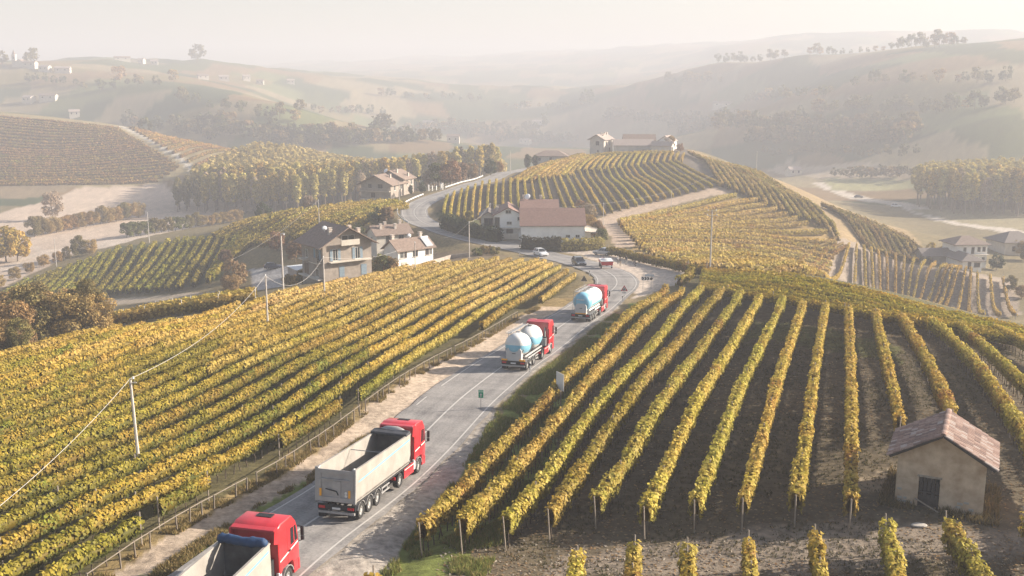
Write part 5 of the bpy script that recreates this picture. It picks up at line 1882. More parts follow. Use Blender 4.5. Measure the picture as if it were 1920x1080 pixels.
for k, (x, z, w, h) in enumerate([(-w2 + .12, .05, .34, .2), (-w2 + .14, .3, .28, .18), (-w2 + .42, .1, .3, .17), (-w2 + .1, .9, .26, .15), (-w2 + .45, .34, .22, .14), (-w2 + .75, .06, .3, .16), (1.1, .5, .34, .16), (1.45, .62, .3, .14), (1.0, .28, .28, .15), (1.75, .2, .3, .18)]):
    MB().box(x - w / 2 + .14, x + w / 2 + .14, -d2 - .025, -d2 + .1, z, z + h).build('stone', M_RUBBLE, HUT, bevel=.02)
q = ground_at(1723, 986, 80)
tag(MB().lathe([(.02, .0), (.42, .0), (.5, .05), (.45, .11), (.02, .13)], 11, 'z', (0, 0, 0), 1.0, .6).build('stone_slab', M_RUBBLE), 'pale flat stone slab lying before the hut door', 'stone').location = q
pk = MB().cyl((-1.35, -d2 - .35, .62), (.08, -d2 - .5, -.02), .05, n=6).build('leaning_pole', M_WOOD)
pk.parent = HUT

# ------------------------------------------------------------------ vehicles (local +Y is forward, X to the right, wheels on z = 0)
M_RED = mat('red_cab_paint', (.50, .022, .03), .38, .15, 1.6, spec=.5, coat=.5)
M_BLACK = mat('black_chassis', (.022, .022, .024), .7, .3, 3)
M_TYRE = mat('tyre_rubber', (.030, .029, .028), .9, .2, 6)
M_RIM = mat('steel_rim', (.55, .54, .52), .4, .12, 5, metal=.5)
M_BODY = mat('cream_tipper_paint', (.27, .245, .215), .6, .07, .9, spec=.3, col2=(.345, .318, .285))
M_STEEL = mat('grey_steel', (.34, .33, .32), .5, .14, 1.6, metal=.3)
M_BED = mat('scoured_dark_bed', (.075, .072, .072), .7, .35, .9, col2=(.17, .165, .16))
M_TARP = mat('black_tarpaulin', (.045, .047, .055), .7, .3, 3, bump=.8)
M_TARPB = mat('blue_tarpaulin', (.02, .05, .115), .65, .2, 3, bump=.8)
M_CYAN = mat('cyan_stripe', (.16, .42, .48), .5, .08, 2)
M_AMBER = mat('amber_marker', (.80, .36, .03), .5, .05, 2)
M_LAMP = mat('red_lamp', (.50, .015, .02), .3, .05, 2)
M_WPAINT = mat('white_paint', (.62, .61, .585), .4, .05, 1, spec=.45)
M_TANKB = mat('tank_blue', (.20, .44, .57), .4, .08, .8, spec=.45)
M_TANKG = mat('tank_grey', (.47, .455, .44), .5, .1, .9)
M_TGLASS = mat('cab_glass', (.02, .022, .025), .08, .2, 1, spec=.7)


def wheel_meshes(r, w):
    ty = MB().lathe([(r * .58, -w / 2), (r * .93, -w / 2), (r, -w * .36), (r, w * .36), (r * .93, w / 2), (r * .58, w / 2)], 22, 'x', ring=True).mesh('tyre', M_TYRE, smooth=True)
    rm = MB().lathe([(r * .575, -w * .40), (r * .575, w * .40), (r * .5, w * .44), (r * .46, w * .18), (r * .3, w * .14), (r * .26, w * .46), (r * .12, w * .5), (.01, w * .5)], 18, 'x')
    for k in range(8):
        a = k * math.pi / 4
        y, z = r * .4 * math.cos(a), r * .4 * math.sin(a)
        rm.cyl((w * .14, y, z), (w * .24, y, z), r * .05, n=5)
    return ty, rm.mesh('rim', M_RIM, smooth=True)


WT = wheel_meshes(.51, .36)
WC = wheel_meshes(.32, .21)


def wheels(t, ys, track, z, meshes, r):
    for y in ys:
        for s_ in (-1, 1):
            w = obj('wheel', meshes[0], t, (s_ * track, y, z), (0, 0, 0 if s_ > 0 else math.pi))
            obj('rim', meshes[1], w)


def arc(mb, y, z, r, x0, x1, a0, a1, th=.04, n=8):
    """Mudguard: part of a pipe wall round an axle."""
    for k in range(n):
        p = [math.radians(a0 + (a1 - a0) * (k + q) / n) for q in (0, 1)]
        c = [(y + (r + d) * math.cos(a), z + (r + d) * math.sin(a)) for a in p for d in (0, th)]
        mb.hexa([(x0, *c[0]), (x1, *c[0]), (x1, *c[2]), (x0, *c[2]), (x0, *c[1]), (x1, *c[1]), (x1, *c[3]), (x0, *c[3])])


def cab(t, yb, roofbox=True, visor=True, dark_rear=False):
    """Tractor unit whose cab back wall stands at y = yb; steer axle at yb + .95, drive axle 3.65 behind it."""
    ys, yd = yb + .95, yb - 2.70
    f = yb + 2.3
    prof = [(yb, 1.06), (yb + .25, 1.06), (yb + .42, 1.22), (yb + 1.48, 1.22), (yb + 1.62, 1.0), (f - .02, 1.0), (f, 2.0), (f - .12, 2.75), (f - .3, 3.2), (f - .75, 3.66), (yb + .35, 3.72), (yb, 3.60)]
    body = MB().prism(prof, -1.24, 1.24, 'x').build('cab', M_RED, t, bevel=.07, smooth=True, seg=3)
    # raised side fins and sunken rear panel of the roof
    fin = MB()
    for s_ in (-1, 1):
        fin.prism([(yb - .42, 2.95), (yb + .06, 2.75), (yb + .06, 3.62), (yb - .30, 3.56)], s_ * 1.17, s_ * 1.235, 'x')
    fin.prism([(yb - .28, 3.50), (yb + .06, 3.44), (yb + .06, 3.64), (yb - .26, 3.60)], -1.17, 1.17, 'x')
    fin.build('roof_fairing', M_RED, t)
    MB().box(-.42, .42, f - 1.35, f - .95, 3.62, 3.72).build('roof_hatch', M_BLACK, t)
    for s_ in (-1, 1):
        fr = MB().prism([(f - .98, 2.12), (f - .2, 2.12), (f - .34, 2.98), (f - .94, 3.02)], s_ * 1.235, s_ * 1.252, 'x').build('side_window', M_TGLASS, body)
        MB().prism([(f - .62, 2.15), (f - .56, 2.15), (f - .58, 2.98), (f - .64, 2.98)], s_ * 1.252, s_ * 1.262, 'x').build('window_bar', M_RED, fr)
        MB().prism([(yb + .12, 1.72), (f - .05, 1.95), (f - .05, 2.03), (yb + .12, 1.80)], s_ * 1.243, s_ * 1.249, 'x').build('white_stripe', M_WPAINT, body)
        MB().box(s_ * 1.238, s_ * 1.246, yb + .98, yb + 1.0, 1.3, 3.2).build('door_seam', M_BLACK, body)
        MB().box(s_ * 1.238, s_ * 1.30, yb + 1.06, yb + 1.24, 1.88, 1.94).build('door_handle', M_BLACK, body)
        m = MB().box(min(s_ * 1.34, s_ * 1.52), max(s_ * 1.34, s_ * 1.52), f - .02, f + .10, 2.24, 2.70)
        m.box(min(s_ * 1.34, s_ * 1.52), max(s_ * 1.34, s_ * 1.52), f - .02, f + .10, 1.98, 2.20)
        m.cyl((s_ * 1.2, f - .05, 2.78), (s_ * 1.5, f + .04, 2.70), .025, n=5)
        m.cyl((s_ * 1.2, f - .05, 1.9), (s_ * 1.5, f + .04, 2.0), .025, n=5)
        m.build('mirror', M_BLACK, t, bevel=.03)
        a = MB()
        arc(a, ys, .52, .60, min(s_ * .88, s_ * 1.25), max(s_ * .88, s_ * 1.25), 12, 168)
        a.build('wheel_arch', M_WPAINT if dark_rear else M_STEEL, t)
        st = MB().box(min(s_ * 1.0, s_ * 1.22), max(s_ * 1.0, s_ * 1.22), yb + 1.66, f - .12, .38, 1.0)
        st.build('step', M_RED, t, bevel=.03)
        a = MB()
        arc(a, yd, .52, .62, min(s_ * .62, s_ * 1.26), max(s_ * .62, s_ * 1.26), 5, 175)
        a.build('mudguard', M_BLACK, t)
        sk = MB().box(min(s_ * 1.10, s_ * 1.24), max(s_ * 1.10, s_ * 1.24), yd + .75, ys - 1.02, .38, 1.05)
        sk.build('side_skirt', M_RED, t, bevel=.03)
        tk = MB().box(min(s_ * 1.06, s_ * 1.23), max(s_ * 1.06, s_ * 1.23), ys - 1.0, ys - .68, .5, 1.22).build('tank_cover', M_WPAINT, t, bevel=.03)
        MB().box(min(s_ * 1.241, s_ * 1.247), max(s_ * 1.241, s_ * 1.247), yd + .8, ys - 1.06, .95, 1.0).build('skirt_stripe', M_WPAINT, t)
        MB().box(min(s_ * .75, s_ * 1.15), max(s_ * .75, s_ * 1.15), yd - .78, yd - .70, .72, .9).build('tail_lamp', M_LAMP, t)
    MB().prism([(f + .005, 2.05), (f + .02, 2.05), (f - .10, 2.72), (f - .27, 3.14), (f - .28, 3.14), (f - .125, 2.72)], -1.08, 1.08, 'x').build('windscreen', M_TGLASS, body)
    MB().box(-1.22, 1.22, f - .1, f + .07, .35, .98).build('bumper', M_RED, t, bevel=.05)
    MB().box(-.95, .95, f + .072, f + .085, .6, .85).box(-.9, .9, f - .005, f + .012, 1.15, 1.85).build('grille', M_BLACK, t)
    for s_ in (-1, 1):
        MB().box(min(s_ * .78, s_ * 1.15), max(s_ * .78, s_ * 1.15), f + .06, f + .1, .62, .84).build('headlight', M_DISH, t)
    fm = MB()
    for s_ in (-1, 1):
        fm.box(min(s_ * .36, s_ * .46), max(s_ * .36, s_ * .46), yd - .9, f - .3, .72, 1.0)
    fm.box(-1.0, 1.0, yb - .45, yb - .1, .95, 2.0)
    fm.cyl((-.9, yd, .52), (.9, yd, .52), .11, n=8).cyl((-.9, ys, .52), (.9, ys, .52), .08, n=8)
    fm.box(-.75, .75, yd - .75, yd + .6, .98, 1.06)
    fm.build('tractor_frame', M_BLACK, t)
    MB().box(.5, 1.05, yb - .72, yb - .48, 1.1, 1.9).build('air_tank', M_STEEL, t, bevel=.04)
    MB().cyl((.8, yb - .22, 1.1), (.8, yb - .22, 3.0), .09, n=10).build('exhaust', M_STEEL, t)
    wheels(t, [ys, yd], 1.04, .51, WT, .51)
    return body


def trailer_frame(t, axles, y0, y1, rails=True):
    m = MB()
    for s_ in (-1, 1):
        m.box(min(s_ * .42, s_ * .54), max(s_ * .42, s_ * .54), y0 + .3, y1, .95, 1.2)
    for y in axles:
        m.cyl((-.9, y, .52), (.9, y, .52), .1, n=8)
    for y in np.arange(y0 + .6, y1, 1.3):
        m.box(-.42, .42, y, y + .12, 1.0, 1.12)
    m.build('trailer_frame', M_BLACK, t)
    for s_ in (-1, 1):
        a = MB()
        for y in axles:
            arc(a, y, .52, .58, min(s_ * .78, s_ * 1.24), max(s_ * .78, s_ * 1.24), 15, 165, n=6)
        a.build('mudguard', M_STEEL, t)
        g = MB().box(min(s_ * 1.12, s_ * 1.17), max(s_ * 1.12, s_ * 1.17), axles[-1] + .8, y1 - 3.0, .5, .6)
        g.box(min(s_ * 1.12, s_ * 1.17), max(s_ * 1.12, s_ * 1.17), axles[-1] + .8, y1 - 3.0, .82, .92)
        for q in (axles[-1] + 1.0, y1 - 3.3):
            g.box(min(s_ * .54, s_ * 1.12), max(s_ * .54, s_ * 1.12), q, q + .08, .55, .9)
        g.build('side_guard', M_STEEL, t)
    wheels(t, axles, 1.04, .51, WT, .51)


def rear_bumper(t, y, lampx=.95):
    MB().box(-1.2, 1.2, y, y + .12, .48, .62).build('bumper_bar', M_STEEL, t)
    MB().box(-1.22, 1.22, y + .1, y + .16, .66, 1.02).build('light_panel', M_BLACK, t)
    for s_ in (-1, 1):
        MB().box(min(s_ * (lampx - .22), s_ * (lampx + .18)), max(s_ * (lampx - .22), s_ * (lampx + .18)), y + .04, y + .10, .76, .92).build('tail_lamp', M_LAMP, t)
        MB().box(min(s_ * .7, s_ * 1.2), max(s_ * .7, s_ * 1.2), y + .18, y + .2, .18, .7).build('mud_flap', M_BLACK, t)
    MB().box(-.26, .26, y + .03, y + .09, .74, .86).build('number_plate', M_WPAINT, t)


def tipper(t, tarp_mat, roll=False):
    y0, y1, x, zf, zt = .12, 9.55, 1.26, 1.42, 3.2
    th = .06
    fl = MB().box(-x, x, y0 + .1, y1, zf - .1, zf)
    fl.build('bed_floor', M_BED, t)
    for s_ in (-1, 1):
        w = MB().prism([(y0, zf - .16), (y1 - .3, zf - .16), (y1, zf + .4), (y1, zt), (y0, zt)], s_ * x, s_ * (x - th), 'x')
        sw = w.build('side_wall', M_BODY, t)
        MB().prism([(y0 + .5, zf + .98), (y1 - .15, zf + 1.42), (y1 - .15, zf + 1.53), (y0 + .5, zf + 1.07)], s_ * (x + .002), s_ * (x + .007), 'x').build('cyan_stripe', M_CYAN, sw)
        MB().box(min(s_ * (x - .1), s_ * (x + .03)), max(s_ * (x - .1), s_ * (x + .03)), y0, y1, zt, zt + .09).build('top_rail', M_BODY, t)
        MB().box(min(s_ * (x - .02), s_ * (x + .03)), max(s_ * (x - .02), s_ * (x + .03)), y0, y1 - .3, zf - .28, zf - .16).build('bottom_rail', M_BLACK, t)
        MB().box(min(s_ * (x - .12), s_ * (x + .05)), max(s_ * (x - .12), s_ * (x + .05)), y0 - .06, y0 + .08, zf - .2, zt + .12).build('corner_post', M_STEEL, t)
    MB().box(-x + th, x - th, y0 + .1, y0 + 4.0, zf + .002, zf + .02).build('bed_wear_plate', M_BED, t)
    fw = MB().hexa([(-x + th, y1 - .1, zf), (x - th, y1 - .1, zf), (x - th, y1 - .02, zf), (-x + th, y1 - .02, zf), (-x + th, y1 - .1, zt + .1), (x - th, y1 - .1, zt + .1), (x - th, y1 - .02, zt + .1), (-x + th, y1 - .02, zt + .1)])
    fw.build('front_wall', M_BED, t)
    # tailgate: recessed panels inside a pressed frame
    tg = MB().box(-x + .12, x - .12, y0 - .02, y0 + .05, zf - .12, zt - .02).build('tailgate', M_STEEL, t)
    fr = MB()
    for q in ((-x + .1, x - .1, zt - .22, zt + .02), (-x + .1, x - .1, zf - .16, zf + .12), (-x + .1, x - .1, zt - .62, zt - .54)):
        fr.box(q[0], q[1], y0 - .09, y0 - .022, q[2], q[3])
    for q in (-x + .1, x - .34):
        fr.box(q, q + .24, y0 - .09, y0 - .022, zf + .12, zt - .22)
    fr.build('gate_frame', M_STEEL, tg, bevel=.012)
    MB().box(-.16, .36, y0 - .07, y0 - .022, zf + .12, zt - .66).build('hatch', M_STEEL, tg, bevel=.012)
    MB().cyl((-.6, y0 - .1, zf + .62), (.1, y0 - .1, zf + .5), .035, n=6).cyl((.1, y0 - .1, zf + .5), (.22, y0 - .11, zf + .28), .03, n=6).build('latch_bar', M_BLACK, tg)
    for s_ in (-1, 1):
        MB().box(min(s_ * .86, s_ * 1.0), max(s_ * .86, s_ * 1.0), y0 - .115, y0 - .092, zf + .16, zf + .62).build('amber_marker', M_AMBER, tg)
    for z in (zf + .24, zf + .42):
        MB().cyl((.68, y0 - .03, z), (.68, y0 - .024, z), .085, n=14).build('speed_disc', M_WPAINT, tg)
    for s_ in (-1, 1):
        MB().cyl((s_ * 1.12, y0 - .06, zt + .02), (s_ * 1.12, y0 + .2, zt + .12), .06, n=8).build('hinge', M_STEEL, tg)
    MB().cyl((-x + .1, y0 + 4.9, zt - .1), (x - .1, y0 + 4.9, zt - .1), .03, n=6).build('cross_tie', M_STEEL, t)
    # rolled tarpaulin over the front
    g = np.random.default_rng(3 if roll else 4)
    pts, rs = [], []
    for k in range(15):
        f = k / 14
        pts.append((-x - .02 + f * (2 * x + .04), y1 - (.42 if roll else .30) + .05 * math.sin(f * 9), zt + (.26 if roll else .16) + .015 * math.sin(f * 5 + 1)))
        rs.append((.24 if roll else .19) * (1 + .06 * g.normal()) if 0 < k < 14 else .16)
    MB().tube(pts, rs, 10).build('rolled_tarpaulin', tarp_mat, t, smooth=True, angle=70)
    if not roll:
        MB().hexa([(-x - .05, y1 - .9, zt + .06), (x + .05, y1 - .9, zt + .02), (x + .05, y1 - .2, zt + .12), (-x - .05, y1 - .2, zt + .14), (-x - .05, y1 - .9, zt + .26), (x + .05, y1 - .9, zt + .2), (x + .05, y1 - .2, zt + .3), (-x - .05, y1 - .2, zt + .34)]).build('folded_cover', tarp_mat, t, bevel=.06)
        MB().lathe([(.02, .34), (.5, .30), (.85, .16), (1.0, 0)], 14, 'z', (-.1, y1 + .15, zt + .12), 1.0, .32).build('cover_dome', M_STEEL, t, smooth=True)
    else:
        for q in ((-.5, 8.2, .42, .2), (.1, 7.2, .5, .22), (.55, 7.0, .16, .08)):
            o = MB().lathe([(1, 0), (.9, .03), (.3, .05), (.01, .05)], 12, 'z', (0, 0, 0), q[2], q[3]).build('residue_patch', M_DISH, t)
            o.location = (q[0], q[1], zf + .012)
    trailer_frame(t, [1.2, 2.5, 3.8], y0, y1 - .6)
    rear_bumper(t, .18)
    cab(t, 10.45)
    return t


def on_road(u, v, side=1.62, ymax=200):
    """Place a vehicle's tail on the right lane, aligned with road and gradient."""
    x, y = at(u, v, 0, ymax)
    j = int(np.argmin((ROAD[:, 0] - x) ** 2 + (ROAD[:, 1] - y) ** 2))
    a = ROAD[j]
    # average direction over the vehicle's length
    k = j
    while ROAD_D[k] - ROAD_D[j] < 11:
        k += 1
    d = ROAD[k] - ROAD[j]
    hd = math.atan2(d[0], d[1])
    n = np.array([math.cos(hd), -math.sin(hd)])
    p = a + n * side
    pitch = math.atan2(ROAD_Z[k] - ROAD_Z[j], ROAD_D[k] - ROAD_D[j])
    return (p[0], p[1], ROAD_Z[j] + .015), hd, pitch


loc, hd, pt = on_road(622, 974, 1.42)
t = thing('tipper_truck', 'red truck with empty cream tipper trailer and black rolled tarpaulin', 'truck', loc, hd, 'convoy of red trucks', pt)
tipper(t, M_TARP)
loc2 = Vector(loc) - Vector((math.sin(hd), math.cos(hd), 0)) * 20.6
j = int(np.argmin((ROAD[:, 0] - loc2.x) ** 2 + (ROAD[:, 1] - loc2.y) ** 2))
d_ = ROAD[j + 12] - ROAD[j]
hd2 = math.atan2(d_[0], d_[1])
p2 = ROAD[j] + np.array([math.cos(hd2), -math.sin(hd2)]) * 1.45
t = thing('tipper_truck', 'nearest red tipper truck with blue rolled tarpaulin, cut by the frame', 'truck', (p2[0], p2[1], ROAD_Z[j] + .015), hd2, 'convoy of red trucks', math.atan2(ROAD_Z[j + 12] - ROAD_Z[j], ROAD_D[j + 12] - ROAD_D[j]))
tipper(t, M_TARPB, True)


def vessel_paint():
    """White vessel with a broad blue band painted round its flank (by height on the vessel)."""
    m, nt, out = nodes_of('vessel_paint')
    N = nt.nodes.new
    L = nt.links.new
    p = N('ShaderNodeBsdfPrincipled')
    p.inputs['Roughness'].default_value = .4
    tc = N('ShaderNodeTexCoord')
    sx = N('ShaderNodeSeparateXYZ')
    L(tc.outputs['Object'], sx.inputs[0])
    w = N('ShaderNodeMath')
    w.operation = 'SINE'
    L(sx.outputs['Y'], w.inputs[0])
    a = N('ShaderNodeMath')
    a.operation = 'MULTIPLY_ADD'
    a.inputs[1].default_value = .09
    L(w.outputs[0], a.inputs[0])
    L(sx.outputs['Z'], a.inputs[2])
    mr = N('ShaderNodeMapRange')
    mr.inputs['From Min'].default_value = 1.2
    mr.inputs['From Max'].default_value = 3.7
    L(a.outputs[0], mr.inputs['Value'])
    r = N('ShaderNodeValToRGB')
    r.color_ramp.interpolation = 'CONSTANT'
    e = r.color_ramp.elements
    e[0].position, e[0].color = 0, (.52, .50, .48, 1)
    e[1].position, e[1].color = .24, (.20, .44, .57, 1)
    q = e.new(.56)
    q.color = (.62, .61, .585, 1)
    L(mr.outputs['Result'], r.inputs[0])
    no = N('ShaderNodeTexNoise')
    no.inputs['Scale'].default_value = 1.4
    no.inputs['Detail'].default_value = 6
    L(tc.outputs['Object'], no.inputs['Vector'])
    m2 = N('ShaderNodeMapRange')
    m2.inputs['To Min'].default_value = .82
    m2.inputs['To Max'].default_value = 1.14
    L(no.outputs['Fac'], m2.inputs['Value'])
    sc = N('ShaderNodeVectorMath')
    sc.operation = 'SCALE'
    L(r.outputs[0], sc.inputs[0])
    L(m2.outputs['Result'], sc.inputs['Scale'])
    L(sc.outputs[0], p.inputs['Base Color'])
    L(p.outputs[0], out.inputs[0])
    return m


M_VESSEL = vessel_paint()


def silo(t, yc, L, tilt):
    """Egg-shaped powder vessel: barrel on a slanting axis with a hopper cone below."""
    n = 24
    prof = []
    for k in range(17):
        a = -math.pi / 2 + math.pi * k / 16
        prof.append((max(.02, 1.22 * max(0, math.cos(a)) ** .55), L / 2 * math.sin(a)))
    top = MB().lathe(prof, 36, 'y')
    R = Matrix.Rotation(tilt, 4, 'X')
    zc = 2.42
    top.v = [tuple(R @ Vector(p) + Vector((0, yc, zc))) for p in top.v]
    top.build('vessel', M_VESSEL, t, smooth=True, angle=60)
    hop = MB().lathe([(.22, -1.5), (.30, -1.35), (1.14, -.32), (1.10, -.2)], 24, 'z', (0, yc + .1, zc), 1.0, L / 2.9)
    hop.build('hopper_cone', M_WPAINT, t, smooth=True)
    MB().cyl((0, yc, zc + 1.12), (0, yc, zc + 1.34), .26, n=14).build('manhole', M_STEEL, t)


def tank_rear(t, y, wide=.78, top=2.3):
    """Grey skirt panel with rounded shoulders on the tail."""
    pr = [(-wide, .98), (wide, .98), (wide, top - .3), (wide - .12, top - .1), (wide - .32, top), (-wide + .32, top), (-wide + .12, top - .1), (-wide, top - .3)]
    MB().prism(pr, y, y + .75, 'y').build('rear_skirt', M_TANKG, t, bevel=.03)
    MB().box(-.16, .2, y - .02, y - .002, 1.72, 1.78).build('slot', M_BLACK, t)


loc, hd, pt = on_road(955, 694)
t = thing('silo_truck', 'red truck hauling two blue and white egg-shaped silo vessels', 'truck', loc, hd, 'convoy of red trucks', pt)
silo(t, 1.9, 3.5, -.14)
silo(t, 6.5, 3.5, .14)
tank_rear(t, .22, .78, 2.35)
for s_ in (-1, 1):
    MB().cyl((s_ * .95, .9, 1.35), (s_ * .95, 7.6, 1.35), .11, n=8).cyl((s_ * 1.1, 1.6, 1.12), (s_ * 1.1, 6.8, 1.12), .07, n=8).build('discharge_pipe', M_STEEL, t)
    st = MB()
    for y in (.5, 3.9, 4.3, 7.9):
        st.cyl((s_ * .5, y, 1.1), (s_ * .95, y, 2.2), .05, n=6)
    st.build('vessel_support', M_STEEL, t)
wk = MB()
for s_ in (-1, 1):
    wk.cyl((-.75 + s_ * .3, .9, 3.72), (-.75 + s_ * .3, 7.4, 3.72), .03, n=5)
    for y in np.arange(1.0, 7.4, .8):
        wk.cyl((-.75 + s_ * .3, y, 3.62), (-.75 + s_ * .3, y, 3.72), .02, n=4)
wk.box(-1.0, -.5, .9, 7.4, 3.60, 3.63)
wk.cyl((-.75, .9, 3.60), (-.75, .9, 3.2), .04, n=5).cyl((-.75, 7.2, 3.60), (-.75, 7.2, 3.2), .04, n=5).cyl((-.75, 4.1, 3.6), (-.75, 4.1, 3.0), .04, n=5)
wk.build('walkway', M_STEEL, t)
for s_ in (-1, 1):
    MB().box(min(s_ * .62, s_ * 1.2), max(s_ * .62, s_ * 1.2), .08, .16, 1.04, 1.2).build('amber_marker', M_AMBER, t)
trailer_frame(t, [1.1, 2.4, 3.7], .1, 8.6)
rear_bumper(t, .08)
MB().cyl((-1.15, 2.2, .95), (-1.15, 3.6, .95), .16, n=10).build('hose_tube', M_STEEL, t)
cab(t, 9.95, dark_rear=True)

loc, hd, pt = on_road(1090, 602)
t = thing('tank_truck', 'red truck hauling a single white tank with blue tail', 'truck', loc, hd, 'convoy of red trucks', pt)
zc = 2.5
prof = [(.02, .28), (.5, .32), (.9, .48), (1.12, .75), (1.2, 1.1), (1.22, 1.6)]
MB().lathe(prof, 28, 'y', (0, 0, zc)).build('tail_dome', M_TANKB, t, smooth=True)
MB().lathe([(1.222, 1.58), (1.23, 3), (1.23, 7.6), (1.15, 8.1), (.8, 8.4), (.02, 8.5)], 28, 'y', (0, 0, zc)).build('tank_barrel', M_WPAINT, t, smooth=True)
for s_ in (-1, 1):
    b = MB()
    for k in range(6):
        a0, a1 = math.radians(-34 + k * 3.2), math.radians(-34 + (k + 1) * 3.2)
        r = 1.236
        b.add([(s_ * r * math.cos(a0), 2.0, zc + r * math.sin(a0)), (s_ * r * math.cos(a1), 2.0, zc + r * math.sin(a1)), (s_ * r * math.cos(a1), 7.8, zc + r * math.sin(a1)), (s_ * r * math.cos(a0), 7.8, zc + r * math.sin(a0))], [(0, 1, 2, 3)])
    b.build('cyan_band', M_CYAN, t, smooth=True)
MB().lathe([(.25, -1.5), (.34, -1.3), (1.1, -.42), (1.0, -.35)], 22, 'z', (0, 2.9, zc), 1, 1.3).build('hopper_cone', M_WPAINT, t, smooth=True)
MB().lathe([(.25, -1.5), (.34, -1.3), (1.1, -.42), (1.0, -.35)], 22, 'z', (0, 5.9, zc), 1, 1.3).build('hopper_cone', M_WPAINT, t, smooth=True)
tank_rear(t, .25, .72, 2.35)
for k in range(3):
    MB().cyl((0, 2.4 + k * 2.0, zc + 1.18), (0, 2.4 + k * 2.0, zc + 1.36), .27, n=14).build('manhole', M_STEEL, t)
tx = MB()
for k in range(9):                                         # illegible white lettering on the blue tail dome
    a = -.38 + k * .09
    tx.box(a, a + .055, .265, .35, zc + .28, zc + .28 + (.17 if k in (0, 1, 4) else .11))
tx.box(-.55, -.43, .28, .40, zc + .30, zc + .42)
tx.build('lettering', M_WPAINT, t)
ld = MB()
for s_ in (-.15, .15):
    ld.cyl((-.95 + s_, .3, 1.1), (-.85 + s_, .3, 3.75), .025, n=5)
for k in range(9):
    ld.cyl((-1.1 + k * .01, .3, 1.3 + k * .28), (-.8 + k * .01, .3, 1.3 + k * .28), .02, n=5)
ld.build('ladder', M_STEEL, t)
wk = MB().box(-.95, -.45, .6, 7.6, 3.74, 3.77)
for s_ in (-.95, -.45):
    wk.cyl((s_, .6, 3.95), (s_, 7.6, 3.95), .025, n=5)
    for y in np.arange(.6, 7.7, 1.0):
        wk.cyl((s_, y, 3.6), (s_, y, 3.95), .02, n=4)
wk.build('walkway', M_STEEL, t)
for s_ in (-1, 1):
    MB().cyl((s_ * .9, .9, 1.42), (s_ * .9, 7.4, 1.42), .12, n=8).cyl((s_ * 1.05, 3.9, 1.15), (s_ * 1.05, 7.2, 1.15), .1, n=8).build('discharge_pipe', M_WPAINT, t)
MB().box(-.7, .7, .2, .24, 1.02, 1.16).build('warning_board', M_AMBER, t)
trailer_frame(t, [1.1, 2.4, 3.7], .1, 8.6)
rear_bumper(t, .08)
cab(t, 9.55, dark_rear=True)


def car(name, label, pos, hd, paint, L=4.1, Wd=1.75, Ht=1.5, boot=False, suv=False, pitch=0):
    t = thing(name, label, 'car', pos, hd, None, pitch)
    h = Ht
    w2 = Wd / 2
    hood = .58 * h if not suv else .62 * h
    prof = [(-L / 2, .32), (-L / 2 - .03, .6), (-L / 2 + .05, .62 * h), (-L * .27, .64 * h), (L * .16, .64 * h), (L * .42, hood * .93), (L / 2 - .02, .5 * h), (L / 2 + .03, .36), (L / 2 - .1, .24), (-L / 2 + .1, .24)]
    b = MB().prism(prof, -w2, w2, 'x').build('body', paint, t, bevel=.07, smooth=True, seg=3)
    zb = .62 * h
    yb0, yb1, yt0, yt1 = -L * .44, L * .20, -L * .33 if not suv else -L * .38, L * .04
    c = MB().hexa([(-w2 * .94, yb0, zb), (w2 * .94, yb0, zb), (w2 * .94, yb1, zb), (-w2 * .94, yb1, zb), (-w2 * .74, yt0, h), (w2 * .74, yt0, h), (w2 * .74, yt1, h), (-w2 * .74, yt1, h)])
    gh = c.build('cabin', M_TGLASS, t, bevel=.05, smooth=True)
    MB().hexa([(-w2 * .75, yt0 - .02, h - .03), (w2 * .75, yt0 - .02, h - .03), (w2 * .75, yt1 + .02, h - .03), (-w2 * .75, yt1 + .02, h - .03), (-w2 * .70, yt0 + .04, h + .025), (w2 * .70, yt0 + .04, h + .025), (w2 * .70, yt1 - .02, h + .025), (-w2 * .70, yt1 - .02, h + .025)]).build('roof', paint, t)
    pl = MB()
    for s_ in (-1, 1):
        for (ya, yb_) in ((yb0, yt0), (yb1, yt1), ((yb0 + yb1) / 2 - .1, (yt0 + yt1) / 2 - .05)):
            pl.cyl((s_ * w2 * .95, ya, zb), (s_ * w2 * .745, yb_, h), .04, n=5)
    pl.build('pillars', paint, t)
    for s_ in (-1, 1):
        MB().box(min(s_ * w2 * .55, s_ * w2 * .92), max(s_ * w2 * .55, s_ * w2 * .92), L / 2 - .06, L / 2 + .035, .42 * h, .5 * h).build('headlight', M_DISH, t)
        MB().box(min(s_ * w2 * .6, s_ * w2 * .95), max(s_ * w2 * .6, s_ * w2 * .95), -L / 2 - .04, -L / 2 + .05, .5 * h, .6 * h).build('tail_lamp', M_LAMP, t)
        MB().box(min(s_ * w2, s_ * (w2 + .16)), max(s_ * w2, s_ * (w2 + .16)), yb1 - .25, yb1 - .12, zb, zb + .13).build('mirror', paint, t)
    MB().box(-w2 * .5, w2 * .5, L / 2 + .005, L / 2 + .045, .3, .42).build('grille', M_BLACK, t)
    if boot:
        MB().hexa([(-w2 * .72, -L * .38, h - .02), (w2 * .72, -L * .38, h - .02), (w2 * .78, -L * .62, h + .42), (-w2 * .78, -L * .62, h + .42), (-w2 * .72, -L * .36, h + .04), (w2 * .72, -L * .36, h + .04), (w2 * .78, -L * .6, h + .48), (-w2 * .78, -L * .6, h + .48)]).build('boot_lid', M_BLACK, t)
        MB().box(-w2 * .8, w2 * .8, -L / 2 - .05, -L / 2 + .02, .38 * h, .95 * h).build('boot_opening', M_BLACK, t)
    wheels(t, [-L * .31, L * .31], w2 - .1, .32, WC, .32)
    return t


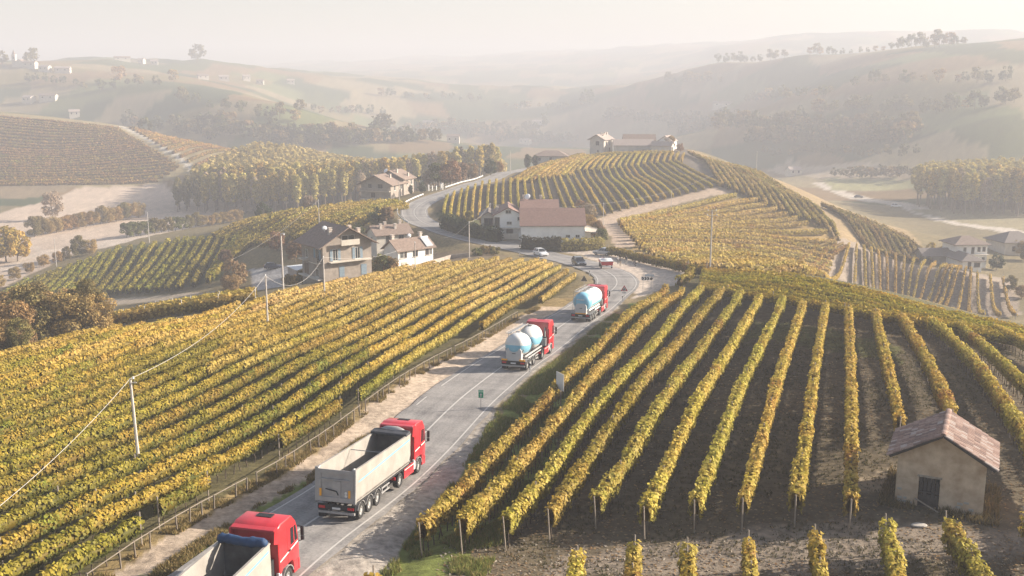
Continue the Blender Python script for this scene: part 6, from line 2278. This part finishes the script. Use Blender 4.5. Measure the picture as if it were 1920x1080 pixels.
M_CWHITE = mat('white_car_paint', (.66, .67, .68), .3, .04, 1, spec=.5, coat=.4)
M_CBLACK = mat('dark_car_paint', (.035, .038, .042), .25, .05, 1, spec=.5, coat=.5)
M_CSILV = mat('silver_car_paint', (.42, .42, .43), .3, .05, 1, metal=.4, coat=.4)


def lane(u, v, side, ymax=260):
    x, y = at(u, v, 0, ymax)
    j = int(np.argmin((ROAD[:, 0] - x) ** 2 + (ROAD[:, 1] - y) ** 2))
    d = ROAD[j + 3] - ROAD[j - 3]
    n = np.array([d[1], -d[0]]) / np.linalg.norm(d)
    p = ROAD[j] + n * side
    return (p[0], p[1], ROAD_Z[j] + .012), math.atan2(d[0], d[1])


p, hd = lane(1018, 479, -1.6)
car('car', 'white hatchback driving towards the junction', p, hd + math.pi, M_CWHITE, 3.9, 1.72, 1.52)
p, hd = lane(1088, 497, -1.6)
car('car', 'dark car entering the bend beside the tractor', p, hd + math.pi, M_CBLACK, 4.5, 1.82, 1.5)
p = ground_at(1131, 478, 260, 170)
car('car', 'silver car parked on gravel with its boot open', p + Vector((0, 0, .02)), math.radians(-55), M_CSILV, 4.2, 1.76, 1.55, boot=True)
p = ground_at(690, 497, 250, 205)
car('car', 'dark car parked between the big stone house and the white house', p + Vector((0, 0, .02)), math.radians(40), M_CBLACK, 4.1, 1.75, 1.5)
p = ground_at(512, 504, 280, 215)
car('car', 'dark blue car parked left of the big stone house', p + Vector((0, 0, .02)), math.radians(80), mat('navy_car_paint', (.04, .05, .08), .3, .05, 1, coat=.4), 4.1, 1.75, 1.5)
for i, (u, v, m) in enumerate([(1610, 371, M_CBLACK), (1680, 389, M_CWHITE)]):
    p = ground_at(u, v, 620, 330)
    car('car', ['dark car on the pale valley road', 'white van-like car on the pale valley road'][i], p + Vector((0, 0, .05)), math.radians(118), m, 4.6, 1.85, 1.75 if i else 1.5)

# tractor with its red trailer at the junction
p, hd = lane(1129, 503, 1.5)
TR = thing('farm_trailer', 'red high-sided farm trailer with pale load behind the tractor', 'trailer', p, hd + .12)
MB().hexa([(-1.0, -1.6, .75), (1.0, -1.6, .75), (1.0, 1.6, .75), (-1.0, 1.6, .75), (-1.1, -1.7, 1.5), (1.1, -1.7, 1.5), (1.1, 1.7, 1.5), (-1.1, 1.7, 1.5)]).build('bin', M_RED, TR, bevel=.03)
MB().box(-1.13, 1.13, -1.74, 1.74, 1.44, 1.54).build('top_rim', M_WPAINT, TR)
MB().lathe([(1.0, 0), (.8, .16), (.4, .26), (.02, .28)], 12, 'z', (0, 0, 1.5), 1.0, 1.5).build('load', M_WPAINT, TR, smooth=True)
MB().box(-.9, .9, -1.8, -1.72, .55, .7).build('bumper_bar', M_WPAINT, TR)
MB().box(-.06, .06, 1.6, 2.7, .6, .72).build('drawbar', M_BLACK, TR)
wheels(TR, [-.5], .95, .36, WC, .36)
p2_, hd2_ = lane(1112, 499, 1.5)
q = Vector(p) + Vector((math.sin(hd + .12), math.cos(hd + .12), 0)) * 4.2
T2 = thing('tractor', 'small red tractor pulling the farm trailer at the junction', 'tractor', (q.x, q.y, float(H([q.x], [q.y])[0]) + .11), hd + .2)
MB().box(-.3, .3, .1, 2.0, .75, 1.25).build('bonnet', M_RED, T2, bevel=.06)
MB().box(-.45, .45, -.8, .2, .6, .95).build('chassis', M_BLACK, T2)
MB().box(-.3, .3, -.65, -.2, .95, 1.1).box(-.3, .3, -.72, -.6, 1.1, 1.5).build('seat', M_BLACK, T2)
for s_ in (-1, 1):
    a = MB()
    arc(a, -.35, .65, .7, min(s_ * .42, s_ * .85), max(s_ * .42, s_ * .85), 20, 150)
    a.build('mudguard', M_RED, T2)
MB().tube([(-.5, -.8, .9), (-.5, -.85, 2.2), (.5, -.85, 2.2), (.5, -.8, .9)], .035, 6).build('roll_bar', M_BLACK, T2)
MB().cyl((.18, 1.4, 1.2), (.18, 1.4, 2.0), .035, n=6).build('exhaust', M_BLACK, T2)
MB().cyl((0, .05, 1.35), (0, -.02, 1.39), .2, n=12).build('steering_wheel', M_BLACK, T2)
WB = wheel_meshes(.65, .34)
wheels(T2, [-.35], .62, .65, WB, .65)
wheels(T2, [1.65], .55, .32, WC, .32)

# ------------------------------------------------------------------ poles, wires, fence, signs, people
M_POLE = mat('pale_pole', (.50, .45, .40), .85, .15, 2)
M_WIRE = mat('pale_cable', (.50, .47, .43), .6, .05, 2)
M_GREEN = mat('green_sign', (.02, .27, .14), .45, .08, 2)
M_SIGNB = mat('sign_back', (.10, .095, .09), .6, .15, 3)


def pole(u, v, h, label, r=.12, lamp=False, arms=False, ymax=260, ymin=24, lean=0):
    p = ground_at(u, v, ymax, ymin)
    t = thing('utility_pole' if not lamp else 'street_lamp', label, 'pole' if not lamp else 'lamp')
    t.location = p
    MB().cyl((0, 0, -.5), (lean, 0, h), r, r * .62, 8).build('shaft', M_POLE, t)
    c = MB()
    if arms:
        for z, w in ((h - .25, .7), (h - 1.0, .8)):
            c.box(-w, w, -.05, .05, z, z + .09)
        c.build('cross_arm', M_POLE, t)
        for z, w in ((h - .16, .7), (h - .91, .8)):
            for s_ in (-1, 1):
                MB().cyl((s_ * (w - .05), 0, z), (s_ * (w - .05), 0, z + .22), .07, .05, 8).build('insulator', M_DISH, t)
    elif lamp:
        MB().box(-.1, .5, -.08, .08, h - .1, h).build('lamp_arm', M_POLE, t)
        MB().lathe([(.02, -.16), (.14, -.12), (.16, 0), (.05, .06)], 10, 'z', (.4, 0, h - .12)).build('lamp_head', M_DISH, t)
    else:
        MB().cyl((0, 0, h), (0, 0, h + .14), .08, .05, 8).build('insulator', M_DISH, t)
        MB().box(-.2, .2, -.03, .03, h - .3, h - .24).build('bracket', M_POLE, t)
    return p + Vector((lean, 0, h))


def cable(a, b, sag, label, r=.015):
    a, b = Vector(a), Vector(b)
    pts = [a.lerp(b, k / 24) - Vector((0, 0, sag * 4 * (k / 24) * (1 - k / 24))) for k in range(25)]
    tag(MB().tube(pts, r, 5).build('overhead_cable', M_WIRE), label, 'cable', 'overhead cables')


pA = pole(264, 900, 7.0, 'tall pale utility pole in the near left vines', .13, lean=-.2)
pB = pole(503, 628, 7.1, 'utility pole on the crest of the left vineyard', .13)
pC = pole(609, 566, 6.4, 'utility pole in front of the big stone house', .13, ymax=185)
pD = pole(880, 484, 7.4, 'utility pole by the roadside shrubs above the white house', .12, ymax=215)
pE = pole(919, 430, 6.2, 'pale pole behind the dark hedge by the white farmhouse', .1, ymax=300)
pF = pole(1131, 430, 6.6, 'utility pole at the foot of the round hill beside the farm track', .12, ymax=300)
pole(532, 562, 9.8, 'tall lamp pole beyond the left crest beside the parking place', .16, lamp=True, ymax=200)
pole(779, 522, 6.0, 'thin pole on the golden crest before the white house', .09, ymax=200)
pole(1331, 512, 10.4, 'tall pole with insulator arms on the right crest', .15, arms=True, ymax=182, ymin=120)
pG = pole(599, 432, 8.0, 'pole leaning over the golden field behind the big house', .12, ymax=330, ymin=220)
pole(749, 385, 6.5, 'slim pole beside the chalet', .09, ymax=340, ymin=240)
pole(280, 455, 10, 'pole standing on the pale valley field', .14, ymax=420, ymin=280)
pole(106, 500, 8.5, 'pole at the rim of the green valley field', .13, ymax=420, ymin=240)
pole(957, 325, 8.5, 'pale pole where the road vanishes behind the hill', .14, ymax=440, ymin=300)
pole(1418, 318, 9, 'thin dark pole on the far right flank of the hill', .14, ymax=460, ymin=330)
pole(1258, 398, 6.0, 'thin pole beside the hill track', .09, ymax=330, ymin=250)
q = sight(-120, 1040, Y=44)
cable(q, pA, .6, 'cable from the left edge to the near pole')
cable(pA, pB, 1.3, 'cable from the near pole up to the crest pole')
cable(pB, pC, 2.4, 'sagging cable from the crest pole to the pole before the stone house')
wh = ground_at(755, 500, 220, 180)
cable(pC, (wh.x, wh.y, wh.z + 3.6), .9, 'cable from the stone house pole to the white house')
cable((wh.x + 7.5, wh.y + 8, wh.z + 4.6), pD, .8, 'cable from the white house to the roadside pole')
cable(pD, pE, .9, 'cable from the roadside pole over the dark hedge')
cable(pE, pF, 1.0, 'cable from the hedge pole past the red roof to the hill pole')
pH = ground_at(1335, 356, 400, 300)
cable(pF, (pH.x, pH.y, pH.z + 5), 1.5, 'cable running along the hill track')
cable(pG, (pG.x - 16, pG.y - 34, pG.z - 11), 1.5, 'stay cable dropping from the leaning pole into the golden field')


# roadside fence left of the road: round posts with one top rail
M_FENCE = mat('fence_wood', (.20, .165, .13), .9, .2, 4)
FPOST = MB().cyl((0, 0, -.3), (0, 0, 1.0), .055, .05, 7).mesh('post', M_FENCE)
fi = [(46, 62, 6.6), (62.5, 80, 6.6), (80.5, 103, 6.65), (104, 128, 6.7)]
for n_, (ya, yb_, o_) in enumerate(fi):
    pts = []
    j = road_index(ya)
    nx_ = ROAD_D[j]
    while ROAD[j, 1] < yb_:
        if ROAD_D[j] >= nx_:
            pts.append(ROAD[j] - ROAD_N[j] * (o_ - .03 * (len(pts) % 2)))
            nx_ += 1.7
        j += 1
    pts = np.array(pts)
    z = H(pts[:, 0], pts[:, 1])
    b = Vector((pts[0, 0], pts[0, 1], z[0]))
    t = thing('fence', 'wooden rail fence left of the road, %s stretch from the near end' % ordinal(n_), 'fence', b, 0, 'roadside rail fence')
    for k in range(len(pts)):
        p = Vector((pts[k, 0], pts[k, 1], z[k])) - b
        o = obj('post', FPOST, t, p, (random.uniform(-.05, .05), random.uniform(-.05, .05), 0))
        if k < len(pts) - 1:
            q = Vector((pts[k + 1, 0], pts[k + 1, 1], z[k + 1])) - b
            MB().cyl(p + Vector((0, 0, .95)), q + Vector((0, 0, .95)), .032, n=6).build('rail', M_FENCE, t)


def road_pt(y, side, i=None):
    j = road_index(y) if i is None else i
    p = ROAD[j] + ROAD_N[j] * side
    return Vector((p[0], p[1], gz(p[0], p[1]))), math.atan2(ROAD_T[j, 0], ROAD_T[j, 1])


# green direction sign
x, y = at(902, 768, 0, 90)
t = thing('road_sign', 'small green road sign with white arrow beside the right edge line', 'sign', (x, y, gz(x, y)), math.radians(6))
MB().cyl((0, 0, -.3), (0, 0, 1.75), .035, n=8).build('post', M_STEEL, t)
pn = MB().box(-.21, .21, -.05, -.035, 1.05, 1.75).build('panel', M_GREEN, t, bevel=.01)
MB().box(-.17, .17, -.058, -.052, 1.54, 1.70).build('white_field', mat('pale_green_field', (.45, .68, .52), .5, .05, 2), pn)
MB().prism([(-.03, 1.1), (.03, 1.1), (.03, 1.30), (.10, 1.30), (0, 1.48), (-.10, 1.30), (-.03, 1.30)], -.06, -.053, 'y').build('arrow', M_WPAINT, pn)
MB().box(-.12, .12, -.064, -.059, 1.60, 1.63).build('text_line', M_GREEN, pn)
# blank white board seen almost edge-on
x, y = at(1051, 765, 0, 100)
t = thing('sign_board', 'blank white board on a post at the edge of the right vines', 'sign', (x, y, gz(x, y)), math.radians(62))
MB().box(-.05, .05, -.05, .05, -.3, 2.5).build('post', M_WOOD, t)
MB().box(-.62, .62, -.09, -.055, 1.75, 3.25).build('panel', M_WPAINT, t)


def tri_sign(u, v, hd, label, front):
    x, y = at(u, v, 0, 180)
    t = thing('warning_sign', label, 'sign', (x, y, gz(x, y)), hd)
    MB().cyl((0, 0, -.3), (0, 0, 2.6), .03, n=7).build('post', M_STEEL, t)
    tri = [(-.5, 1.75), (.5, 1.75), (0, 2.62)]
    pn = MB().prism(tri, -.05, -.035, 'y').build('panel', M_SIGNB if not front else M_LAMP, t)
    MB().prism([(-.33, 1.84), (.33, 1.84), (0, 2.42)], -.062, -.052, 'y').build('face', M_WPAINT if front else M_SIGNB, pn)
    if front:
        MB().box(-.2, .2, -.072, -.064, 1.90, 1.98).box(-.04, .04, -.072, -.064, 1.98, 2.2).build('symbol', M_BLACK, pn)
        MB().box(-.3, .3, -.05, -.038, 1.4, 1.6).build('plate', M_WPAINT, t)
    else:
        MB().box(-.5, .5, -.03, -.02, 1.72, 1.76).build('rim', M_WPAINT, pn)


tri_sign(1170, 566, math.radians(10), 'triangular warning sign right of the tank truck', True)
tri_sign(1095, 548, math.radians(10), 'dark triangular sign seen from behind left of the tank truck', False)
# black and white chevron board at the junction
x, y = at(1214, 538, 0, 190)
t = thing('chevron_sign', 'black and white chevron board with pale direction plates at the junction', 'sign', (x, y, gz(x, y)), math.radians(5))
for s_ in (-.7, .55):
    MB().cyl((s_, 0, -.3), (s_, 0, 2.3), .035, n=7).build('post', M_STEEL, t)
bd = MB().box(-1.0, .3, -.05, -.035, 1.4, 1.95).build('board', M_WPAINT, t)
for k in range(3):
    a = -.9 + k * .4
    MB().prism([(a, 1.42), (a + .18, 1.42), (a + .32, 1.675), (a + .18, 1.93), (a, 1.93), (a + .14, 1.675)], -.06, -.052, 'y').build('chevron', M_BLACK, bd)
MB().box(-.45, .95, -.03, -.015, 2.0, 2.35).build('direction_plate', M_GREYW, t)
MB().cyl((.55, -.05, 1.65), (.55, -.035, 1.65), .22, n=16).build('round_plate', M_BLACK, t)


def delineator(u, v, label, ymax=260):
    x, y = at(u, v, 0, ymax)
    t = thing('marker_post', label, 'marker post', (x, y, gz(x, y)), math.radians(10), 'roadside marker posts')
    MB().prism([(-.06, -.2), (.06, -.2), (.06, .98), (-.06, 1.05)], -.04, .04, 'y').build('post', M_WPAINT, t)
    MB().prism([(-.063, .72), (.063, .72), (.063, .90), (-.063, .93)], -.043, .043, 'y').build('black_band', M_BLACK, t)


delineator(994, 697, 'white marker post beside the silo truck')
delineator(1167, 565, 'white marker post under the warning sign')
delineator(1105, 517, 'white marker post on the inside of the bend by the dark car')
delineator(974, 478, 'white marker post left of the white hatchback')
delineator(748, 384, 'white marker post outside the upper bend', 300)
delineator(908, 465, 'low white marker post near the roadside shrubs')

# white guard rail round the outside of the upper bend
def guard(i0, i1, label):
    t = None
    prev = None
    for k, i in enumerate(range(i0, i1, 3)):
        p = ROAD[i] - ROAD_N[i] * 4.4
        v = Vector((p[0], p[1], max(ROAD_Z[i] - .05, gz(p[0], p[1]))))
        if t is None:
            t = thing('guard_rail', label, 'guard rail', v)
            b = v
        MB().box(-.06, .06, -.06, .06, -.4, .75).build('post', M_WPAINT, t).location = v - b
        if prev is not None:
            d = (v - prev).normalized()
            n = Vector((d.y, -d.x, 0)) * .04
            m = MB()
            for z0_, z1_ in ((.42, .78),):
                q = [prev - b - n, prev - b + n, v - b + n, v - b - n]
                m.hexa([tuple(a + Vector((0, 0, z0_))) for a in q] + [tuple(a + Vector((0, 0, z1_))) for a in q])
            m.build('beam', M_WPAINT, t)
        prev = v


ib = [i for i in range(len(ROAD)) if 225 < ROAD[i, 1] < 300 and ROAD[i, 0] < -10]
ia = min(ib, key=lambda i: abs(ROAD[i, 1] - 248))
ic = int(np.argmin(np.abs(ROAD[:, 1] - 306)))
guard(ia, ic, 'white guard rail round the outside of the upper bend')
id_ = int(np.argmin(np.abs(ROAD[:, 1] - 322) + (ROAD[:, 0] > 20) * 999))
ie = int(np.argmin(np.abs(ROAD[:, 1] - 372)))
guard(id_, ie, 'white guard rail continuing beyond the white gate')


# people on the gravel
def person(u, v, label, pose, cols, hd, h=1.74, stick=False):
    p = ground_at(u, v, 260, 160)
    t = thing('person', label, 'person', p, hd)
    s = h / 1.74
    if pose == 'stand':
        J = {'pel': (0, 0, .95), 'chest': (0, .02, 1.30), 'neck': (0, .02, 1.48), 'head': (0, .05, 1.62), 'hl': (-.10, 0, .90), 'kl': (-.11, .04, .50), 'al': (-.11, -.02, .09), 'fl': (-.12, .14, .04),
             'hr': (.10, 0, .90), 'kr': (.12, .05, .50), 'ar': (.13, 0, .09), 'fr': (.14, .16, .04), 'sl': (-.19, .02, 1.42), 'el': (-.25, .03, 1.14), 'wl': (-.22, .18, .93), 'sr': (.19, .02, 1.42), 'er': (.26, .04, 1.15), 'wr': (.22, .22, 1.0)}
    elif pose == 'stride':
        J = {'pel': (0, 0, .93), 'chest': (0, .06, 1.28), 'neck': (0, .09, 1.46), 'head': (0, .14, 1.60), 'hl': (-.10, 0, .88), 'kl': (-.10, .22, .52), 'al': (-.10, .26, .10), 'fl': (-.10, .42, .05),
             'hr': (.10, 0, .88), 'kr': (.10, -.06, .48), 'ar': (.10, -.34, .16), 'fr': (.10, -.22, .05), 'sl': (-.19, .06, 1.40), 'el': (-.26, -.10, 1.15), 'wl': (-.25, -.02, .92), 'sr': (.19, .06, 1.40), 'er': (.25, .20, 1.18), 'wr': (.20, .38, 1.08)}
    else:
        J = {'pel': (0, -.18, .62), 'chest': (0, .06, .90), 'neck': (0, .18, 1.04), 'head': (0, .26, 1.16), 'hl': (-.11, -.18, .58), 'kl': (-.14, .20, .50), 'al': (-.13, .02, .10), 'fl': (-.14, .18, .05),
             'hr': (.11, -.18, .58), 'kr': (.14, .12, .42), 'ar': (.13, -.18, .12), 'fr': (.14, -.02, .05), 'sl': (-.18, .10, 1.0), 'el': (-.24, .28, .78), 'wl': (-.16, .44, .62), 'sr': (.18, .10, 1.0), 'er': (.24, .28, .78), 'wr': (.16, .42, .56)}
    rad = {'pel': .15, 'chest': .165, 'neck': .062, 'head': .105, 'hl': .095, 'kl': .065, 'al': .045, 'fl': .042, 'hr': .095, 'kr': .065, 'ar': .045, 'fr': .042, 'sl': .07, 'el': .046, 'wl': .034, 'sr': .07, 'er': .046, 'wr': .034}
    E_ = [('pel', 'chest'), ('chest', 'neck'), ('neck', 'head'), ('pel', 'hl'), ('hl', 'kl'), ('kl', 'al'), ('al', 'fl'), ('pel', 'hr'), ('hr', 'kr'), ('kr', 'ar'), ('ar', 'fr'), ('chest', 'sl'), ('sl', 'el'), ('el', 'wl'), ('chest', 'sr'), ('sr', 'er'), ('er', 'wr')]
    for q in ('l', 'r'):
        w = Vector(J['w' + q])
        d = (w - Vector(J['e' + q])).normalized()
        pm_ = w + d * .07
        J['p' + q] = tuple(pm_)
        rad['p' + q] = .03
        E_.append(('w' + q, 'p' + q))
        sx = -1 if q == 'l' else 1
        for f in range(4):
            a = pm_ + Vector(((f - 1.5) * .018, .0, 0)) + d * (.035 + .008 * (f in (1, 2)))
            bq = a + d * .03 + Vector((0, .012, -.012))
            J['f%s%da' % (q, f)], J['f%s%db' % (q, f)] = tuple(a), tuple(bq)
            rad['f%s%da' % (q, f)], rad['f%s%db' % (q, f)] = .009, .008
            E_ += [('p' + q, 'f%s%da' % (q, f)), ('f%s%da' % (q, f), 'f%s%db' % (q, f))]
        a = w + d * .03 + Vector((-sx * .035, .02, 0))
        J['t' + q] = tuple(a)
        rad['t' + q] = .011
        E_.append(('w' + q, 't' + q))
    names = list(J)
    me = bpy.data.meshes.new('body')
    me.from_pydata([tuple(c * s for c in J[n]) for n in names], [(names.index(a), names.index(b)) for a, b in E_], [])
    o = obj('body', me, t)
    md = o.modifiers.new('skin', 'SKIN')
    for i, n in enumerate(names):
        sv = me.skin_vertices[0].data[i]
        r = rad[n] * s
        sv.radius = (r * (1.25 if n in ('chest', 'pel') else 1), r * (.8 if n in ('chest', 'pel') else 1))
        sv.use_root = n == 'pel'
    o.modifiers.new('sub', 'SUBSURF').levels = 1
    o.modifiers['sub'].render_levels = 1
    # clothing by height on the body
    m, nt, out = nodes_of('clothes_' + label.split()[0])
    pz = nt.nodes.new('ShaderNodeBsdfPrincipled')
    pz.inputs['Roughness'].default_value = .85
    tc = nt.nodes.new('ShaderNodeTexCoord')
    sx_ = nt.nodes.new('ShaderNodeSeparateXYZ')
    rp = nt.nodes.new('ShaderNodeValToRGB')
    rp.color_ramp.interpolation = 'CONSTANT'
    nt.links.new(tc.outputs['Object'], sx_.inputs[0])
    dv = nt.nodes.new('ShaderNodeMath')
    dv.operation = 'DIVIDE'
    dv.inputs[1].default_value = 1.8 * s
    nt.links.new(sx_.outputs['Z'], dv.inputs[0])
    nt.links.new(dv.outputs[0], rp.inputs[0])
    zp, zn = J['pel'][2] / 1.8, J['neck'][2] / 1.8
    el = rp.color_ramp.elements
    el[0].position, el[0].color = 0, (.05, .045, .04, 1)
    el[1].position, el[1].color = .065, (*cols[1], 1)
    e3 = el.new(zp)
    e3.color = (*cols[0], 1)
    e4 = el.new(zn + .008)
    e4.color = (.45, .27, .19, 1)
    nt.links.new(rp.outputs[0], pz.inputs['Base Color'])
    nt.links.new(pz.outputs[0], out.inputs[0])
    me.materials.append(m)
    hx_ = Vector(J['head']) * s
    MB().lathe([(.02, .12), (.08, .10), (.112, .03), (.108, -.02), (.09, -.05)], 12, 'z', tuple(hx_ + Vector((0, -.018, .03)))).build('hair', mat('hair', (.05, .035, .025), .8, .2, 9), t, smooth=True)
    fc = MB()
    for sx in (-1, 1):
        fc.box(sx * .04 - .012, sx * .04 + .012, hx_.y + .095, hx_.y + .108, hx_.z - .005, hx_.z + .01)
    fc.build('eyes', M_BLACK, t)
    MB().box(-.014, .014, hx_.y + .09, hx_.y + .128, hx_.z - .045, hx_.z - .005).build('nose', mat('skin', (.45, .27, .19), .7, .05, 3), t)
    MB().box(-.03, .03, hx_.y + .092, hx_.y + .106, hx_.z - .07, hx_.z - .06).build('mouth', mat('lips', (.3, .12, .1), .7, .05, 3), t)
    return t


person(1163, 499, 'person in dark top and pale trousers standing nearest the trailer', 'stand', ((.06, .06, .065), (.30, .25, .19)), math.radians(150))
person(1158, 496, 'person in white shirt beside the one in dark top by the trailer', 'stand', ((.62, .60, .56), (.14, .12, .10)), math.radians(60), 1.7)
person(1174, 497, 'person in black jacket standing apart on the gravel', 'stand', ((.03, .03, .035), (.42, .38, .33)), math.radians(200), 1.76)
person(1191, 500, 'person crouching on the gravel right of the others', 'crouch', ((.05, .05, .055), (.09, .085, .08)), math.radians(250))
person(1342, 356, 'person in dark clothes walking up the hill track', 'stride', ((.05, .05, .055), (.05, .05, .055)), math.radians(40))

# details on the ground: litter of fallen leaves and tufts of grass
def scatter(name, label, X, Y, size, pal, flat, seed, up=0.0):
    g = np.random.default_rng(seed)
    Z = H(X, Y)
    n = len(X)
    C = np.stack([X, Y, Z + up], 1)
    nor = np.tile(np.array([0, 0, 1.0]), (n, 1)) * flat
    V, Q, c = leaf_cloud(C, nor, size, pal, g)
    o = obj(name, np_mesh(name, V, Q, M_TLEAF, np.repeat(c, 4, 0)))
    tag(o, label, kind='stuff')


def tufts(name, label, X, Y, h, pal, seed):
    """Blades of grass: slim upright triangles leaning every way."""
    g = np.random.default_rng(seed)
    k = 4
    X, Y = np.repeat(X, k) + g.normal(0, .07, len(X) * k), np.repeat(Y, k) + g.normal(0, .07, len(X) * k)
    Z = H(X, Y)
    n = len(X)
    a = g.random(n) * 6.283
    hh = h * (.5 + g.random(n))
    w = .042
    b = np.stack([X, Y, Z - .02], 1)
    sd_ = np.stack([np.cos(a), np.sin(a), np.zeros(n)], 1) * w
    tip = b + np.stack([g.normal(0, .35, n) * hh, g.normal(0, .35, n) * hh, hh], 1)
    V = np.stack([b - sd_, b + sd_, tip], 1).reshape(-1, 3)
    o = obj(name, np_mesh(name, V, np.arange(3 * n).reshape(n, 3), M_TLEAF, np.repeat(palette(g.random(n), pal), 3, 0)))
    tag(o, label, kind='stuff')


g_ = np.random.default_rng(21)
def along_road(yy, side):
    """Points at a distance to the side of the road, continuous along it."""
    D = np.interp(yy, ROAD[:150, 1], ROAD_D[:150])
    f = [np.interp(D, ROAD_D, q) for q in (ROAD[:, 0], ROAD[:, 1], ROAD_N[:, 0], ROAD_N[:, 1])]
    return f[0] + f[2] * side, f[1] + f[3] * side


n = 36000
yy = 40 + 97 * g_.random(n) ** 1.5
sd2 = np.clip(6.7 - (yy - 52) * .085, 4.2, 6.7) + g_.random(n) * 5.4
X, Y = along_road(yy, sd2)
keep = fbm(X / 2.4, Y / 2.4, 2) > .40
tufts('verge_grass', 'green grass on the bank between road and right vines', X[keep], Y[keep], .26, [(.125, .155, .035), (.17, .195, .048), (.22, .20, .062), (.28, .225, .09)], 5)
n = 17000
yy = 42 + 95 * g_.random(n) ** 1.4
lo_ = g_.random(n)
sd2 = -np.where(lo_ < .5, 3.6 + g_.random(n) * 1.0, 6.3 + g_.random(n) * 1.0)
X, Y = along_road(yy, sd2)
keep = (np.where(lo_ < .5, yy < 76, True)) & (fbm(X / 1.5, Y / 1.5, 2) > .47)
tufts('roadside_grass', 'dry and green grass along the dirt track left of the road', X[keep], Y[keep], .2, [(.12, .12, .035), (.22, .17, .06), (.32, .24, .10), (.16, .14, .05)], 6)
n = 34000
X, Y = -6 + 62 * g_.random(n), 46 + 72 * g_.random(n) ** 1.2
s_, _, _ = road_side(X, Y)
keep = (s_ > 9.5)
gr = fbm(X / 5 + 4, Y / 5, 3)
k1 = keep & (gr > .5)
tufts('vineyard_grass', 'sparse dull grass and weeds between the right vine rows', X[k1], Y[k1], .14, [(.065, .07, .025), (.10, .09, .04), (.16, .12, .06)], 7)
k2 = keep & (gr <= .56)
scatter('fallen_leaves', 'fallen vine leaves on the soil of the right vineyard', X[k2], Y[k2], .14, [(.22, .15, .07), (.34, .24, .11), (.16, .10, .05), (.42, .33, .2)], 3.0, 8, .03)
hp = HUT.matrix_basis @ Vector((0, 0, 0))
n = 1500
lx, ly = g_.uniform(-3.4, 3.4, n), g_.uniform(-3.2, 3.0, n)
kk2 = ((np.abs(lx) > 2.6) | (np.abs(ly) > 2.3)) & ~((np.abs(lx + .6) < .8) & (ly < -2.3))
ca, sa = math.cos(HROT), math.sin(HROT)
X = hp.x + lx * ca - ly * sa
Y = hp.y + lx * sa + ly * ca
tufts('hut_weeds', 'dry brown weeds round the foot of the vineyard hut', X[kk2], Y[kk2], .38, [(.16, .12, .05), (.26, .18, .07), (.09, .085, .03), (.33, .24, .11)], 12)
# clods and stones along the cross track
n = 5000
X, Y = -4 + 50 * g_.random(n), 46.5 + 9 * g_.random(n)
s_, _, _ = road_side(X, Y)
k3 = s_ > 8
scatter('loose_stones', 'pale clods and stones on the track across the right vineyard', X[k3], Y[k3], .12, [(.30, .25, .2), (.4, .34, .28), (.2, .16, .12)], 1.0, 9, .03)

# ------------------------------------------------------------------ haze
mh, nt, out = nodes_of('valley_haze')
pv_ = nt.nodes.new('ShaderNodeVolumePrincipled')
pv_.inputs['Color'].default_value = (.585, .597, .65, 1)
pv_.inputs['Density'].default_value = HAZE_DENSITY
pv_.inputs['Anisotropy'].default_value = .08
nt.links.new(pv_.outputs[0], out.inputs['Volume'])
zmax = max(float(GZ.max()) + 14, CAM_Z + 12)
hz = MB().box(-4500, 4500, -60, 3700, float(GZ.min()) - 1, zmax).build('haze', mh)
tag(hz, 'pale warm autumn haze filling the valley', kind='stuff')
